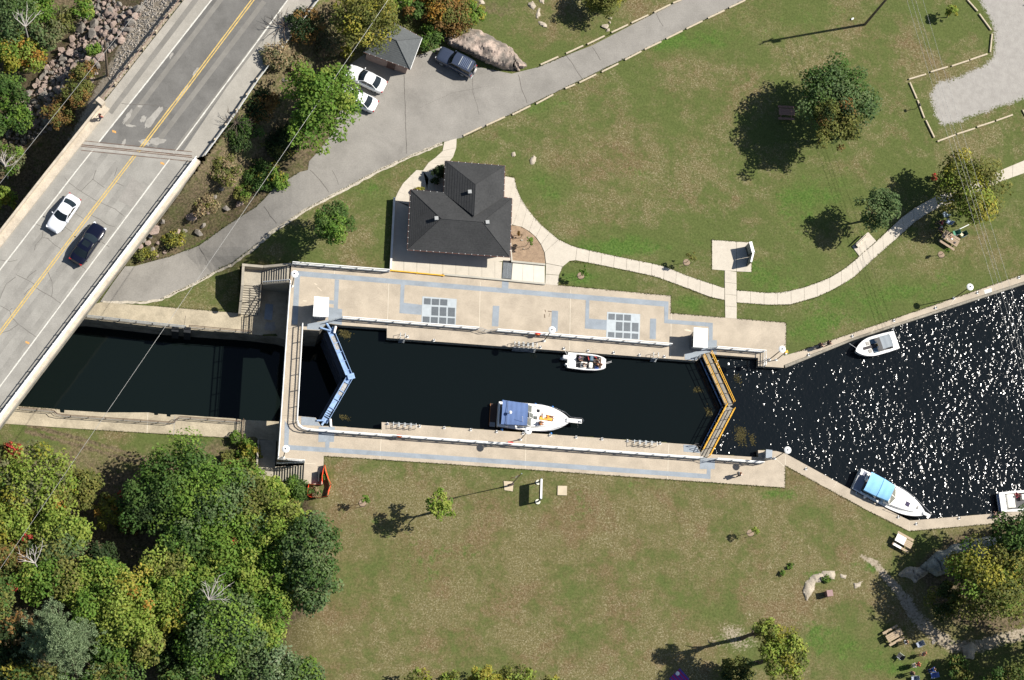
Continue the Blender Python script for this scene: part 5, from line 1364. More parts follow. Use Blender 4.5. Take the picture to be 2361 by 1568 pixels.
def figure(kind):
    if kind in FIG: return FIG[kind]
    J = {k: Vector(v) for k, v in pose(kind).items()}
    V = []; E = []; R = []
    def a(p, r, par=None):
        V.append(Vector(p)); R.append(r)
        if par is not None: E.append((par, len(V) - 1))
        return len(V) - 1
    pel = a(J['pel'], .145); bel = a(J['bel'], .125, pel); che = a(J['che'], .145, bel); nek = a(J['nek'], .055, che); hea = a(J['hea'], .088, nek); a(J['top'], .072, hea)
    fwd = Vector((1, 0, 0)) if kind != 'lie' else Vector((0, 0, 1))
    a(J['hea'] + fwd * .115, .018, hea)   # nose
    for n in 'lr':
        sh = a(J['sh' + n], .062, che); el = a(J['el' + n], .046, sh); wr = a(J['wr' + n], .032, el)
        d = (J['wr' + n] - J['el' + n]).normalized(); side = Vector((0, 1 if n == 'l' else -1, 0)); w = d.cross(side).normalized()
        pa = a(J['wr' + n] + d * .06, .036, wr)
        base = V[pa]
        for q, (o, L) in enumerate(((-.03, .075), (-.01, .09), (.01, .085), (.03, .065))):
            f1 = a(base + w * o + d * (.03 + L * .5), .0095, pa); a(base + w * o * 1.1 + d * (.03 + L) - side * .02, .008, f1)
        th = a(base - w * .045 + d * .01, .011, wr); a(base - w * .06 + d * .05, .009, th)
        hi = a(J['hi' + n], .092, pel); kn = a(J['kn' + n], .062, hi); an = a(J['an' + n], .042, kn); a(J['to' + n], .035, an)
    body = skin_mesh('body', V, E, R, SKIN)
    V2, E2, R2 = [], [], []
    def b(p, r, par=None):
        V2.append(Vector(p)); R2.append(r)
        if par is not None: E2.append((par, len(V2) - 1))
        return len(V2) - 1
    p0 = b(J['pel'].lerp(J['bel'], .3), .165); c1 = b(J['bel'], .15, p0); c2 = b(J['che'], .17, c1); b(J['che'].lerp(J['nek'], .6), .085, c2)
    for n in 'lr':
        s = b(J['sh' + n], .082, c2); b(J['sh' + n].lerp(J['el' + n], .75), .066, s)
    shirt = ('shirt', V2, E2, R2)
    V3, E3, R3 = [], [], []
    def c(p, r, par=None):
        V3.append(Vector(p)); R3.append(r)
        if par is not None: E3.append((par, len(V3) - 1))
        return len(V3) - 1
    p0 = c(J['pel'], .165)
    for n in 'lr':
        h = c(J['hi' + n], .112, p0); k = c(J['kn' + n], .082, h); c(J['kn' + n].lerp(J['an' + n], .85), .062, k)
    V4 = V3; trou = ('trousers', V3, E3, R3)
    # shorts end above the knee
    V5 = [V3[0]]; E5 = []; R5 = [.165]
    for n in 'lr':
        V5.append(J['hi' + n]); R5.append(.115); E5.append((0, len(V5) - 1)); V5.append(J['hi' + n].lerp(J['kn' + n], .75)); R5.append(.09); E5.append((len(V5) - 2, len(V5) - 1))
    up = (J['top'] - J['hea']).normalized()
    hb = MB(); hc = J['hea'] + up * .05 - fwd * .025; hb.ell(hc, (.105, .095, .105) if kind != 'lie' else (.1, .1, .1), 12, 8)
    FIG[kind] = dict(body=body, shirt=skin_mesh('shirt', V2, E2, R2, WHITE), trousers=skin_mesh('trousers', V3, E3, R3, WHITE), shorts=skin_mesh('shorts', V5, E5, R5, WHITE), hair=hb.mesh('hair', M('hair_dark', (.03, .02, .015), .7), True))
    return FIG[kind]
CL = lambda n, c: M('cloth_' + n, c, .9, var=.15, scale=5)
def person(kind, pt, face, label, top, legs, hair=(.03, .02, .015), hname='dark', shorts=False, scale=1.0, skin=None, group=None):
    f = figure(kind)
    t = thing('person', label, 'person', pt, face, group)
    t.scale = (scale,) * 3
    part_obj('body', f['body'], t)
    for nm, key, mt in (('shirt', 'shirt', top), ('shorts' if shorts else 'trousers', 'shorts' if shorts else 'trousers', legs), ('hair', 'hair', M('hair_' + hname, hair, .7))):
        if mt is None: continue
        me = f[key].copy(); me.materials.clear(); me.materials.append(mt); part_obj(nm, me, t)
    return t
for k_ in ('stand', 'walk', 'sit', 'lie'): figure(k_)

# ------------------------------------------------------------------ vehicles
def heading(a, c, z):
    p, q = P(*a, z), P(*c, z); d = q - p; return math.atan2(d.y, d.x)
def wheel(par, x, y, r=.32, w=.21):
    b = MB(); n = 16; s = 1 if y > 0 else -1
    b.path([(x, y - s * w, r), (x, y, r)], r, n); ty = b.build('wheel', TYRE, par, True, local=True)
    b = MB(); b.path([(x, y - s * .02, r), (x, y + s * .012, r)], r * .62, 12); b.build('rim', STEELG, ty, True, local=True)
def car(label, ctr, rz, L, W, H, paint, kind='sedan', cat='car', extra=None):
    t = thing('parked_car' if ctr[2] < 1 else 'moving_car', label, cat, ctr, rz)
    t.name = {'sedan': 'sedan', 'suv': 'sport_utility_vehicle'}[kind]
    suv = kind == 'suv'
    hw = W / 2; off = .28 if suv else 0
    ts = np.array([-1, -.985, -.95, -.85, -.6, -.3, 0, .3, .5, .7, .85, .94, .98, 1.0])
    zt = np.interp(ts, [-1, -.97, -.8, -.4, .35, .45, .85, .97, 1], [.62, .92, .96, .97, .95, .93, .80, .72, .55]) + off * np.interp(ts, [-1, -.95, 1], [1, 1.0, .8])
    if suv: zt = np.interp(ts, [-1, -.97, -.8, .42, .85, .97, 1], [.8, 1.10, 1.15, 1.15, 1.05, .98, .8])
    wd = hw * (1 - np.where(np.abs(ts) > .6, ((np.abs(ts) - .6) / .4) ** (3.2 if not suv else 5) * (.30 if not suv else .16), 0))
    rows = []
    for tt, z, w in zip(ts, zt, wd):
        x = tt * L / 2; zb = .22 + off * .4 + (.06 if abs(tt) > .93 else 0)
        half = [(w * .96, zb), (w, .42 + off * .5), (w, z - .22), (w * .965, z - .07), (w * .86, z), (w * .45, z + .018), (0, z + .022)]
        rows.append([(x, -y, q) for y, q in half] + [(x, y, q) for y, q in half[-2::-1]])
    b = MB(); b.grid(rows, flip=True)
    b.add(rows[0], [tuple(range(len(rows[0])))]); b.add(rows[-1], [tuple(range(len(rows[-1]) - 1, -1, -1))])
    b.build('body', paint, t, True, 50, local=True)
    # greenhouse
    if suv: f0, f1, r1, r0 = .36, .16, -.86, -.94
    else: f0, f1, r1, r0 = .40, .08, -.40, -.70
    zb_ = float(np.interp(0, ts, zt)) - .01
    bw, rw = hw * .90, hw * .71
    if suv: rw = hw * .80
    def bow(x, w, z, k, n=7, cz=0.0): return [(x + k * (1 - (2 * i / (n - 1) - 1) ** 2), w * (2 * i / (n - 1) - 1), z + cz * (1 - (2 * i / (n - 1) - 1) ** 2)) for i in range(n)]
    F0 = bow(f0 * L / 2 - .16, bw * .97, zb_, .22); F1 = bow(f1 * L / 2 - .06, rw, H - .045, .10, cz=.03)
    B0 = bow(r0 * L / 2 + .12, bw * .95, zb_ + .01, -.16); B1 = bow(r1 * L / 2 + .05, rw * .98, H - .05, -.07, cz=.03)
    Rm = [bow((f1 * (1 - s) + r1 * s) * L / 2 + (-.06 if s < .5 else .03), rw * (1 + .02 * math.sin(math.pi * s)), H - .03 + .03 * math.sin(math.pi * s), .10 * (1 - s) - .07 * s, cz=.035) for s in (0, .25, .5, .75, 1)]
    b = MB(); b.grid([F0, [tuple(Vector(p).lerp(Vector(q), .5) + Vector((.02, 0, .02))) for p, q in zip(F0, F1)], F1]); b.build('windscreen', GLASS, t, True, 60, local=True)
    b = MB(); b.grid([B1, [tuple(Vector(p).lerp(Vector(q), .5) + Vector((-.02, 0, .02))) for p, q in zip(B1, B0)], B0]); b.build('rear_window', GLASS, t, True, 60, local=True)
    b = MB(); b.grid([F1] + Rm[1:4] + [B1]); rf = b.build('roof', paint, t, True, 60, local=True)
    for s in (0, -1):
        sg = -1 if s == 0 else 1
        p0, p1, p2, p3 = Vector(F0[s]), Vector(F1[s]), Vector(B1[s]), Vector(B0[s])
        m = MB(); m.add([p0, p1, Vector(Rm[2][s]), p2, p3], [(0, 1, 2, 3, 4)]); m.build('side_window', GLASS, t, local=True)
        for a_, c_ in ((p0, p1), (p3, p2)): m = MB(); m.tube(a_, c_, .05, n=6); m.build('pillar', paint, t, True, local=True)
        mid0 = p0.lerp(p3, .48); mid1 = Vector(Rm[2][s]); m = MB(); m.tube(mid0, mid1, .035, n=5); m.build('pillar', paint, t, True, local=True)
        m = MB(); m.path([p1] + [Vector(r_[s]) for r_ in Rm[1:4]] + [p2], .035, 5); m.build('roof_edge', paint, t, True, local=True)
        m = MB(); m.ell((f0 * L / 2 - .25, sg * (hw + .07), zb_ + .08), (.07, .11, .07), 8, 5); m.build('mirror', paint, t, True, local=True)
        m = MB(); m.obox((L / 2 * .955 - .05, sg * hw * .66, (.58 if not suv else .78)), (.24, .34, .15), -sg * .5); m.build('headlight', M('headlight_glass', (.75, .77, .8), .15, spec=.8), t, local=True)
        m = MB(); m.obox((-L / 2 * .965 + .03, sg * hw * .66, (.72 if not suv else .85)), (.16, .34, .16), sg * .35); m.build('tail_light', M('tail_red', (.38, .02, .02), .3), t, local=True)
        for xx in (.60, -.56): wheel(t, xx * L / 2, sg * (hw - .01), .31 if not suv else .37)
    if extra: extra(t, L, hw, H)
    return t
silver = M('silver_white_paint', (.74, .76, .80), .28, 0, var=.02, spec=.6, coat=.6); navy = M('navy_paint', (.004, .005, .016), .18, 0, var=.05, spec=.4, coat=.5)
whitep = M('white_car_paint', (.82, .83, .83), .3, var=.02, spec=.5, coat=.6); bluep = M('slate_blue_paint', (.045, .058, .095), .25, .2, var=.05, spec=.6, coat=.8)
def sunroof(t, L, hw, H):
    b = MB(); b.box(-.15 * L / 2 - .18, .05 * L / 2 - .05, -.40, .40, H + .03, H + .038); b.build('sunroof', GLASS, t, local=True)
car('silver white saloon driving down the left lane of the bridge', P(147.5, 496, ZR), heading((172, 459), (123, 528), ZR), 4.45, 1.76, 1.40, silver)
car('dark navy saloon with a sunroof in the right lane of the bridge', P(203, 566, ZR), heading((175, 604), (231, 522), ZR), 4.9, 1.82, 1.42, navy, extra=sunroof)
car('white saloon parked beside the grey hut, nearer the hut of the two', P(844, 187, 0), heading((885, 206), (803, 166), 0), 4.5, 1.75, 1.42, whitep)
car('white saloon parked with its front half under the big maple', P(825, 232, 0), heading((862, 249), (788, 214), 0), 4.4, 1.72, 1.40, whitep)
def rack(t, L, hw, H):
    for k in range(7):
        x = -.70 * L / 2 + k * .19; b = MB(); b.box(x - .04, x + .04, -hw * .62, hw * .62, H + .01, H + .045); b.build('roof_rib', STEELG if k in (0, 6) else M('rack_blue', (.10, .13, .2), .4), t, local=True)
    b = MB(); b.path([(-L / 2 - .2, 0, .95), (-L / 2 - .02, 0, .95)], .36, 16); s = b.build('spare_wheel', M('spare_cover', (.55, .52, .48), .5), t, True, local=True)
    b = MB(); b.obox((-L / 2 - .1, hw * .55, .5), (.1, .7, .12)); b.build('bumper', STEELG, t, local=True)
car('slate blue four wheel drive with roof rack and pale spare wheel by the rock outcrop', P(1049, 149, 0), heading((1088, 169), (1010, 128), 0), 4.55, 1.86, 1.82, bluep, 'suv', extra=rack)

# ------------------------------------------------------------------ boats
def hull(par, L, B, zs=.8, square=False, inner=None, mat=GELW, draft=-.25, floor=.25, flare=.88):
    """stern at x=0, bow at x=L. inner(x) gives the half width of the open cockpit there (0: decked over)"""
    if square: hb = lambda t: np.interp(t, [0, .05, .45, .75, .93, 1.0], [.90, .95, 1, .93, .72, .50])
    else: hb = lambda t: (np.interp(t, [0, .25, .5], [.93, 1.0, 1.0]) if t < .5 else (1 - ((t - .5) / .5) ** 2.3) ** .8 if t < 1 else 0)
    tsx = sorted(set([round(k / 18, 4) for k in range(19)] + [.96, .985] + ([round(q / L, 4) for q in inner[1]] + [round(q / L + .0005, 4) for q in inner[1]] if inner else [])))
    sheer = lambda t: zs + .22 * max(0, t - .3) ** 1.5
    prof = []
    for t in tsx:
        x = t * L; h = max(.012, float(hb(t)) * B / 2); z = sheer(t)
        prof.append((x, h, z, min(h - .1, float(inner[0](x))) if inner and h > .2 else 0))
    rows = [[(x - (.10 * L if k == 3 else .03 * L * (k > 0)) * (x / L) ** 3, -y, q) for k, (y, q) in enumerate(((h, z), (h * .97, z - .12), (h * flare, .02), (h * .45, draft)))] for x, h, z, c in prof]
    full = []
    for r in rows: full.append(r + [(p[0], -p[1], p[2]) for p in r[::-1]])
    b = MB(); b.grid(full); b.add(full[0], [tuple(range(len(full[0]) - 1, -1, -1))])
    hobj = b.build('hull', mat, par, True, 50, local=True)
    b = MB(); fl = MB(); wl = MB()
    for (x0, h0, z0, c0), (x1, h1, z1, c1) in zip(prof[:-1], prof[1:]):
        if c0 <= 0 and c1 <= 0: b.add([(x0, -h0, z0), (x1, -h1, z1), (x1, h1, z1), (x0, h0, z0)], [(0, 1, 2, 3)])
        else:
            for s in (-1, 1):
                q = [(x0, s * h0, z0), (x1, s * h1, z1), (x1, s * c1, z1 + .02), (x0, s * c0, z0 + .02)]; b.add(q, [(0, 1, 2, 3) if s < 0 else (3, 2, 1, 0)])
                wl.add([(x0, s * c0, z0 + .02), (x1, s * c1, z1 + .02), (x1, s * c1, floor), (x0, s * c0, floor)], [(0, 1, 2, 3) if s < 0 else (3, 2, 1, 0)])
            fl.add([(x0, -c0, floor), (x1, -c1, floor), (x1, c1, floor), (x0, c0, floor)], [(0, 1, 2, 3)])
    b.build('deck', mat, par, True, 40, local=True)
    if inner:
        fl.build('cockpit_floor', M('cockpit_floor', (.10, .10, .105), .8, var=.2), par, local=True); wl.build('cockpit_lining', mat, par, local=True)
        for x in inner[1]:
            k = [i for i, p in enumerate(prof) if abs(p[0] - x) < .02]
            c = max(prof[i][3] for i in k); z = prof[k[0]][2]
            m = MB(); m.add([(x, -c, floor), (x, c, floor), (x, c, z + .02), (x, -c, z + .02)], [(0, 1, 2, 3)]); m.build('bulkhead', mat, par, local=True)
    # rubbing strake
    m = MB(); m.path([(p[0], -p[1] - .01, p[2] - .06) for p in prof], .035, 5); m.path([(p[0], p[1] + .01, p[2] - .06) for p in prof], .035, 5); m.build('rubbing_strake', M('strake_grey', (.28, .28, .3), .5), par, True, local=True)
    return hobj
def boat_thing(name, label, stern, bow, z, zo=0.0):
    p, q = P(*stern, z + .8), P(*bow, z + .8); d = q - p
    return thing(name, label, 'boat', (p.x, p.y, z), math.atan2(d.y, d.x)), d.length
def canvas(par, x0, x1, w0, w1, z, mat, bows=4, crown=.16, drop=.35, name='canopy'):
    rows = []
    n = bows * 4
    for i in range(n + 1):
        s = i / n; x = x0 + (x1 - x0) * s; w = w0 + (w1 - w0) * s; zz = z - .05 * abs(math.sin(math.pi * s * bows)) * 0 - .035 * (math.sin(math.pi * s * bows) ** 2)
        row = [(x, -w, zz - drop)]
        for k in range(9):
            u = -1 + 2 * k / 8; row.append((x, w * u * .985, zz + crown * (1 - u * u) - (.06 if abs(u) == 1 else 0)))
        row.append((x, w, zz - drop)); rows.append(row)
    b = MB(); b.grid(rows); return b.build(name, mat, par, True, 50, local=True)
def lbox(par, name, x0, x1, y0, y1, z0, z1, mat, bevel=0.03):
    b = MB(); b.box(x0, x1, y0, y1, z0, z1); o = b.build(name, mat, par, local=True)
    if bevel: m = o.modifiers.new('round', 'BEVEL'); m.width = bevel; m.segments = 2
    return o
def lpipe(par, pts, r, mat=CHROME, name='rail'):
    b = MB(); b.path(pts, r, 6); return b.build(name, mat, par, True, local=True)
FEND = M('blue_fender', (.06, .25, .68), .5)
def fender(boat, x, y, label):
    c, s = math.cos(boat.rotation_euler.z), math.sin(boat.rotation_euler.z)
    p = boat.location + Vector((x * c - y * s, x * s + y * c, 0))
    b = MB(); b.ell((0, 0, .42), (.15, .15, .26), 10, 7); b.tube((0, 0, .65), (0, 0, .95), .012, n=4)
    o = b.build('fender', FEND, None, True); o.location = p; tag(o, label, 'fender', 'blue fenders of the big cruiser'); return o
CANB = M('blue_canvas', (.105, .165, .33), .9, var=.08, scale=2, fine=.05, fscale=12); CANL = M('light_blue_canvas', (.25, .52, .80), .9, var=.07, scale=2, fine=.05, fscale=12); CANG = M('grey_canvas', (.27, .30, .325), .9, var=.05, scale=2)
SEAT = M('grey_upholstery', (.36, .34, .31), .7, var=.1); SEATB = M('blue_grey_console', (.09, .15, .21), .5, var=.1); SEATW = M('white_upholstery', (.74, .72, .66), .7, var=.06); TEAK = M('dark_teak', (.05, .028, .018), .6, var=.2)
ZW, ZQ = -.95, -.8
# big cruiser in the chamber
bt, L = boat_thing('cabin_cruiser', 'big white cabin cruiser with a navy blue canvas top in the lock chamber', (1148, 955), (1314, 971), ZW)
B_ = 2.95
hull(bt, L, B_, .95, inner=(lambda x: 1.1 if x <= 3.3 else 0, [.3, 3.3]), floor=.45)
lbox(bt, 'swim_platform', -.85, -.02, -1.25, 1.25, .22, .28, TEAK); lpipe(bt, [(-.8, -1.2, .3), (-.83, 1.2, .3)], .025, M('orange_trim', (.4, .16, .05), .6), 'platform_edge')
b = MB(); 
for k in range(5): b.box(-.75 + .12 * k, -.68 + .12 * k, -1.35, -.85, .3, .34)
b.build('swim_ladder', STEELG, bt, local=True)
canvas(bt, .22, 3.05, 1.36, 1.22, 2.15, CANB, 5)
lbox(bt, 'transom', -.02, .16, -1.35, 1.35, .3, 1.12, GELW)
# coach roof and windscreen
b = MB(); rows = []
for s in np.linspace(0, 1, 9):
    x = 3.3 + 3.1 * s; w = 1.22 * (1 - .55 * s ** 1.8); rows.append([(x, -w, 1.0 + .1 * s), (x, -w * .9, 1.34 - .12 * s), (x, 0, 1.42 - .12 * s), (x, w * .9, 1.34 - .12 * s), (x, w, 1.0 + .1 * s)])
b.grid(rows); b.add(rows[0], [(0, 1, 2, 3, 4)]); b.add(rows[-1], [(4, 3, 2, 1, 0)]); b.build('coach_roof', GELW, bt, True, 40, local=True)
WSF = M('windscreen_grey', (.13, .14, .13), .12, var=.1, spec=.7)
for y0, y1 in ((-1.15, -.3), (-.25, .3), (.35, 1.15)):
    x_ = 3.25 if abs(y0 + y1) < .2 else 3.05
    b = MB(); b.add([(x_ + .55, y0, 1.38), (x_ + .55, y1, 1.38), (x_, y1 * .96, 1.95), (x_, y0 * .96, 1.95)], [(0, 1, 2, 3)]); g = b.build('windscreen', WSF, bt, local=True)
    lpipe(bt, [(x_ + .55, y0, 1.38), (x_ + .55, y1, 1.38), (x_, y1 * .96, 1.95), (x_, y0 * .96, 1.95), (x_ + .55, y0, 1.38)], .03, GELW, 'screen_frame')
for s in (-1, 1):
    b = MB(); b.add([(2.2, s * 1.28, 1.05), (3.55, s * 1.15, 1.36), (3.0, s * 1.1, 1.95), (1.9, s * 1.22, 1.75)], [(0, 1, 2, 3) if s < 0 else (3, 2, 1, 0)]); b.build('side_window', WSF, bt, local=True)
lbox(bt, 'helm_seat', 2.55, 3.1, -.95, -.3, .45, 1.2, SEAT); lbox(bt, 'helm_console', 3.0, 3.35, -1.05, -.25, .45, 1.4, M('console_dark', (.05, .05, .05), .6)); lbox(bt, 'bench_seat', 2.5, 3.2, .35, 1.05, .45, 1.0, SEAT)
for x, y, w in ((4.15, .68, .34), (5.45, -.05, .56)): lbox(bt, 'deck_hatch', x, x + w, y - w / 2, y + w / 2, 1.2, 1.37 if x < 5 else 1.36, M('hatch_dark', (.03, .03, .035), .2), .02)
lbox(bt, 'forward_hatch', 3.85, 4.25, -.30, .05, 1.3, 1.445, WSF, .02)
lbox(bt, 'bow_pulpit', L - .45, L + 1.25, -.24, .24, 1.12, 1.2, GELW)
for s in (-1, 1): lpipe(bt, [(4.4, s * 1.42, 1.1), (4.4, s * 1.40, 1.55), (6.2, s * 1.12, 1.62), (7.3, s * .72, 1.68), (L - .1, s * .26, 1.72), (L + 1.2, s * .25, 1.72)] , .022, CHROME, 'bow_rail')
lpipe(bt, [(L + 1.2, .25, 1.72), (L + 1.38, 0, 1.72), (L + 1.2, -.25, 1.72)], .022, CHROME, 'bow_rail')
lpipe(bt, [(L + .9, .0, 1.22), (L + 1.2, -.05, 1.25)], .06, STEELG, 'anchor')
b = MB(); b.path([(1.05, -.1, 2.35), (1.05, -.1, 2.75)], .03, 6); b.lathe((1.05, -.1, 2.75), [(.16, 0), (.19, .05), (.12, .15), (.03, .2)], 12); b.build('radar_dome', WHITE, bt, True, local=True)
lpipe(bt, [(.85, -1.3, 1.2), (.8, -1.25, 2.3), (.75, 0, 2.5), (.8, 1.25, 2.3), (.85, 1.3, 1.2)], .02, DARKM, 'canopy_bow')
lpipe(bt, [(2.85, -1.42, 1.1), (2.35, -.5, 3.1)], .018, WHITE, 'aerial')
b = MB(); b.ell((.95, -1.3, 1.25), (.16, .13, .13), 8, 6); b.build('deck_light', WHITE, bt, True, local=True)
CR = bt
fender(bt, .5, 1.58, 'blue fender hanging at the stern of the big cruiser, water side'); fender(bt, 4.1, 1.58, 'blue fender hanging amidships from the big cruiser, water side'); fender(bt, 6.0, 1.45, 'blue fender hanging forward from the big cruiser, water side'); fender(bt, .6, -1.6, 'blue fender squeezed between the big cruiser stern and the wall'); fender(bt, 6.0, -1.5, 'blue fender between the big cruiser bow and the wall')
def onboat(bt, x, y, z):
    c, s = math.cos(bt.rotation_euler.z), math.sin(bt.rotation_euler.z)
    return bt.location + Vector((x * c - y * s, x * s + y * c, z))
person('lie', onboat(bt, 4.55, .12, 1.28), bt.rotation_euler.z, 'dark haired person in orange sunbathing on the cruiser foredeck', CL('white', (.75, .74, .7)), CL('orange', (.85, .33, .05)), shorts=True, scale=.95)
for nm, x0, x1, y0, y1, mm, lab in (('beach_towel', 4.5, 5.9, -.28, .02, CL('orange2', (.9, .42, .06)), 'orange towel on the cruiser foredeck beside the sunbather'),): 
    p = onboat(bt, 0, 0, 0); b = MB(); b.box(x0, x1, y0, y1, 1.425, 1.445); o = b.build(nm, mm, None); o.location = p; o.rotation_euler = bt.rotation_euler; tag(o, lab, 'towel')
person('sit', onboat(bt, 4.6, -.68, 1.0), bt.rotation_euler.z, 'person in orange and purple sitting on the cruiser foredeck', CL('orange', (.85, .33, .05)), CL('plum', (.10, .05, .07)), hair=(.16, .09, .05), hname='brown', scale=.9, shorts=True)
person('sit', onboat(bt, 2.7, -.62, .72), bt.rotation_euler.z, 'person in black and white at the helm of the big cruiser', CL('bw', (.30, .30, .29)), CL('khaki', (.4, .38, .3)), scale=.95)
# small open motor boat
bt, L = boat_thing('motor_boat', 'small open white deck boat with a white outboard crowded with passengers in the chamber', (1309, 829.5), (1396.5, 838.5), ZW)
hull(bt, L, 1.86, .75, square=True, inner=(lambda x: .74 if .95 <= x <= L * .88 else 0, [.95, round(L * .88, 2)]), floor=.25)
lbox(bt, 'outboard', -.62, -.1, -.02, .40, .45, 1.25, GELW, .1); lbox(bt, 'outboard_leg', -.75, -.35, .1, .28, -.3, .5, M('leg_grey', (.25, .28, .34), .5)); lbox(bt, 'kicker_motor', -.28, -.08, -.62, -.45, .4, 1.0, GELW, .05); lbox(bt, 'stern_bench', .15, .75, -.75, .7, .6, .83, GELW, .06)
lbox(bt, 'console', 2.35, 2.75, -.72, -.1, .25, 1.15, SEATW, .05); lbox(bt, 'helm_seat', 1.5, 2.2, -.72, -.05, .25, .85, SEATW, .05); lbox(bt, 'port_seat', 1.2, 1.75, .15, .7, .25, .8, M('black_seat', (.02, .02, .025), .6), .05); lbox(bt, 'port_console', 2.45, 2.8, .12, .72, .25, 1.05, SEATB, .05); lbox(bt, 'bow_seat', 3.15, 3.6, -.68, -.35, .25, .65, M('blue_seat', (.05, .10, .32), .7), .03); lbox(bt, 'bow_cushion', 3.55, 3.85, -.6, -.2, .25, .7, SEATW, .04)
for y in (-.06, .06): lpipe(bt, [(L - .05, y, .95), (L + .62, y + .25, 1.0)], .018, GELW, 'bow_pole')
b = MB(); b.add([(2.35, .2, 1.08), (2.15, .68, 1.05), (2.3, .1, 1.1)], [(0, 1, 2)]); b.build('pennant', RED, bt, local=True)
b = MB(); b.add([(2.75, .78, 1.0), (3.2, .52, 1.06), (3.15, .44, 1.06)], [(2, 1, 0)]); b.build('pennant', RED, bt, local=True)
lpipe(bt, [(.1, .75, .8), (-.55, 1.25, 1.0)], .018, WHITE, 'mooring_line'); lpipe(bt, [(.0, .35, .8), (-.55, 1.2, 1.0)], .018, WHITE, 'mooring_line')
person('sit', onboat(bt, 1.25, .25, .30), bt.rotation_euler.z, 'person in dark blue seated in the stern of the small deck boat', CL('ink', (.02, .02, .03)), CL('ink', (.02, .02, .03)), hair=(.10, .09, .30), hname='blue_cap', scale=.9)
person('sit', onboat(bt, 1.75, -.42, .42), bt.rotation_euler.z, 'person in a pale top at the wheel of the small deck boat', CL('cream', (.7, .68, .6)), CL('ink', (.02, .02, .03)), scale=.9)
person('sit', onboat(bt, 3.5, .2, .28), bt.rotation_euler.z + math.pi, 'person in a white shirt lounging in the bow of the small deck boat', CL('white', (.75, .74, .7)), None, hair=(.12, .08, .05), hname='brown2', scale=.95)
person('sit', onboat(bt, 3.72, -.3, .28), bt.rotation_euler.z + 2.4, 'bare shouldered person at the bow corner of the small deck boat', CL('tan', (.45, .24, .14)), CL('tan', (.45, .24, .14)), hair=(.10, .06, .04), hname='brown3', scale=.9)
# runabout with the grey bimini
bt, L = boat_thing('motor_boat', 'white runabout with a grey bimini top moored to the upper quay', (2067.5, 783), (1972, 810), ZQ)
hull(bt, L, 2.2, .85, inner=(lambda x: .82 if .75 <= x <= 3.3 else 0, [.75, 3.3]), floor=.28)
canvas(bt, 1.05, 2.35, .72, .74, 1.85, CANG, 2, crown=.05, drop=.06)
for s in (-1, 1): lpipe(bt, [(1.7, s * .78, .9), (1.15, s * .72, 1.8)], .02); lpipe(bt, [(1.7, s * .78, .9), (2.3, s * .72, 1.8)], .02)
lbox(bt, 'stern_cushion', .82, 1.0, -.45, .55, .7, 1.0, SEATW, .05)
for y in (-1, 1):
    lbox(bt, 'console', 2.6, 3.15, y * .52 - .26, y * .52 + .26, .3, 1.02, SEATB, .06)
    lbox(bt, 'bow_seat', 3.3, 3.75, y * .46 - .22, y * .46 + .22, .8, .97, SEAT, .05)
    lbox(bt, 'seat', 2.38, 2.58, y * .3 - .16, y * .3 + .02, .3, .95, SEATW, .06)
lbox(bt, 'walkway_mat', 2.6, 4.25, -.17, .17, .86, .975, M('dark_mat', (.055, .05, .055), .8), .01); lbox(bt, 'gear_bag', 2.3, 2.45, -.2, .2, .3, .7, M('ochre', (.42, .27, .03), .8), .04)
lpipe(bt, [(L - .3, -.1, .98), (L + .35, -1.05, .75)], .02, WHITE, 'mooring_line'); lpipe(bt, [(.1, -1.0, .9), (-.25, -1.55, .8)], .02, WHITE, 'mooring_line')
# cruiser with the light blue canopy
bt, L = boat_thing('cabin_cruiser', 'white cabin cruiser with a light blue canopy moored to the lower quay', (1974.5, 1104), (2132, 1186.5), ZQ)
hull(bt, L, 2.75, .95, inner=(lambda x: 1.05 if .9 <= x <= 3.7 else 0, [.9, 3.7]), floor=.45)
lbox(bt, 'aft_deck', .05, .95, -1.2, 1.2, .9, .985, M('teak_grey', (.20, .215, .27), .8, var=.1)); lbox(bt, 'transom_locker', .05, .35, .55, 1.15, .98, 1.12, GELW); lbox(bt, 'cooler', .8, 1.05, .25, 1.1, .98, 1.25, GELW)
canvas(bt, .95, 2.6, 1.15, 1.13, 2.15, CANL, 2, name='canopy'); canvas(bt, 2.55, 3.95, 1.13, .98, 2.2, CANL, 2, name='canopy')
for k in range(3): lbox(bt, 'side_window', 1.05 + .85 * k, 1.65 + .85 * k, -1.19, -1.16, 1.15, 1.6, GLASS, 0)
b = MB(); rows = []
for s in np.linspace(0, 1, 8):
    x = 3.7 + 3.6 * s; w = 1.15 * (1 - .6 * s ** 1.8); rows.append([(x, -w, 1.0 + .1 * s), (x, -w * .88, 1.36 - .14 * s), (x, 0, 1.44 - .14 * s), (x, w * .88, 1.36 - .14 * s), (x, w, 1.0 + .1 * s)])
b.grid(rows); b.add(rows[0], [(0, 1, 2, 3, 4)]); b.add(rows[-1], [(4, 3, 2, 1, 0)]); b.build('coach_roof', GELW, bt, True, 40, local=True)
for y0, y1, x_ in ((-1.1, -.1, 4.0), (-.05, 1.05, 4.0)):
    xm = 4.75
    b = MB(); pts = [(xm - .35 * (abs(y0) > .5), y0, 1.38), (xm - .35 * (abs(y1) > .5), y1, 1.38), (x_, y1 * .95, 2.0), (x_, y0 * .95, 2.0)]; b.add(pts, [(0, 1, 2, 3)]); b.build('windscreen', M('screen_olive', (.20, .20, .17), .15, spec=.7), bt, local=True); lpipe(bt, pts + [pts[0]], .035, GELW, 'screen_frame')
lbox(bt, 'deck_hatch', 6.0, 6.5, -.25, .25, 1.25, 1.37, M('hatch_plum', (.055, .045, .09), .2), .02)
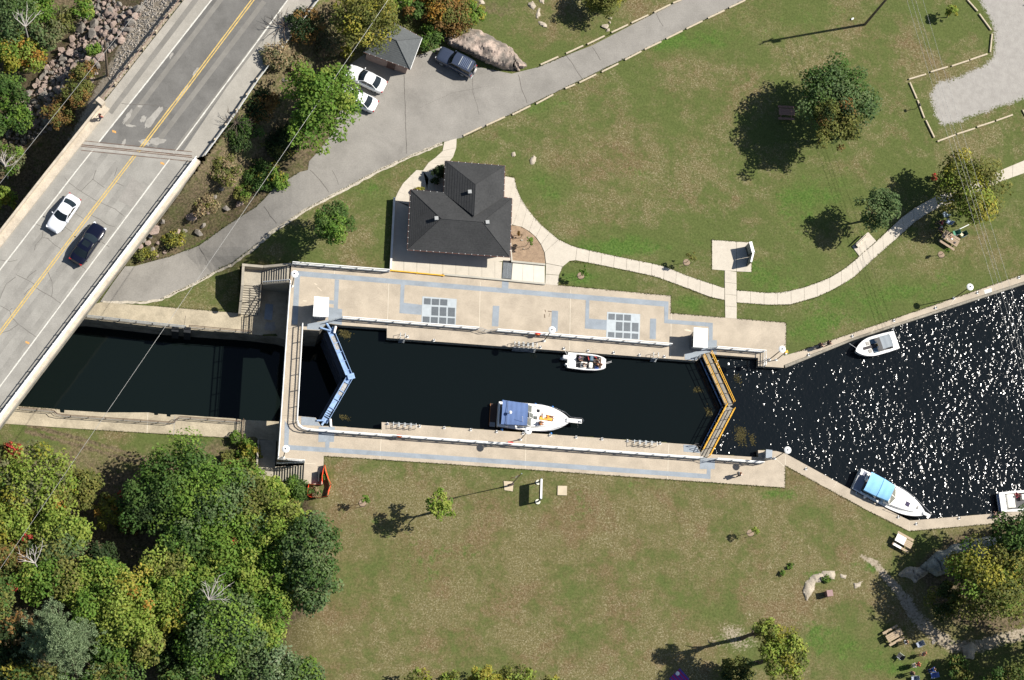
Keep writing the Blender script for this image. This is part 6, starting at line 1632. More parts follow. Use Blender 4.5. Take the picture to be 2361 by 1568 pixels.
lbox(bt, 'bow_pulpit', L - .35, L + .55, -.2, .2, 1.1, 1.2, GELW, .05); b = MB(); b.lathe((L - 1.1, .28, 1.15), [(.16, 0), (.17, .1), (.1, .18)], 10); b.build('windlass', SEATW, bt, True, local=True)
for s in (-1, 1): lpipe(bt, [(4.6, s * 1.32, 1.1), (4.6, s * 1.3, 1.6), (6.4, s * 1.05, 1.66), (7.7, s * .62, 1.72), (L + .2, s * .2, 1.76)], .022, CHROME, 'bow_rail')
CR2 = bt
fender_w = MB(); fender_w.ell((0, 0, .16), (.3, .16, .16), 10, 7); o = fender_w.build('fender', GELW, None, True); o.location = P(1994, 1145, 0); o.rotation_euler.z = .9; tag(o, 'white sausage fender lying on the lower quay beside the light blue canopied cruiser', 'fender')
# boat cut by the edge of the picture
bt, L = boat_thing('motor_boat', 'white boat at the right edge half hidden by the tree, moored to the lower quay', (2306, 1158), (2425, 1150), ZQ)
hull(bt, L, 2.3, .85, inner=(lambda x: .9 if .7 <= x <= 3.6 else 0, [.7, 3.6]), floor=.35)
lbox(bt, 'sun_lounge', .75, 1.75, -.75, .85, .35, .95, SEATW, .15); lbox(bt, 'stern_step', -.15, .3, -.95, .95, .5, .62, M('step_blue', (.18, .22, .36), .6), .05); lbox(bt, 'seat', 2.6, 3.1, .1, .75, .35, .9, SEATW, .06)
person('sit', onboat(bt, 2.1, .55, .4), bt.rotation_euler.z + 2.0, 'person in a red top aboard the white boat at the right edge', CL('crimson', (.42, .03, .07)), CL('crimson2', (.25, .03, .06)), hair=(.08, .04, .03), hname='brown4', scale=.95)

# ------------------------------------------------------------------ people on land
person('walk', P(232.5, 276, ZR + .0), 2.2 + 1.6, 'person in a red shirt walking along the bridge end beside the parapet', CL('brick', (.42, .10, .08)), CL('jeans', (.10, .12, .18)))
person('walk', P(1699.5, 1096.5, 0), .5, 'person in a white shirt and dark trousers walking on the lower lock deck', CL('white', (.75, .74, .7)), CL('slate', (.035, .04, .05)), hair=(.16, .07, .04), hname='auburn')
person('walk', P(1886, 801, 0), .4, 'person in black with a red bag walking on the upper quay', CL('ink', (.02, .02, .03)), CL('ink', (.02, .02, .03)), hair=(.07, .04, .03), hname='brown5')
person('walk', P(1905, 795.5, 0), .4, 'person in black leading the couple on the upper quay', CL('ink', (.02, .02, .03)), CL('ink', (.02, .02, .03)), hair=(.03, .02, .02), hname='black')
person('sit', P(2293, 1192, -.2), 1.4, 'person in a brown top sitting on the shaded lower quay', CL('brown', (.16, .08, .07)), CL('slate', (.035, .04, .05)), hair=(.05, .03, .02), hname='b6')
person('stand', P(2082, 1482.5, 0), .3, 'person in a dark shirt and pale shorts standing by the lowest picnic table', CL('coal', (.04, .045, .06)), CL('palegrey', (.55, .55, .52)), shorts=True, hair=(.35, .2, .1), hname='fair')
person('stand', P(2123, 1510, 0), 2.6, 'person in a brick red shirt standing near the tree shade on the lower right meadow', CL('brick', (.42, .10, .08)), CL('beige', (.45, .4, .3)), shorts=True, hair=(.30, .14, .06), hname='ginger')
person('stand', P(2100, 1536, 0), 0.2, 'person in a white top in the group of three on the lower right meadow', CL('white', (.75, .74, .7)), CL('beige', (.45, .4, .3)), hair=(.3, .18, .1), hname='fair2')
person('stand', P(2110, 1533.5, 0), 0.2, 'person in an orange red top beside the one in white on the lower right meadow', CL('vermil', (.62, .10, .05)), CL('plum', (.10, .05, .07)), hair=(.4, .2, .08), hname='fair3')
person('stand', P(2096, 1554, 0), .6, 'person in dark clothes at the bottom of the meadow group', CL('ink', (.02, .02, .03)), CL('slate', (.035, .04, .05)), hair=(.32, .2, .12), hname='fair4')
person('sit', P(2148, 1545, -.02), 3.4, 'person in a bright blue shirt sitting on a folding chair in the meadow shade', CL('royal', (.05, .16, .55)), CL('royal2', (.05, .12, .35)), hair=(.1, .06, .04), hname='b7')
person('sit', P(2168, 518, -.05), 2.8, 'person in a red shirt seated in the tree shade by the upper picnic table', CL('crimson', (.42, .03, .07)), CL('slate', (.035, .04, .05)), hair=(.05, .03, .02), hname='b8')
person('sit', P(2163, 530, -.05), -.6, 'person in dark blue at the head of the upper picnic table', CL('navycloth', (.02, .03, .08)), CL('slate', (.035, .04, .05)), hair=(.55, .6, .65), hname='grey')
# ------------------------------------------------------------------ picnic tables, chairs, bench, odds and ends
def picnic_table(label, ctr, rz, L=1.9, mat=WOOD, nb=4):
    t = thing('picnic_table', label, 'picnic table', ctr, rz)
    for k in range(nb):
        y = (-.5 + (k + .5) / nb) * .8; b = MB(); b.box(-L / 2, L / 2, y - .8 / nb / 2 + .009, y + .8 / nb / 2 - .009, .72, .76); b.build('top_board', mat, t, local=True)
    for s in (-1, 1):
        b = MB(); b.box(-L / 2, L / 2, s * .72 - .13, s * .72 + .13, .42, .46); b.build('bench_board', mat, t, local=True)
        x = s * L * .33
        b = MB(); b.box(x - .045, x + .045, -.85, .85, .37, .42); b.build('cross_beam', mat, t, local=True)
        for q in (-1, 1): b = MB(); b.add([(x - .045, q * .30, .72), (x + .045, q * .30, .72), (x + .045, q * .65, 0), (x - .045, q * .65, 0), (x - .045, q * .20, .72), (x + .045, q * .20, .72), (x + .045, q * .55, 0), (x - .045, q * .55, 0)], [(0, 1, 2, 3), (7, 6, 5, 4), (0, 3, 7, 4), (1, 5, 6, 2), (0, 4, 5, 1), (3, 2, 6, 7)]); b.build('leg', mat, t, local=True)
    return t
def ang2(a, c, z=0.0): return heading(a, c, z)
pt1 = picnic_table('brown picnic table laid with food at the edge of the shade by the path', G(2186, 556), ang2((2166, 541), (2205, 566)), 2.1, M('table_brown', (.33, .25, .175), .8, var=.12, scale=4))
pt2 = picnic_table('picnic table half covered by a white cloth below the bend of the lower quay', G(2079, 1251), ang2((2062, 1241), (2096, 1260)), 2.0, M('table_tan', (.40, .31, .21), .8, var=.12, scale=4))
pt3 = picnic_table('brown picnic table half in shade beside the people on the lower right meadow', G(2057, 1466), ang2((2040, 1478), (2077, 1457)), 1.95, M('table_tan2', (.36, .275, .18), .8, var=.15, scale=4))
pt4 = picnic_table('reddish picnic table in the deep shade of the twin lawn trees', G(1810, 263), ang2((1791, 262), (1830, 264)), 1.9, PINKW)
def flat(name, label, cat, ctr, rz, sx, sy, h, mat, thick=.012, group=None):
    b = MB(); b.box(-sx / 2, sx / 2, -sy / 2, sy / 2, 0, thick); o = b.build(name, mat); o.location = (ctr[0], ctr[1], ctr[2] + h); o.rotation_euler.z = rz; return tag(o, label, cat, group)
c = pt2.location; u = Vector((math.cos(pt2.rotation_euler.z), math.sin(pt2.rotation_euler.z), 0)); v = Vector((-u.y, u.x, 0))
flat('tablecloth', 'white cloth over the left half of the lower picnic table', 'tablecloth', c - u * .45 + v * .05, pt2.rotation_euler.z, 1.1, .86, .765, WHITE); flat('towel', 'white towel over the seat of the cloth covered picnic table', 'towel', c - u * .4 - v * .72, pt2.rotation_euler.z, .95, .27, .463, WHITE)
c = pt1.location; u = Vector((math.cos(pt1.rotation_euler.z), math.sin(pt1.rotation_euler.z), 0)); v = Vector((-u.y, u.x, 0))
for dx, dy, r, hh, mt, lab, nm in ((.62, -.08, .12, .10, DARKM, 'dark round cooking pot on the upper picnic table', 'cooking_pot'), (.12, .12, .10, .05, WHITE, 'white bowl in the middle of the upper picnic table', 'bowl'), (-.05, .2, .05, .16, RED, 'small red bottle on the upper picnic table', 'bottle'), (-.35, -.25, .045, .15, WHITE, 'white cup at the edge of the upper picnic table', 'cup')):
    p = c + u * dx + v * dy; b = MB(); b.lathe((0, 0, 0), [(r * .8, 0), (r, hh * .8), (r * .9, hh)], 12); o = b.build(nm, mt, None, True); o.location = (p.x, p.y, p.z + .762); tag(o, lab, nm.replace('_', ' '))
def lawn_chair(label, ctr, rz, fab, frame=STEELG):
    t = thing('lawn_chair', label, 'chair', ctr, rz)
    b = MB(); b.add([(-.26, -.28, .38), (.28, -.28, .44), (.28, .28, .44), (-.26, .28, .38), (-.26, -.28, .40), (.28, -.28, .46), (.28, .28, .46), (-.26, .28, .40)], [(3, 2, 1, 0), (4, 5, 6, 7), (0, 1, 5, 4), (1, 2, 6, 5), (2, 3, 7, 6), (3, 0, 4, 7)]); b.build('seat', fab, t, local=True)
    b = MB(); b.add([(-.26, -.28, .40), (-.26, .28, .40), (-.45, .28, .95), (-.45, -.28, .95), (-.28, -.28, .40), (-.28, .28, .40), (-.47, .28, .95), (-.47, -.28, .95)], [(0, 1, 2, 3), (7, 6, 5, 4), (2, 6, 7, 3), (0, 3, 7, 4), (1, 5, 6, 2)]); b.build('backrest', fab, t, local=True)
    for s in (-1, 1):
        b = MB(); b.path([(.28, s * .3, 0), (.24, s * .3, .62), (-.36, s * .3, .64)], .02, 5); b.build('armrest', frame, t, True, local=True)
        b = MB(); b.path([(-.34, s * .29, 0), (-.1, s * .29, .42)], .018, 5); b.build('leg', frame, t, True, local=True)
    return t
CHK = M('check_web', (.42, .46, .52), .8, col2=(.10, .13, .20), var=.1, scale=9, ramp=(.48, .52))
lawn_chair('empty blue and white webbed lawn chair facing the lowest picnic table', G(2116, 1487), 3.6, CHK)
lawn_chair('empty black folding chair left of the people in the lower right meadow', G(2071, 1514), 2.5, M('black_web', (.03, .03, .035), .8))
lawn_chair('blue folding chair in the shade below the person in bright blue', G(2149, 1558), 3.3, M('blue_web', (.10, .16, .42), .8))
lawn_chair('white lawn chair at the bottom edge beside the dark clothed person', G(2104, 1566), 3.2, CHK)
lawn_chair('dark green folding chair with a pale cushion right of the upper picnic table', G(2216, 544), 3.6, M('green_web', (.02, .07, .055), .8))
lawn_chair('small green stool chair behind the upper picnic table', G(2200, 540), 3.4, M('green2_web', (.08, .25, .16), .8))
lawn_chair('pale blue folding chair at the shade border above the upper picnic table', G(2184, 514), 2.6, M('pale_web', (.30, .38, .52), .8))
lawn_chair('pale webbed chair deep in the tree shade above the upper picnic table', G(2176, 496), 2.2, M('pale_web2', (.30, .38, .45), .8))
p = G(2213, 543); b = MB(); b.box(-.15, .15, -.22, .22, 0, .08); o = b.build('cushion', M('cream_cushion', (.75, .66, .45), .8)); o.location = p + Vector((0, 0, .46)); o.rotation_euler.z = .7; tag(o, 'cream cushion on the dark green folding chair', 'cushion')
b = MB(); p, q = G(2211, 529), G(2238, 516); b.tube(p + Vector((0, 0, .04)), q + Vector((0, 0, .04)), .045, n=6); tag(b.build('white_pole', WHITE), 'white pole lying in the grass above the upper picnic table', 'pole')
t = thing('park_bench', 'slatted park bench on the small pad beside the curving path', 'bench', P(1984, 556, 0), ang2((1970, 569), (1998, 542)))
for k in range(3): b = MB(); b.box(-.95, .95, -.32 + .13 * k, -.21 + .13 * k, .43, .47); b.build('seat_slat', M('bench_slat', (.58, .52, .42), .7), t, local=True)
for k in range(2): b = MB(); b.box(-.95, .95, .12 + .02 * k, .16 + .02 * k, .58 + .16 * k, .70 + .16 * k); b.build('back_slat', M('bench_slat', (.58, .52, .42), .7), t, local=True)
for s in (-.85, .85): b = MB(); b.box(s - .05, s + .05, -.32, .14, 0, .43); b.build('leg', BLACKP, t, local=True)
t = thing('litter_bin', 'brown box shaped litter bin below the long rock in the lower meadow', 'bin', G(1907, 1370), .15)
b = MB(); b.box(-.3, .3, -.3, .3, .02, .95); b.build('box', M('bin_brown', (.14, .08, .075), .8, var=.15), t, local=True); b = MB(); b.box(-.33, .33, -.34, .34, .95, 1.02); b.build('lid', M('bin_lid', (.30, .19, .18), .7), t, local=True)
t = thing('signpost', 'small dark post sign in the lawn beside the gravel car park', 'sign', G(2111, 251), .3)
b = MB(); b.tube((0, 0, 0), (0, 0, 1.55), .035, n=6); b.build('post', DARKM, t, True, local=True); b = MB(); b.obox((0, 0, 1.25), (.05, .36, .32), 0); b.build('board', M('sign_dark', (.06, .06, .06), .6), t, local=True)
t = thing('picnic_blanket', 'magenta and blue striped picnic blanket at the bottom edge of the meadow', 'blanket', G(1566, 1565), .75)
for k in range(9): b = MB(); b.box(-.8 + k * .18, -.62 + k * .18, -.75, .75, .0, .015); b.build('stripe', CL('magenta', (.32, .02, .13)) if k % 2 else CL('violet', (.09, .06, .28)), t, local=True)
b = MB(); b.lathe((0, 0, 0), [(.22, 0), (.22, .05), (.12, .1)], 14); o = b.build('sun_hat', WHITE, None, True); o.location = G(1562, 1553) + Vector((0, 0, .03)); tag(o, 'white round hat lying on the striped blanket', 'hat')
b = MB(); b.ell((0, 0, .08), (.22, .12, .08), 8, 5); o = b.build('paper_bag', WHITE, None, True); o.location = G(1965, 44); o.rotation_euler.z = .6; tag(o, 'scrap of white paper on the lawn near the utility pole', 'litter')
# ------------------------------------------------------------------ trees and shrubs
GREENS0 = dict(maple=((.060, .115, .018), (.115, .175, .030)), deep=((.034, .068, .015), (.068, .110, .028)), blue=((.056, .090, .034), (.100, .138, .054)), lime=((.115, .165, .026), (.185, .220, .045)), gold=((.160, .165, .025), (.240, .215, .040)),
              olive=((.070, .085, .022), (.130, .130, .035)), dull=((.075, .085, .038), (.135, .135, .065)), amber=((.200, .110, .022), (.290, .165, .035)), rust=((.120, .075, .025), (.190, .115, .040)), red=((.300, .030, .030), (.380, .060, .050)), pine=((.105, .145, .075), (.170, .215, .118)), dry=((.16, .125, .07), (.26, .21, .12)), dark=((.022, .042, .014), (.045, .070, .024)))
GREENS = {k: tuple(tuple(min(.6, c * (1.55 if k not in ('dark',) else 1.1)) for c in q) for q in v) for k, v in GREENS0.items()}
def quads(name, C, N, S, colr, g, mat=LEAF, aspect=.62):
    """pointed leaf sprays: centres, normals, sizes"""
    n = len(C)
    r = g.normal(size=(n, 3)); N = N / np.linalg.norm(N, axis=1, keepdims=True)
    U = np.cross(N, r); U /= np.linalg.norm(U, axis=1, keepdims=True) + 1e-9
    W = np.cross(N, U)
    S = S[:, None]
    V = np.stack([C - U * S, C - W * S * aspect + N * S * .12, C + U * S, C + W * S * aspect + N * S * .12], 1).reshape(-1, 3)
    me = bpy.data.meshes.new(name)
    me.vertices.add(4 * n); me.vertices.foreach_set('co', V.reshape(-1).astype(np.float32))
    me.loops.add(4 * n); me.loops.foreach_set('vertex_index', np.arange(4 * n, dtype=np.int32))
    me.polygons.add(n); me.polygons.foreach_set('loop_start', (np.arange(n) * 4).astype(np.int32))
    me.update(calc_edges=True)
    ca = me.color_attributes.new('col', 'FLOAT_COLOR', 'POINT')
    cc = np.repeat(np.concatenate([colr, np.ones((n, 1))], 1), 4, 0)
    ca.data.foreach_set('color', cc.reshape(-1).astype(np.float32))
    me.materials.append(mat)
    return me
SEED = [100]
def crown(R, Rz, pal, accents=(), dens=1.0, leaf=.17, lobes=None, squash=1.0, ragged=.12, hollow=.0):
    SEED[0] += 1
    g = np.random.default_rng(SEED[0])
    k = lobes or int(np.clip(12 + R * 10, 9, 58))
    d = g.normal(size=(k, 3)); d[:, 2] = np.abs(d[:, 2]) * .9 - .25; d /= np.linalg.norm(d, axis=1, keepdims=True)
    rr = g.uniform(.42, .92, k)[:, None]
    lc = d * rr * np.array([R, R * squash, Rz])
    lr = np.where(rr[:, 0] > .74, g.uniform(.15, .26, k), g.uniform(.24, .40, k)) * R
    # a few lobes fill the middle of the top
    m = max(2, k // 5); lc[:m] = g.normal(size=(m, 3)) * np.array([.28 * R, .28 * R, .12 * Rz]) + np.array([0, 0, .42 * Rz])
    w = lr ** 2; tot = max(160, int(dens * 9.5 * R * R / (leaf * leaf)))
    cnt = np.maximum(6, (tot * w / w.sum()).astype(int))
    C = []; N = []; K = []
    a, b = np.array(GREENS[pal][0]), np.array(GREENS[pal][1])
    for i in range(k):
        n = cnt[i]
        v = g.normal(size=(n, 3)); v[:, 2] += .25; v /= np.linalg.norm(v, axis=1, keepdims=True)
        # each lobe is itself lumpy
        q = lr[i] * (1 - g.random(n) ** 2.2 * .55) * (1 + ragged * np.sin(v[:, 0] * 7 + i) * np.sin(v[:, 1] * 6 - i)) 
        C.append(lc[i] + v * q[:, None] * np.array([1, 1, .8])); N.append(v * .6 + g.normal(size=(n, 3)) * .40 + np.array([.12, .03, .6]))
        t = g.random()
        base = a + (b - a) * t
        for ac, pr in accents:
            if g.random() < pr: A0, B0 = np.array(GREENS[ac][0]), np.array(GREENS[ac][1]); base = A0 + (B0 - A0) * g.random()
        K.append(base * (g.uniform(.78, 1.22, (n, 1))) * (1 + g.normal(size=(n, 3)) * .05))
    C = np.concatenate(C); N = np.concatenate(N); K = np.clip(np.concatenate(K), .004, .9)
    S = leaf * g.uniform(.65, 1.3, len(C))
    return quads('crown', C, N, S, K, g)
def trunk_mesh(h, Rc, r0, seed, bare=0, mat=BARK, nl=6):
    g = random.Random(seed); b = MB()
    top = Vector((g.uniform(-.2, .2), g.uniform(-.2, .2), h * .78))
    pts = [Vector((0, 0, -.3)), Vector((0, 0, 0)), Vector((g.uniform(-.1, .1), g.uniform(-.1, .1), h * .3)), top]
    b.path(pts, r0 * 1.15, 8, r2=r0 * .3)
    for k in range(nl):
        t = g.uniform(.32, .7); s = pts[1].lerp(top, t); a = 2 * math.pi * (k / nl) + g.uniform(-.4, .4)
        e = s + Vector((math.cos(a) * Rc * g.uniform(.5, .8), math.sin(a) * Rc * g.uniform(.5, .8), h * g.uniform(.12, .3)))
        m = s.lerp(e, .5) + Vector((0, 0, h * .05)); b.path([s, m, e], r0 * .42, 6, r2=r0 * .08)
    return b.mesh('trunk', mat, True)
def tree(name, x, y, rpx, h, pal, label, accents=(), dens=1.0, leaf=.17, cat='tree', group=None, zc=None, rz=None, squash=1.0, trunk=True, lobes=None, ragged=.12, rot=0.0):
    """(x, y): where the middle of the crown shows; rpx its radius in photograph units"""
    R = rpx * .0483 * 1.16
    zcen = zc if zc is not None else h * .58
    g0 = zg(x, y)
    for _ in range(3):
        p = P(x, y, g0 + zcen); q = None
        # ground under the crown: find the photograph point of the foot
        r = ROT.transposed() @ (Vector((p.x, p.y, g0)) - Vector((0, 0, CAMH))); fx, fy = IW / 2 + F * r.x / -r.z, IH / 2 - F * r.y / -r.z
        g0 = zg(fx, fy)
    p = P(x, y, g0 + zcen)
    t = thing(name, label, cat, (p.x, p.y, g0), rot, group)
    c = crown(R, rz if rz else max(.3, h - zcen), pal, accents, dens, leaf, lobes, squash, ragged)
    part_obj('crown', c, t, (0, 0, zcen))
    if trunk: part_obj('trunk', trunk_mesh(h, R, max(.035, .028 * h), SEED[0]), t)
    return t
def shrub(x, y, rpx, h, pal, label, accents=(), dens=1.1, leaf=.13, name='shrub', group=None, squash=1.0, rot=0.0, ragged=.2):
    return tree(name, x, y, rpx, h, pal, label, accents, dens, leaf, 'shrub', group, zc=h * .35, rz=h * .7, squash=squash, rot=rot, ragged=ragged)

tree('maple_tree', 743, 243, 80, 9.5, 'maple', 'big bright green maple between the road bank and the parked white cars', (('lime', .12),), 1.45, .18, squash=1.38, lobes=64)
tree('lawn_tree', 773, 518, 46, 7.4, 'deep', 'compact dark green tree alone on the lawn left of the lock house', (('maple', .3),), 1.2, .15, squash=1.05, zc=4.0, rz=3.4)
tree('lawn_tree', 1928, 228, 88, 8.6, 'blue', 'large dull green lawn tree beyond the square pad, taller of the close pair', (('deep', .4),), 1.2, .17, zc=4.9, rz=3.8, lobes=50)
tree('lawn_tree', 1926, 284, 56, 8.6, 'olive', 'smaller olive brown lawn tree in front of its taller neighbour', (('rust', .15), ('dark', .2)), 1.25, .14, zc=6.0, rz=3.2)
tree('cedar_tree', 1395, -6, 44, 5.4, 'olive', 'round yellowish green tree at the top edge beside the drive', (('gold', .2),), 1.3, .12, zc=2.6, rz=2.8)
tree('sapling', 2195, 27, 15, 2.8, 'gold', 'small yellowing sapling near the top right gravel corner', (('lime', .5),), 1.2, .10, zc=1.7, rz=1.1)
tree('lawn_tree', 2240, 430, 78, 8.8, 'olive', 'big yellowish green tree over the curving path under the wires', (('gold', .38), ('lime', .2)), 1.1, .16, zc=4.6, rz=3.6, lobes=46)
tree('lawn_tree', 2022, 482, 46, 6.6, 'blue', 'grey green tree beside the bench pad on the curving path', (), 1.1, .14, zc=4.5, rz=2.8)
tree('young_tree', 1014, 1164, 30, 6.8, 'lime', 'slender bright yellow green young tree on the lower lawn left of the flagpole', (('maple', .2),), .85, .15, zc=4.7, rz=2.2, squash=1.2)
tree('birch_tree', 845, 40, 70, 9.0, 'olive', 'yellow green tree leaning over the grey hut', (('gold', .35),), 1.05, .15, squash=1.15, zc=6.0)
tree('birch_tree', 905, -10, 40, 7.0, 'maple', 'green tree behind the hut at the top edge', (('lime', .3),), 1.0, .15)
shrub(1035, 35, 55, 3.6, 'olive', 'broad orange brown shrub above the rock outcrop', (('amber', .22), ('rust', .4)), group=None)
shrub(1085, 32, 30, 3.0, 'maple', 'green shrub at the top of the rock outcrop right of the orange one', (('gold', .3),))
shrub(990, 92, 32, 2.6, 'deep', 'dark green bush between the hut and the four wheel drive', (('maple', .3),))
shrub(960, 30, 30, 2.6, 'deep', 'dark bush at the top edge right of the hut', (('rust', .3),))
shrub(1015, -8, 40, 3.2, 'amber', 'amber bush at the top edge above the rock outcrop', (('gold', .4),))
shrub(800, 120, 16, 1.8, 'gold', 'thin yellow flowered bush at the left corner of the hut', (), .7)
shrub(1012, 405, 22, 1.9, 'dark', 'dark rounded yew bush tucked against the lock house wing', (), 1.6, .08)
shrub(966, 441, 13, .9, 'olive', 'low yellowish ball bush at the lock house corner on the path', (('gold', .3),), 1.6, .07)
# slope right of the road; three bushes by the maple coloured darker for its shade
for x, y, r, h, pal, lab, acc in [(640, 130, 34, 1.8, 'dull', 'dry grey brown bush below the crash barrier near the top', (('dry', .5),)), (600, 240, 40, 1.1, 'dark', 'brownish bush on the shaded bank left of the maple', (('rust', .4),)), (560, 310, 42, 1.3, 'dark', 'dark bush in the maple shade on the bank', (('deep', .4),)),
                                  (650, 330, 40, 1.2, 'dark', 'dark thicket at the foot of the maple', (('olive', .3),)), (520, 390, 36, 1.5, 'olive', 'weedy olive bush above the tufted dry grass', (('dry', .4),)), (600, 400, 40, 1.6, 'deep', 'green weeds between the shade and the drive', (('gold', .25),)),
                                  (560, 440, 24, 1.2, 'olive', 'olive clump beside the drive bend', (('maple', .3),)), (470, 470, 30, 1.1, 'dry', 'tall dry grass clump on the bank above the drive', (('olive', .3),)), (400, 545, 26, .9, 'olive', 'low weeds around the stones of the bank', (('gold', .3),)), (335, 585, 24, .8, 'olive', 'weeds at the bridge abutment above the drive', (('gold', .4),)),
                                  (700, 60, 40, 2.4, 'dark', 'dark bare bush by the crash barrier at the top', (('rust', .4),)), (640, 415, 24, 1.3, 'maple', 'green weeds at the inner edge of the drive', (('gold', .2),)), (760, 100, 36, 2.2, 'dull', 'dull bush between the road bank and the leaning tree', (('dry', .3),)), (690, 150, 30, 1.8, 'dry', 'straw coloured bush in the middle of the bank', (('dull', .4),))]:
    shrub(x, y, r, h, pal, lab, acc, dens=.8, leaf=.12)
# left bank
for x, y, r, h, pal, lab, acc in [(18, 40, 62, 8, 'blue', 'grey green tree in the top left corner', (('deep', .3),)), (82, 15, 45, 6.5, 'maple', 'green tree right of the top left corner tree', (('lime', .2),)), (140, 45, 34, 4.5, 'olive', 'olive tree with pale dead twigs above the boulders', (('dull', .4),)), (190, 20, 26, 4, 'maple', 'small bright tree at the top edge beside the boulders', (('lime', .3),)),
                                  (30, 120, 44, 6, 'maple', 'golden tree at the left edge above the dark one', (('gold', .4), ('amber', .06))), (70, 130, 34, 5, 'lime', 'yellow green tree between the golden tree and the boulders', (('amber', .15),)), (110, 85, 36, 5, 'blue', 'grey green bushy tree left of the boulders', (('dull', .4),)), (20, 210, 42, 6.5, 'deep', 'dark green tree at the left edge', (('maple', .3),)),
                                  (40, 275, 34, 5, 'maple', 'green tree at the left edge below the dark one', (('deep', .3),)), (20, 370, 34, 4.5, 'dull', 'pale twiggy tree at the left edge above the bridge', (('maple', .4),)), (14, 455, 26, 4, 'lime', 'small yellow green tree at the left edge just above the bridge', (('gold', .3),)), (-30, 300, 50, 6, 'deep', 'dark tree half outside the left edge', ())]:
    tree('bank_tree', x, y, r, h, pal, lab, acc, .95, .15)
for x, y, r, h, pal, lab, acc in [(195, 165, 30, 1.6, 'olive', 'brownish bush beside the leaning utility pole', (('rust', .4),)), (180, 215, 34, 1.6, 'olive', 'rusty bush below the utility pole', (('rust', .35),)), (140, 260, 36, 1.6, 'olive', 'olive thicket above the bridge walkway', (('rust', .3),)), (215, 115, 18, 1.2, 'maple', 'small green bush by the pole top', ())]:
    shrub(x, y, r, h, pal, lab, acc, dens=.8, leaf=.11)
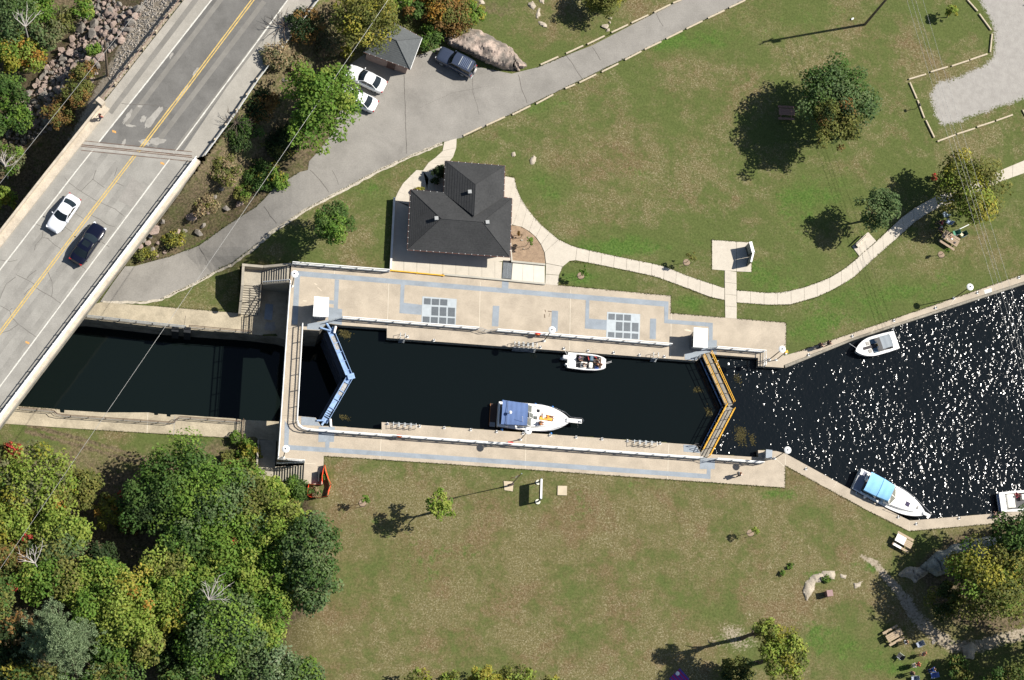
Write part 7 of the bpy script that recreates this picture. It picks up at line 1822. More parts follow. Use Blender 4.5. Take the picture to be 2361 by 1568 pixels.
# the wood below the lower meadow
for x, y, r, h, pal, lab, acc in [(82, 1105, 62, 7, 'lime', 'pale green tree at the upper left edge of the wood', (('dull', .4), ('gold', .1))), (120, 1150, 44, 6, 'olive', 'olive tree with a red leafed twig near the wire', (('lime', .35), ('amber', .04))), (30, 1150, 44, 6, 'lime', 'yellow green tree at the left edge of the wood', (('gold', .4),)), (150, 1215, 46, 7, 'lime', 'bright yellow green tree left of the dark gap in the wood', (('maple', .3),)),
                                  (40, 1210, 46, 6, 'lime', 'golden green tree at the left edge below the wire', (('gold', .3),)), (130, 1275, 46, 6.5, 'blue', 'dusty grey green tree below the bright one', (('olive', .3),)), (95, 1330, 46, 6.5, 'maple', 'green tree above the blue green pine', (('lime', .3),)), (30, 1310, 44, 5.5, 'olive', 'dull olive tree at the left edge', (('rust', .3),)), (175, 1335, 44, 6.5, 'olive', 'yellowish tree above the pine, right of the green one', (('lime', .4),)),
                                  (425, 1125, 78, 9.5, 'deep', 'tall dark green tree at the upper border of the wood', (('maple', .4),)), (500, 1170, 78, 9.5, 'maple', 'broad leafy green tree in the middle of the wood', (('blue', .45),)), (345, 1165, 52, 8, 'deep', 'dark tree beside the dark gap of the wood', (('dark', .3),)), (590, 1180, 56, 8.5, 'olive', 'yellow green tree below the shaded stair', (('lime', .5),)), (560, 1105, 42, 7.5, 'maple', 'green tree near the stair landing', (('olive', .3),)),
                                  (630, 1140, 34, 6, 'lime', 'pale yellow green tree close to the stair bushes', (('maple', .3),)), (650, 1225, 52, 8, 'lime', 'bright lime green tree left of the blue green border tree', (('olive', .35),)), (610, 1270, 52, 8, 'maple', 'leafy tree below the bright lime one', (('lime', .35),)), (655, 1310, 44, 7.5, 'lime', 'lime tree on the meadow border above the corner', (('maple', .4), ('amber', .04))), (715, 1255, 50, 8.5, 'blue', 'dark blue green tree on the meadow border, upper', (('deep', .5),)),
                                  (722, 1345, 48, 8, 'blue', 'dark blue green tree on the meadow border, lower', (('deep', .5),)), (430, 1255, 50, 8, 'deep', 'shadowy tree in the heart of the wood', (('maple', .3),)), (520, 1280, 54, 8.5, 'maple', 'green tree right of the dead branches', (('lime', .3),)), (390, 1315, 46, 7.5, 'lime', 'yellow green tree above the dead branches', (('olive', .3), ('amber', .04))), (240, 1345, 46, 7, 'maple', 'green tree in the row above the yellow ones', (('lime', .3),)),
                                  (290, 1370, 46, 7.5, 'lime', 'yellow green tree above the golden one', (('gold', .3),)), (300, 1425, 54, 8, 'lime', 'golden green tree in the middle of the wood', (('lime', .5), ('amber', .04))), (395, 1410, 42, 7, 'lime', 'small golden tree right of the bigger golden one', (('gold', .35),)), (330, 1480, 40, 6.5, 'olive', 'olive tree at the lower side of the golden one', (('lime', .3),)), (500, 1445, 74, 9, 'blue', 'broad grey green tree right of the golden trees', (('maple', .35),)),
                                  (555, 1400, 44, 7.5, 'maple', 'green tree above the broad grey green one', (('lime', .3),)), (610, 1395, 50, 8, 'maple', 'bright green tree near the lower corner of the wood', (('lime', .45),)), (590, 1350, 44, 7.5, 'lime', 'lime tree between the dead branches and the border', (('maple', .4),)), (620, 1455, 34, 6.5, 'lime', 'lime tree at the corner where the wood meets the meadow', (('maple', .3),)), (630, 1540, 44, 4.5, 'blue', 'bluish bush at the bottom border of the wood', (('pine', .4),)), (690, 1565, 40, 2.2, 'blue', 'low bluish green mat at the bottom of the meadow border', (('maple', .3),)),
                                  (20, 1460, 40, 6, 'dark', 'dark tree left of the pine', (('rust', .3),)), (30, 1540, 44, 5, 'dark', 'dark tree in the bottom left corner', (('gold', .15),)), (250, 1180, 30, 3.2, 'gold', 'orange yellow bush at the border above the dark gap', (('amber', .25), ('olive', .4))), (185, 1125, 36, 4.5, 'olive', 'olive bush at the meadow border', (('amber', .04),)), (470, 1390, 40, 6.5, 'maple', 'green tree at the left of the dead branches', (('deep', .3),)), (230, 1290, 30, 5, 'dark', 'dark low tree in the gap of the wood', ()), (400, 1510, 40, 4.5, 'dark', 'dark low tree at the bottom of the wood', (('deep', .4),)), (210, 1405, 44, 6.5, 'maple', 'green tree between the pine and the golden ones', (('lime', .4),)), (370, 1360, 40, 7, 'maple', 'leafy filler tree above the golden ones', (('lime', .3),)), (455, 1345, 44, 7.2, 'lime', 'lime tree just left of the dead branches', (('maple', .5),)), (560, 1225, 44, 8.2, 'maple', 'green tree in the upper right of the wood', (('lime', .35),)), (470, 1500, 44, 6.5, 'maple', 'green tree at the bottom right of the broad grey green one', (('deep', .3),)), (255, 1500, 40, 5.5, 'deep', 'dark green tree right of the pine', (('maple', .4),)), (560, 1530, 40, 4.0, 'deep', 'deep green tree at the bottom of the wood', (('blue', .4),))]:
    tree('woodland_tree', x, y, r * 1.2, h, pal, lab, acc, 1.05, .165)
for x, y, r, h, pal, lab, acc in [(572, 1045, 28, 2.2, 'maple', 'green and yellow bush beside the shaded stair', (('gold', .4),)), (548, 1012, 18, 1.2, 'maple', 'weedy bush at the end of the lower towpath', (('dull', .4),)), (582, 1085, 20, 2.0, 'gold', 'yellow flowering bush at the stair landing', (('maple', .5),)), (680, 1132, 30, 2.4, 'deep', 'dark cedar bush below the shaded stair', (('maple', .3),)), (635, 1122, 18, 2.0, 'maple', 'green bush hiding the edge of the stair', (('lime', .3),)),
                                  (530, 1062, 20, 1.3, 'olive', 'low scrub on the bank below the towpath', (('rust', .3),)), (728, 1135, 12, .6, 'deep', 'weeds inside the orange fence', (('dry', .4),)), (745, 1098, 8, .5, 'deep', 'small weeds in the point of the orange fence', ()), (300, 1205, 30, 1.5, 'dark', 'dark scrub at the rim of the wood gap', (('rust', .4),)), (30, 1040, 20, .9, 'rust', 'reddish weeds by the bridge foot', (('red', .3),))]:
    shrub(x, y, r, h, pal, lab, acc, dens=1.0, leaf=.10)
for x, y, r, h, lab in [(112, 1157, 11, 4.5, 'red autumn twigs above the olive tree at the wood border'), (140, 1175, 9, 4.5, 'red autumn sprig beside the olive tree'), (62, 1240, 11, 5.5, 'red autumn shoot near the wire at the left of the wood'), (28, 1350, 12, 5, 'dark red shrub at the left edge of the wood'), (540, 1250, 10, 8, 'small rust red sprig in the middle of the wood'), (278, 1140, 8, 1.5, 'red bush at the meadow border')]:
    tree('red_sumac', x, y, r, h, 'red', lab, (('rust', .4),), .5, .10, cat='shrub', zc=h * .8, rz=.7)
# pine
def pine(x, y, rpx, h, label):
    SEED[0] += 1; g = np.random.default_rng(SEED[0]); R = rpx * .0483
    p = P(x, y, zg(x, y) + h * .6); z0 = zg(x, y)
    t = thing('pine_tree', label, 'tree', (p.x, p.y, z0))
    C = []; N = []; S = []
    br = MB()
    for i in range(60):
        u = (i + .5) / 60; a = i * 2.4 + g.uniform(-.3, .3); L = R * (1 - u ** 1.6 * .85) * g.uniform(.72, 1.08); z = h * (.30 + .68 * u)
        dirv = np.array([math.cos(a), math.sin(a), .12])
        br.tube(Vector((0, 0, z)), Vector(dirv * L) + Vector((0, 0, z)), .05, .01, 5)
        for s in np.linspace(.2, 1.0, 12):
            for q in range(2):
                c = dirv * L * s + np.array([0, 0, z]) + g.normal(size=3) * np.array([.22, .22, .10]) * (1 + L * .13)
                n = 26; v = g.normal(size=(n, 3)); v[:, 2] = np.abs(v[:, 2]) * .7; v /= np.linalg.norm(v, axis=1, keepdims=True)
                C.append(c + v * g.uniform(.05, .30, (n, 1))); N.append(g.normal(size=(n, 3)) + np.array([0, 0, .6])); S.append(g.uniform(.07, .13, n))
    C = np.concatenate(C); N = np.concatenate(N); S = np.concatenate(S)
    a_, b_ = np.array(GREENS['pine'][0]), np.array(GREENS['pine'][1]); K = a_ + (b_ - a_) * g.random((len(C), 1)); K *= g.uniform(.9, 1.25, (len(C), 1))
    part_obj('crown', quads('crown', C, N, S, K, g, aspect=.4), t)
    part_obj('trunk', trunk_mesh(h, .3, .18, 4, nl=2), t); br.build('branches', BARK, t, local=True)
    return t
pine(142, 1476, 98, 10.5, 'big blue green pine in the lower left of the wood')
# dead branches
def dead(x, y, z, label, seed, spread, n=9, sc_=1.0, mat=DEADW):
    g = random.Random(seed); p = P(x, y, z); z0 = zg(x, y); t = thing('dead_tree', label, 'dead tree', (p.x, p.y, z0)); b = MB()
    h = z - z0
    b.path([(0, 0, 0), (.1, 0, h * .6), (0, .1, h)], .09, 6, r2=.06)
    for k in range(n):
        a = spread[0] + (spread[1] - spread[0]) * (k + .5) / n + g.uniform(-.15, .15); L = g.uniform(1.2, 2.7) * sc_
        e = Vector((math.cos(a) * L, math.sin(a) * L, h + g.uniform(.3, 1.1))); m = Vector((0, .1, h)).lerp(e, .5) + Vector((g.uniform(-.15, .15), g.uniform(-.15, .15), .1))
        b.path([(0, .1, h * .97), m, e], .055, 5, r2=.015)
        for q in range(3):
            s = m.lerp(e, g.uniform(.1, .9)); a2 = a + g.uniform(-.9, .9); b.tube(s, s + Vector((math.cos(a2), math.sin(a2), .2)) * g.uniform(.3, .9), .025, .008, 4)
    b.build('branches', mat, t, True, local=True)
dead(482, 1385, 6.6, 'bleached dead tree standing bare among the trees of the wood', 3, (.0, 2.2), 9); dead(80, 1300, 5.2, 'grey dead twigs at the left of the wood', 5, (1.0, 3.2), 7, .8); dead(58, 62, 2.5, 'pale dead snag at the top left beside the boulders', 8, (.8, 2.6), 6, .9); dead(12, 385, -1.0, 'white dead tree at the left edge above the bridge', 9, (.3, 2.8), 8, .8); dead(655, 60, 3.2, 'leafless bush by the road barrier at the top', 12, (0, 6.2), 12, .7, BARK); dead(545, 285, 3.0, 'leafless twigs leaning over the road edge by the bridge end', 14, (0, 6.2), 12, .7, BARK)
# lower right group
tree('ash_tree', 2290, 1345, 96, 11, 'olive', 'large olive yellow tree over the trail at the lower right edge', (('gold', .12), ('maple', .2)), 1.05, .16, zc=6.0, lobes=50)
tree('ash_tree', 2215, 1300, 34, 5.5, 'olive', 'smaller yellowish tree on the rocks above the large one', (('gold', .3), ('dark', .3)), 1.0, .14)
tree('ash_tree', 2352, 1235, 62, 11, 'dark', 'dark tree at the right edge hanging over the moored boat', (('deep', .5),), 1.1, .16, zc=7.0)
tree('ash_tree', 2180, 1385, 40, 5.5, 'olive', 'shaded olive tree beside the trail', (('dark', .5),), .9, .14)
tree('ash_tree', 1805, 1510, 54, 12.0, 'olive', 'yellow green tree at the bottom edge right of the meadow', (('lime', .4), ('gold', .25)), 1.0, .155, zc=8.4, rz=3.2)
tree('ash_tree', 1765, 1452, 26, 10.6, 'lime', 'small upper crown above the bottom edge yellow green tree', (('olive', .4),), 1.0, .14, zc=9.0, rz=1.6)
tree('ash_tree', 1700, 1552, 36, 3.5, 'olive', 'low tree at the bottom edge left of the yellow green one', (('dark', .4),), .9, .14)
for x, y, r, h, lab in [(965, 1580, 34, 5, 'tree top at the bottom edge, first from the wood'), (1040, 1575, 26, 4.5, 'tree top at the bottom edge, second from the wood'), (1115, 1572, 32, 5, 'golden tree top at the bottom edge, third from the wood'), (1195, 1580, 42, 5.5, 'tree top at the bottom edge, fourth from the wood'), (1270, 1592, 30, 5, 'tree top at the bottom edge, fifth from the wood')]:
    tree('border_tree', x, y, r, h, 'olive' if r != 32 else 'gold', lab, (('lime', .4), ('gold', .2)), 1.0, .14)
# trees standing just outside the frame whose shade falls into it
for x, y, r, h, lab in [(2440, 1480, 80, 11, 'tree just beyond the right edge shading the trail'), (2330, 1590, 60, 9, 'tree at the bottom right corner shading the meadow'), (2450, 1250, 70, 11, 'tree beyond the right edge shading the lower quay'), (2260, 1620, 50, 8, 'tree below the bottom edge shading the people'), (-60, 200, 60, 7, 'tree beyond the left edge'), (-50, 1120, 60, 7, 'tree beyond the left edge of the wood'), (-50, 1400, 70, 8, 'tree beyond the left edge by the pine'), (420, 1600, 60, 7, 'tree below the bottom edge of the wood'), (250, 1600, 60, 7, 'tree below the bottom edge by the pine'), (90, 1620, 70, 8, 'tree below the bottom left corner'), (950, -60, 50, 7, 'tree above the top edge by the hut'), (2210, 1545, 30, 3.0, 'shaded tree at the bottom right of the trail')]:
    tree('ash_tree', x, y, r, h, 'deep', lab, (('olive', .4),), .95, .17)
# newly planted saplings with their mulch rings
MULCH = M('mulch', (.27, .20, .14), .95, var=.2, scale=4)
def newtree(bx, by, r, h, label, pal='maple', ring=True, lean=0):
    p = G(bx, by); t = thing('planted_sapling', label, 'sapling', p, 0, None)
    if ring:
        b = MB(); b.lathe((0, 0, 0), [(.42, -.04), (.38, .02), (.15, .03)], 14); b.build('mulch_ring', MULCH, t, True, local=True)
    b = MB(); b.path([(0, 0, 0), (.03, .02, h * .5), (0, 0, h * .9)], .028, 5, r2=.012)
    for k in range(5): a = k * 1.3; b.tube((0, 0, h * (.45 + .08 * k)), (math.cos(a) * r * .8, math.sin(a) * r * .8, h * (.6 + .08 * k)), .014, .006, 4)
    b.build('trunk', BARK, t, True, local=True)
    b = MB(); b.tube((.28, -.3, 0), (.28, -.3, 1.1), .025, n=5); b.build('stake', DARKM, t, local=True)
    part_obj('crown', crown(r, h * .32, pal, (), .42, .085, 7), t, (0, 0, h * .74))
newtree(1583, 605, .75, 2.9, 'staked sapling in a mulch ring between the path and the square pad', 'olive'); newtree(1339, 636, .65, 2.6, 'staked sapling in a mulch ring in the grass wedge between path and deck'); newtree(1213, 567, .6, 2.4, 'sapling in the bare soil bed beside the lock house', ring=False); newtree(2170, 587, .3, 2.2, 'thin bare sapling in a mulch ring below the upper picnic table'); newtree(836, 1160, .7, 2.8, 'thin sapling left of the young yellow green tree'); newtree(1730, 1229, .6, 2.7, 'staked sapling alone in the middle of the lower meadow', 'lime'); newtree(1195, 542, .4, 1.0, 'low twiggy plant in the soil bed by the house wall', 'rust', False)
shrub(2153, 408, 9, 1.0, 'rust', 'small dark red bush left of the big yellowish tree', (('red', .5),), 1.0, .09)
for x, y, r, lab in [(1905, 1335, 11, 'tall weeds above the long rock'), (1823, 1305, 8, 'clump of green weeds left of the long rock'), (1805, 1322, 7, 'second clump of weeds further left of the long rock'), (1282, 432, 0, '')]:
    if r: shrub(x, y, r, .45, 'deep', lab, (('maple', .5),), .7, .09)

# ------------------------------------------------------------------ rocks
def rock_mesh(seed, sx=1.0, sy=.8, sz=.6, n=15, mat=STONE):
    g = random.Random(seed); bm = bmesh.new()
    for _ in range(n):
        v = Vector((g.gauss(0, 1), g.gauss(0, 1), g.gauss(0, 1))).normalized() * g.uniform(.86, 1.05)
        bm.verts.new((v.x * sx, v.y * sy, v.z * sz))
    bmesh.ops.convex_hull(bm, input=bm.verts[:])
    for v in [v for v in bm.verts if not v.link_faces]: bm.verts.remove(v)
    me = bpy.data.meshes.new('stone'); bm.to_mesh(me); bm.free(); me.materials.append(mat); return me
RM = [rock_mesh(k, 1, g_[0], g_[1], 15, mt) for k, (g_, mt) in enumerate([((.8, .65), STONE), ((.7, .6), STONE2), ((.9, .7), STONE), ((.6, .5), STONE2), ((.85, .6), STONE), ((.75, .75), STONE2), ((.95, .6), STONE), ((.65, .55), STONE), ((.8, .7), STONE2)])]
pile = setting('boulder_bank', G(150, 180))
POLY = [(225, -10), (330, 25), (285, 95), (255, 120), (225, 175), (150, 225), (140, 285), (60, 330), (15, 370), (20, 260), (85, 190), (120, 140), (170, 85), (185, 40)]
rr = random.Random(77); cnt = 0; placed = []
while cnt < 285:
    x, y = rr.uniform(0, 335), rr.uniform(-10, 372)
    if float(sdf(np.array([x]), np.array([y]), POLY)[0]) > 0: continue
    s = rr.choice((.28, .32, .36, .42, .5, .6, .75)) * rr.uniform(.85, 1.15)
    if any((x - a) ** 2 + (y - b_) ** 2 < ((s + c_) * 13) ** 2 for a, b_, c_ in placed) and rr.random() < .9: continue
    placed.append((x, y, s)); cnt += 1
    p = G(x, y) - pile.location
    o = part_obj('stone', RM[rr.randrange(9)], pile, p + Vector((0, 0, s * .25)), rr.uniform(0, 6.28), (s, s, s)); o.rotation_euler.x = rr.uniform(-.4, .4); o.rotation_euler.y = rr.uniform(-.4, .4)
# small rubble between, and gravel scatter on the shoulder
b = MB(); rr = random.Random(5)
def scatter(b, poly, n, s0, s1, seed, lift=.3):
    r = random.Random(seed); xs = [p[0] for p in poly]; ys = [p[1] for p in poly]; k = 0
    X = np.array([r.uniform(min(xs), max(xs)) for _ in range(n * 3)]); Y = np.array([r.uniform(min(ys), max(ys)) for _ in range(n * 3)])
    ok = sdf(X, Y, poly) < 0; X = X[ok][:n]; Y = Y[ok][:n]
    Z = zf(X, Y); co = Pn(X, Y, Z)
    for p in co:
        s = r.uniform(s0, s1); a = r.uniform(0, 6.28); c_, s_ = math.cos(a) * s, math.sin(a) * s; h = s * r.uniform(.5, .9)
        pts = [(p[0] + c_, p[1] + s_, p[2]), (p[0] - s_ * .8, p[1] + c_ * .8, p[2] + h * .2), (p[0] - c_, p[1] - s_, p[2]), (p[0] + s_ * .7, p[1] - c_ * .7, p[2] + h * .1), (p[0] + c_ * .2, p[1] + s_ * .1, p[2] + h)]
        b.add(pts, [(0, 1, 4), (1, 2, 4), (2, 3, 4), (3, 0, 4)])
scatter(b, POLY, 900, .08, .25, 3); b.build('rubble', STONE, pile)['kind'] = 'stuff'
b = MB(); scatter(b, [(335, -20), (415, -20), (400, 20), (330, 105), (290, 160), (262, 200), (248, 180), (280, 110)], 900, .05, .15, 4)
o = b.build('shoulder_gravel', M('gravel_grey', (.40, .36, .31), .95, var=.3, scale=2)); o['kind'] = 'stuff'
# stones on the bank by the drive
bank = setting('stony_bank', G(400, 560))
for x, y, s, k in [(350, 530, 1.0, 0), (405, 537, .62, 2), (425, 533, .5, 1), (457, 537, .62, 3), (440, 500, .75, 6), (352, 575, .38, 1), (340, 560, .45, 0), (363, 560, .35, 4), (342, 582, .45, 5), (380, 582, .25, 6), (414, 560, .4, 2), (332, 590, .25, 1), (345, 545, .4, 8), (322, 568, .45, 0), (520, 480, .55, 3), (510, 435, .4, 1), (480, 490, .3, 0), (553, 470, .6, 7), (560, 440, .5, 2), (468, 520, .4, 5), (375, 510, .4, 8), (330, 552, .5, 1), (362, 590, .3, 0), (390, 555, .3, 3), (495, 455, .35, 1), (610, 65, .3, 1), (700, 70, .5, 0), (655, 185, .4, 3), (690, 255, .3, 7)]:
    p = G(x, y) - bank.location; o = part_obj('stone', RM[k], bank, p + Vector((0, 0, s * .2)), x * .7, (s, s, s * .9)); o.rotation_euler.x = .2
# rock outcrops: lumpy ledges
def outcrop(name, label, outline, h, mat, seed, cat='rock', tilt=(0, 0), res=34, cracks=True):
    g = np.random.default_rng(seed)
    xs = [p[0] for p in outline]; ys = [p[1] for p in outline]
    nx = max(10, int((max(xs) - min(xs)) / 3)); ny = max(8, int((max(ys) - min(ys)) / 3))
    X, Y = np.meshgrid(np.linspace(min(xs) - 4, max(xs) + 4, nx), np.linspace(min(ys) - 4, max(ys) + 4, ny))
    D = -sdf(X, Y, outline)
    ph = g.uniform(0, 6.28, 8)
    n = (np.sin(X / 7.1 + ph[0] + 1.5 * np.sin(Y / 9 + ph[1])) * .5 + np.sin(Y / 5.3 + ph[2] + 1.2 * np.sin(X / 11 + ph[3])) * .5 + np.sin((X + Y) / 3.7 + ph[4]) * .25 + g.normal(size=X.shape) * .16)
    e = D + n * 2.2
    Zr = h * np.clip(e / 12, -1, 1) ** 1 
    Zr = np.where(e > 0, h * (1 - np.exp(-e / 7)) + n * h * .13, e * .12)
    # joints split the ledge
    if cracks:
        for k in range(4):
            a = g.uniform(.6, 1.5); off = g.uniform(min(xs), max(xs)); dd = np.abs((X - off) * math.sin(a) - (Y - np.mean(ys)) * math.cos(a) + 2 * np.sin(Y / 6 + k))
            Zr -= np.where(e > 0, .35 * h * np.exp(-(dd / 1.3) ** 2), 0)
    Z = zf(X, Y) + Zr + (X - np.mean(xs)) * tilt[0] + (Y - np.mean(ys)) * tilt[1] * 0
    co = Pn(X, Y, Z)
    keep = (e > -6)
    b = MB(); idx = -np.ones(X.shape, int); c = 0; vs = []
    for j in range(ny):
        for i in range(nx):
            if keep[j, i]: idx[j, i] = c; c += 1; vs.append(tuple(co[j, i]))
    fs = [(idx[j, i], idx[j + 1, i], idx[j + 1, i + 1], idx[j, i + 1]) for j in range(ny - 1) for i in range(nx - 1) if min(idx[j, i], idx[j + 1, i], idx[j + 1, i + 1], idx[j, i + 1]) >= 0]
    b.add(vs, fs); o = b.build(name, mat, None, True, 28); return tag(o, label, cat)
GRAN = M('outcrop_granite', (.20, .175, .15), .9, var=.2, col2=(.40, .315, .26), scale=.75, fine=.2, fscale=7, bump=.6, bscale=7, ramp=(.40, .60))
outcrop('rock_outcrop', 'long pink and grey granite outcrop behind the four wheel drive', [(1018, 92), (1040, 72), (1082, 65), (1110, 72), (1145, 90), (1180, 112), (1212, 152), (1195, 165), (1150, 158), (1100, 135), (1060, 118)], 1.5, GRAN, 4)
outcrop('rock_outcrop', 'long flat rock curving through the grass of the lower meadow', [(1850, 1372), (1856, 1342), (1870, 1330), (1895, 1314), (1925, 1317), (1926, 1338), (1907, 1334), (1885, 1345), (1870, 1372), (1860, 1385)], .28, STONE3, 6)
outcrop('rock_outcrop', 'small pale rock right of the long flat rock', [(1936, 1322), (1955, 1326), (1950, 1334), (1938, 1331)], .22, STONE3, 7, cracks=False)
outcrop('rock_outcrop', 'second small pale rock near the trail', [(1968, 1345), (1990, 1338), (1985, 1352), (1972, 1356)], .22, STONE3, 8, cracks=False)
outcrop('rock_outcrop', 'pale humped rock beside the trail at the shade border', [(2072, 1325), (2088, 1305), (2110, 1308), (2148, 1305), (2140, 1322), (2110, 1342), (2095, 1335)], .7, STONE3, 9)
outcrop('rock_outcrop', 'long rock ledge in the shade above the trail', [(2115, 1308), (2150, 1280), (2185, 1262), (2240, 1240), (2320, 1235), (2330, 1270), (2260, 1290), (2210, 1310), (2160, 1330)], 1.0, M('mossy_rock', (.26, .26, .22), .9, var=.3, scale=1.2, fine=.2, fscale=8, bump=.6, bscale=7), 10)
outcrop('rock_outcrop', 'pale rock under the large olive yellow tree', [(2215, 1490), (2240, 1482), (2255, 1495), (2245, 1520), (2225, 1515)], .5, STONE3, 11, cracks=False)
outcrop('rock_outcrop', 'white rock left of the round tree at the top edge', [(1216, 8), (1228, 2), (1236, 14), (1230, 24), (1220, 20)], .35, STONE3, 12, cracks=False); outcrop('rock_outcrop', 'white rock streak below the topmost white rock', [(1238, 20), (1246, 18), (1246, 36), (1238, 42), (1233, 32)], .25, STONE3, 13, cracks=False)
outcrop('rock_outcrop', 'thin white rock streak trending down the top lawn', [(1238, 46), (1256, 54), (1264, 66), (1258, 66), (1245, 58)], .2, STONE3, 14, cracks=False); outcrop('rock_outcrop', 'white rock at the very top edge of the lawn', [(1244, -4), (1258, 0), (1256, 12), (1246, 10)], .3, STONE3, 15, cracks=False)
outcrop('rock_outcrop', 'bare boulders at the top edge between the hut tree and the orange shrub', [(905, -10), (955, -14), (950, 6), (915, 6)], .6, STONE3, 16, cracks=False); outcrop('rock_outcrop', 'pale rock rim at the top edge right of the orange shrub', [(1095, -6), (1112, -2), (1120, 10), (1106, 12)], .4, STONE3, 17, cracks=False)
outcrop('rock_outcrop', 'small pinkish rock in the lawn right of the house', [(1222, 366), (1230, 358), (1236, 364), (1230, 380), (1222, 382)], .22, STONE3, 18, cracks=False); outcrop('rock_outcrop', 'tiny pale rock in the lawn near the pinkish one', [(1181, 352), (1186, 350), (1187, 358), (1182, 360)], .2, STONE3, 19, cracks=False)
for k, (x, y, s) in enumerate([(1395, 62, .5), (1407, 42, .3), (1402, 70, .28), (1406, 52, .2)]):
    o = part_obj('boulder', rock_mesh(200 + k, 1, .75, .6, 15, STONE3), None, G(x, y) + Vector((0, 0, s * .2)), x, (s, s, s)); tag(o, ['largest white boulder below the round tree at the drive edge', 'white boulder nearest the shade of the round tree', 'white boulder touching the timber kerb by the round tree', 'smallest white boulder by the round tree'][k], 'boulder')
for k, (x, y, s) in enumerate([(1203, 554, .16), (1207, 574, .12), (1219, 549, .12)]):
    o = part_obj('boulder', rock_mesh(210 + k, 1, .8, .6, 15, STONE3), None, G(x, y) + Vector((0, 0, .07)), x, (s, s, s)); tag(o, ['pale stone in the middle of the soil bed', 'pale stone low in the soil bed', 'pale stone at the right of the soil bed'][k], 'stone')
o = part_obj('boulder', rock_mesh(220, 1, .8, .6, 15, STONE2), None, G(2152, 1480), 1, (.35, .3, .25)); tag(o, 'grey stone lying in the grass near the seated blue person', 'boulder')

# ------------------------------------------------------------------ timber kerbs
def log(a, c, label, group, r=.11):
    p, q = G(*a), G(*c); d = q - p; m = (p + q) / 2
    b = MB(); g = random.Random(int(a[0] * 7)); b.obox((0, 0, -.03), (d.length, .19, .2)); o = b.build('kerb_log', TIMBER, None, local=True)
    o.location = m; o.rotation_euler.z = math.atan2(d.y, d.x) + g.uniform(-.02, .02); bv = o.modifiers.new('worn', 'BEVEL'); bv.width = .035; bv.segments = 2
    return tag(o, label, 'kerb', group)
S1 = [T(1, 0, [(1910, 1255), (2080, 1175)]), T(1, 0, [(2122, 1160), (2295, 1080)])] + [T(2, 0, q) for q in ([(0, 1060), (170, 980)], [(220, 960), (380, 875)], [(490, 820), (580, 780)], [(618, 765), (775, 688)], [(825, 665), (980, 590)], [(1040, 555), (1192, 475)], [(1222, 460), (1375, 385)], [(1420, 360), (1572, 287)], [(1605, 268), (1755, 197)], [(1805, 172), (1958, 98)], [(2000, 75), (2150, 5)])]
for k, (a, c) in enumerate(S1): log(a, c, f'{ORD[k]} timber kerb log from the pale path along the lower side of the drive', 'timber kerb logs along the drive')
S2 = [T(2, 0, q) for q in ([(262, 600), (425, 525)], [(497, 497), (655, 423)], [(692, 410), (853, 335)], [(915, 303), (1068, 230)], [(1100, 215), (1255, 140)], [(1310, 118), (1460, 43)], [(1482, 32), (1560, 0)])]
for k, (a, c) in enumerate(S2): log(a, c, f'{ORD[k]} timber kerb log from the rock outcrop along the upper side of the drive', 'timber kerb logs along the drive')
S3 = [T(3, 0, q) for q in ([(1835, 0), (1930, 105)], [(1945, 130), (2055, 280)], [(2065, 315), (2045, 485)], [(2020, 500), (1860, 555)], [(1850, 560), (1690, 612)], [(1655, 620), (1495, 665)], [(1455, 688), (1295, 732)], [(1305, 762), (1370, 912)], [(1375, 925), (1440, 1090)], [(1455, 1110), (1530, 1272)], [(1560, 1308), (1725, 1245)], [(1740, 1240), (1905, 1185)], [(1925, 1175), (2085, 1120)], [(2100, 1115), (2255, 1062)], [(2345, 1015), (2420, 1150)])]
for k, (a, c) in enumerate(S3): log(a, c, f'{ORD[k]} timber kerb from the top edge going round the gravel car park border', 'timber kerbs around the gravel car park')

# ------------------------------------------------------------------ poles and wires
def pole(p, h, label, arm=None, lean=(0, 0)):
    t = thing('utility_pole', label, 'utility pole', p)
    b = MB(); b.tube((0, 0, -.3), (lean[0], lean[1], h), .16, .11, 10); b.build('pole', M('pole_wood', (.155, .12, .085), .85, var=.25, scale=4), t, True, local=True)
    if arm is not None:
        b = MB(); b.obox((lean[0], lean[1], h - .5), (1.9, .12, .12), arm); b.build('cross_arm', M('pole_wood', (.155, .12, .085), .85), t, local=True)
        for s in (-.8, 0, .8): b = MB(); b.lathe((lean[0] + s * math.cos(arm), lean[1] + s * math.sin(arm), h - .38), [(.05, 0), (.07, .06), (.04, .14)], 8); b.build('insulator', STEELG, t, True, local=True)
        b = MB(); b.tube((.32, -.1, h - 1.9), (.32, -.1, h - 1.0), .2, n=10); b.build('transformer', STEELG, t, True, local=True)
    return t
pole(G(247.5, 174), 10.0, 'bare wooden utility pole on the bank left of the road'); pole(P(1994.5, 56, 0), 14.0, 'tall dark utility pole throwing a long shadow across the top lawn', .5); pole(P(2575, -26, 0), 13.0, 'utility pole beyond the right edge throwing its shadow on the gravel', .3); pole(P(2520, 1310, 0), 13, 'utility pole beyond the right edge near the lower quay', .3)
WIRE = M('wire_pale', (.26, .26, .25), .5, .3, var=.05)
def wire(a, za, c, zc_, label, sag=.6, r=.02):
    p, q = P(*a, za), P(*c, zc_); pts = []
    for k in range(25): t = k / 24; s = p.lerp(q, t); s.z -= sag * 4 * t * (1 - t); pts.append(s)
    b = MB(); b.path(pts, r, 5); tag(b.build('overhead_wire', WIRE, None, True), label, 'wire', 'overhead wires')
wire((1010, -170), 9, (-190, 1590), 8, 'overhead cable crossing bridge, tail water and wood from top to left edge', .15, .02)
wire((345, -10), 11, (-260, 745), 9, 'overhead cable running beside the boulders to the left edge', .2, .022)
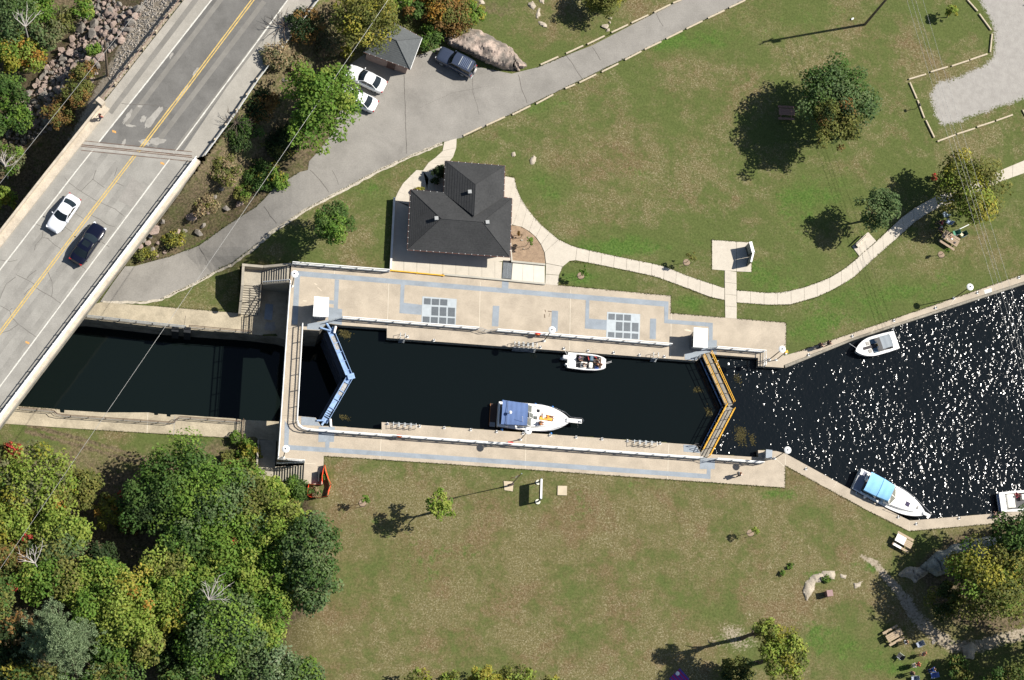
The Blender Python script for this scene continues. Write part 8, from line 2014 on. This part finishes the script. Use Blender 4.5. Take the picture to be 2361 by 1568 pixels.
for k, (x0, x1) in enumerate(((2085, 2385), (2096, 2398), (2105, 2405), (2122, 2422))):
    wire((x0, -20), 12, (x1, 960), 10.5, ['leftmost of the four thin wires over the right lawn', 'second from left of the four thin wires over the right lawn', 'third from left of the four thin wires over the right lawn', 'rightmost of the four thin wires over the right lawn'][k], .2, .013)

# ------------------------------------------------------------------ ragged grass along the paved edges, weed mats on the water
def edge_grass():
    g = np.random.default_rng(9); C = []
    runs = [[(1163, 406), (1185, 407), (1192, 437), (1205, 467), (1238, 509), (1263, 532), (1288, 552), (1313, 564), (1340, 573), (1420, 591), (1525, 612), (1590, 638), (1670, 664)], [(1313, 602), (1360, 606.5), (1450, 624.5), (1513, 638), (1580, 663), (1635, 684.5), (1670, 692)], [(1298, 614), (1289, 634), (1287, 657), (1547, 682), (1547, 722), (1671, 732)], [(1699, 735), (1813, 744), (1812, 797)],
            [(1699, 669), (1770, 675), (1803, 675), (1860, 661), (1910, 642), (1950, 618), (2020, 557), (2078, 502), (2115, 474)], [(1699, 697.5), (1770, 703), (1820, 703), (1880, 686), (1925, 666), (1970, 638), (2005, 604), (2070, 547), (2120, 502)], [(1833, 813), (1918, 784), (2361, 632)], [(1641, 622), (1641, 553), (1733, 559), (1733, 627)], [(746, 1051.5), (875, 1060), (1180, 1080.5), (1810, 1125), (1811, 1074), (1998, 1176), (2096, 1225), (2298, 1207)],
            [(1066, 318), (1180, 262), (1718, 0)], [(1240, 155), (1305, 128), (1570, 0)], [(1023, 328), (938, 363), (873, 392), (798, 432), (700, 485), (628, 532), (577, 575), (537, 605), (500, 622), (465, 645), (370, 690)], [(289, 614), (390, 592), (457, 567), (527, 517), (590, 477), (635, 430), (690, 397)], [(47, 937.5), (137, 945)], [(187, 989), (540, 1010)], [(355, 706), (552, 722)], [(672, 607), (900, 624)], [(1161, 1109), (1184, 1110), (1183, 1133), (1163, 1130), (1161, 1109)]]
    for r in runs:
        for (ax, ay), (bx, by) in zip(r[:-1], r[1:]):
            L = math.hypot(bx - ax, by - ay); n = int(L * 2.2)
            t = g.random(n); C.append(np.stack([ax + (bx - ax) * t, ay + (by - ay) * t], -1) + g.normal(size=(n, 2)) * .9)
    for a, c in S1 + S2 + S3:
        n = int(math.dist(a, c) * 1.6); t = g.random(n); C.append(np.stack([a[0] + (c[0] - a[0]) * t, a[1] + (c[1] - a[1]) * t], -1) + g.normal(size=(n, 2)) * 1.6)
    C = np.concatenate(C); z = zf(C[:, 0], C[:, 1]) + g.uniform(.0, .045, len(C)); P3 = Pn(C[:, 0], C[:, 1], z)
    K = np.where(g.random((len(C), 1)) < .3, np.array([[.20, .165, .08]]), np.array([[.062, .085, .02]])) * g.uniform(.6, 1.3, (len(C), 1))
    o = bpy.data.objects.new('edge_grass', quads('edge_grass', P3, g.normal(size=(len(C), 3)) * .7 + np.array([0, 0, .8]), g.uniform(.02, .065, len(C)), K, g)); COL.objects.link(o); o['kind'] = 'stuff'
edge_grass()
def weed(x, y, rx, ry, z, n, label):
    g = np.random.default_rng(int(x)); q = g.normal(size=(n, 2)) * .45; C = np.stack([x + q[:, 0] * rx + q[:, 1] * rx * .3, y + q[:, 1] * ry], -1)
    P3 = Pn(C[:, 0], C[:, 1], np.full(n, z) + g.uniform(0, .02, n)); K = np.array([[.10, .085, .03]]) * g.uniform(.3, 1.5, (n, 1))
    o = bpy.data.objects.new('weed_mat', quads('weed_mat', P3, g.normal(size=(n, 3)) * .25 + np.array([0, 0, 1]), g.uniform(.04, .11, n), K, g)); COL.objects.link(o); o['kind'] = 'stuff'
weed(1708, 1003, 15, 24, -.8, 420, 'largest mat of brown water weed floating outside the yellow gate'); weed(1735, 1012, 8, 16, -.8, 110, 'small weed mat right of the largest one outside the yellow gate'); weed(1608, 899, 11, 7, -.95, 130, 'weed mat in the chamber left of the upper leaf of the yellow gate'); weed(1633, 948, 8, 12, -.95, 120, 'weed mat in the chamber at the mitre of the yellow gate'); weed(797, 770, 14, 13, -.95, 220, 'weed mat in the corner of the chamber by the blue gate'); weed(795, 963, 12, 7, -.95, 70, 'thin weed mat at the lower corner of the blue gate'); weed(1700, 873, 10, 14, -.8, 60, 'thin weed mat outside the upper leaf of the yellow gate')
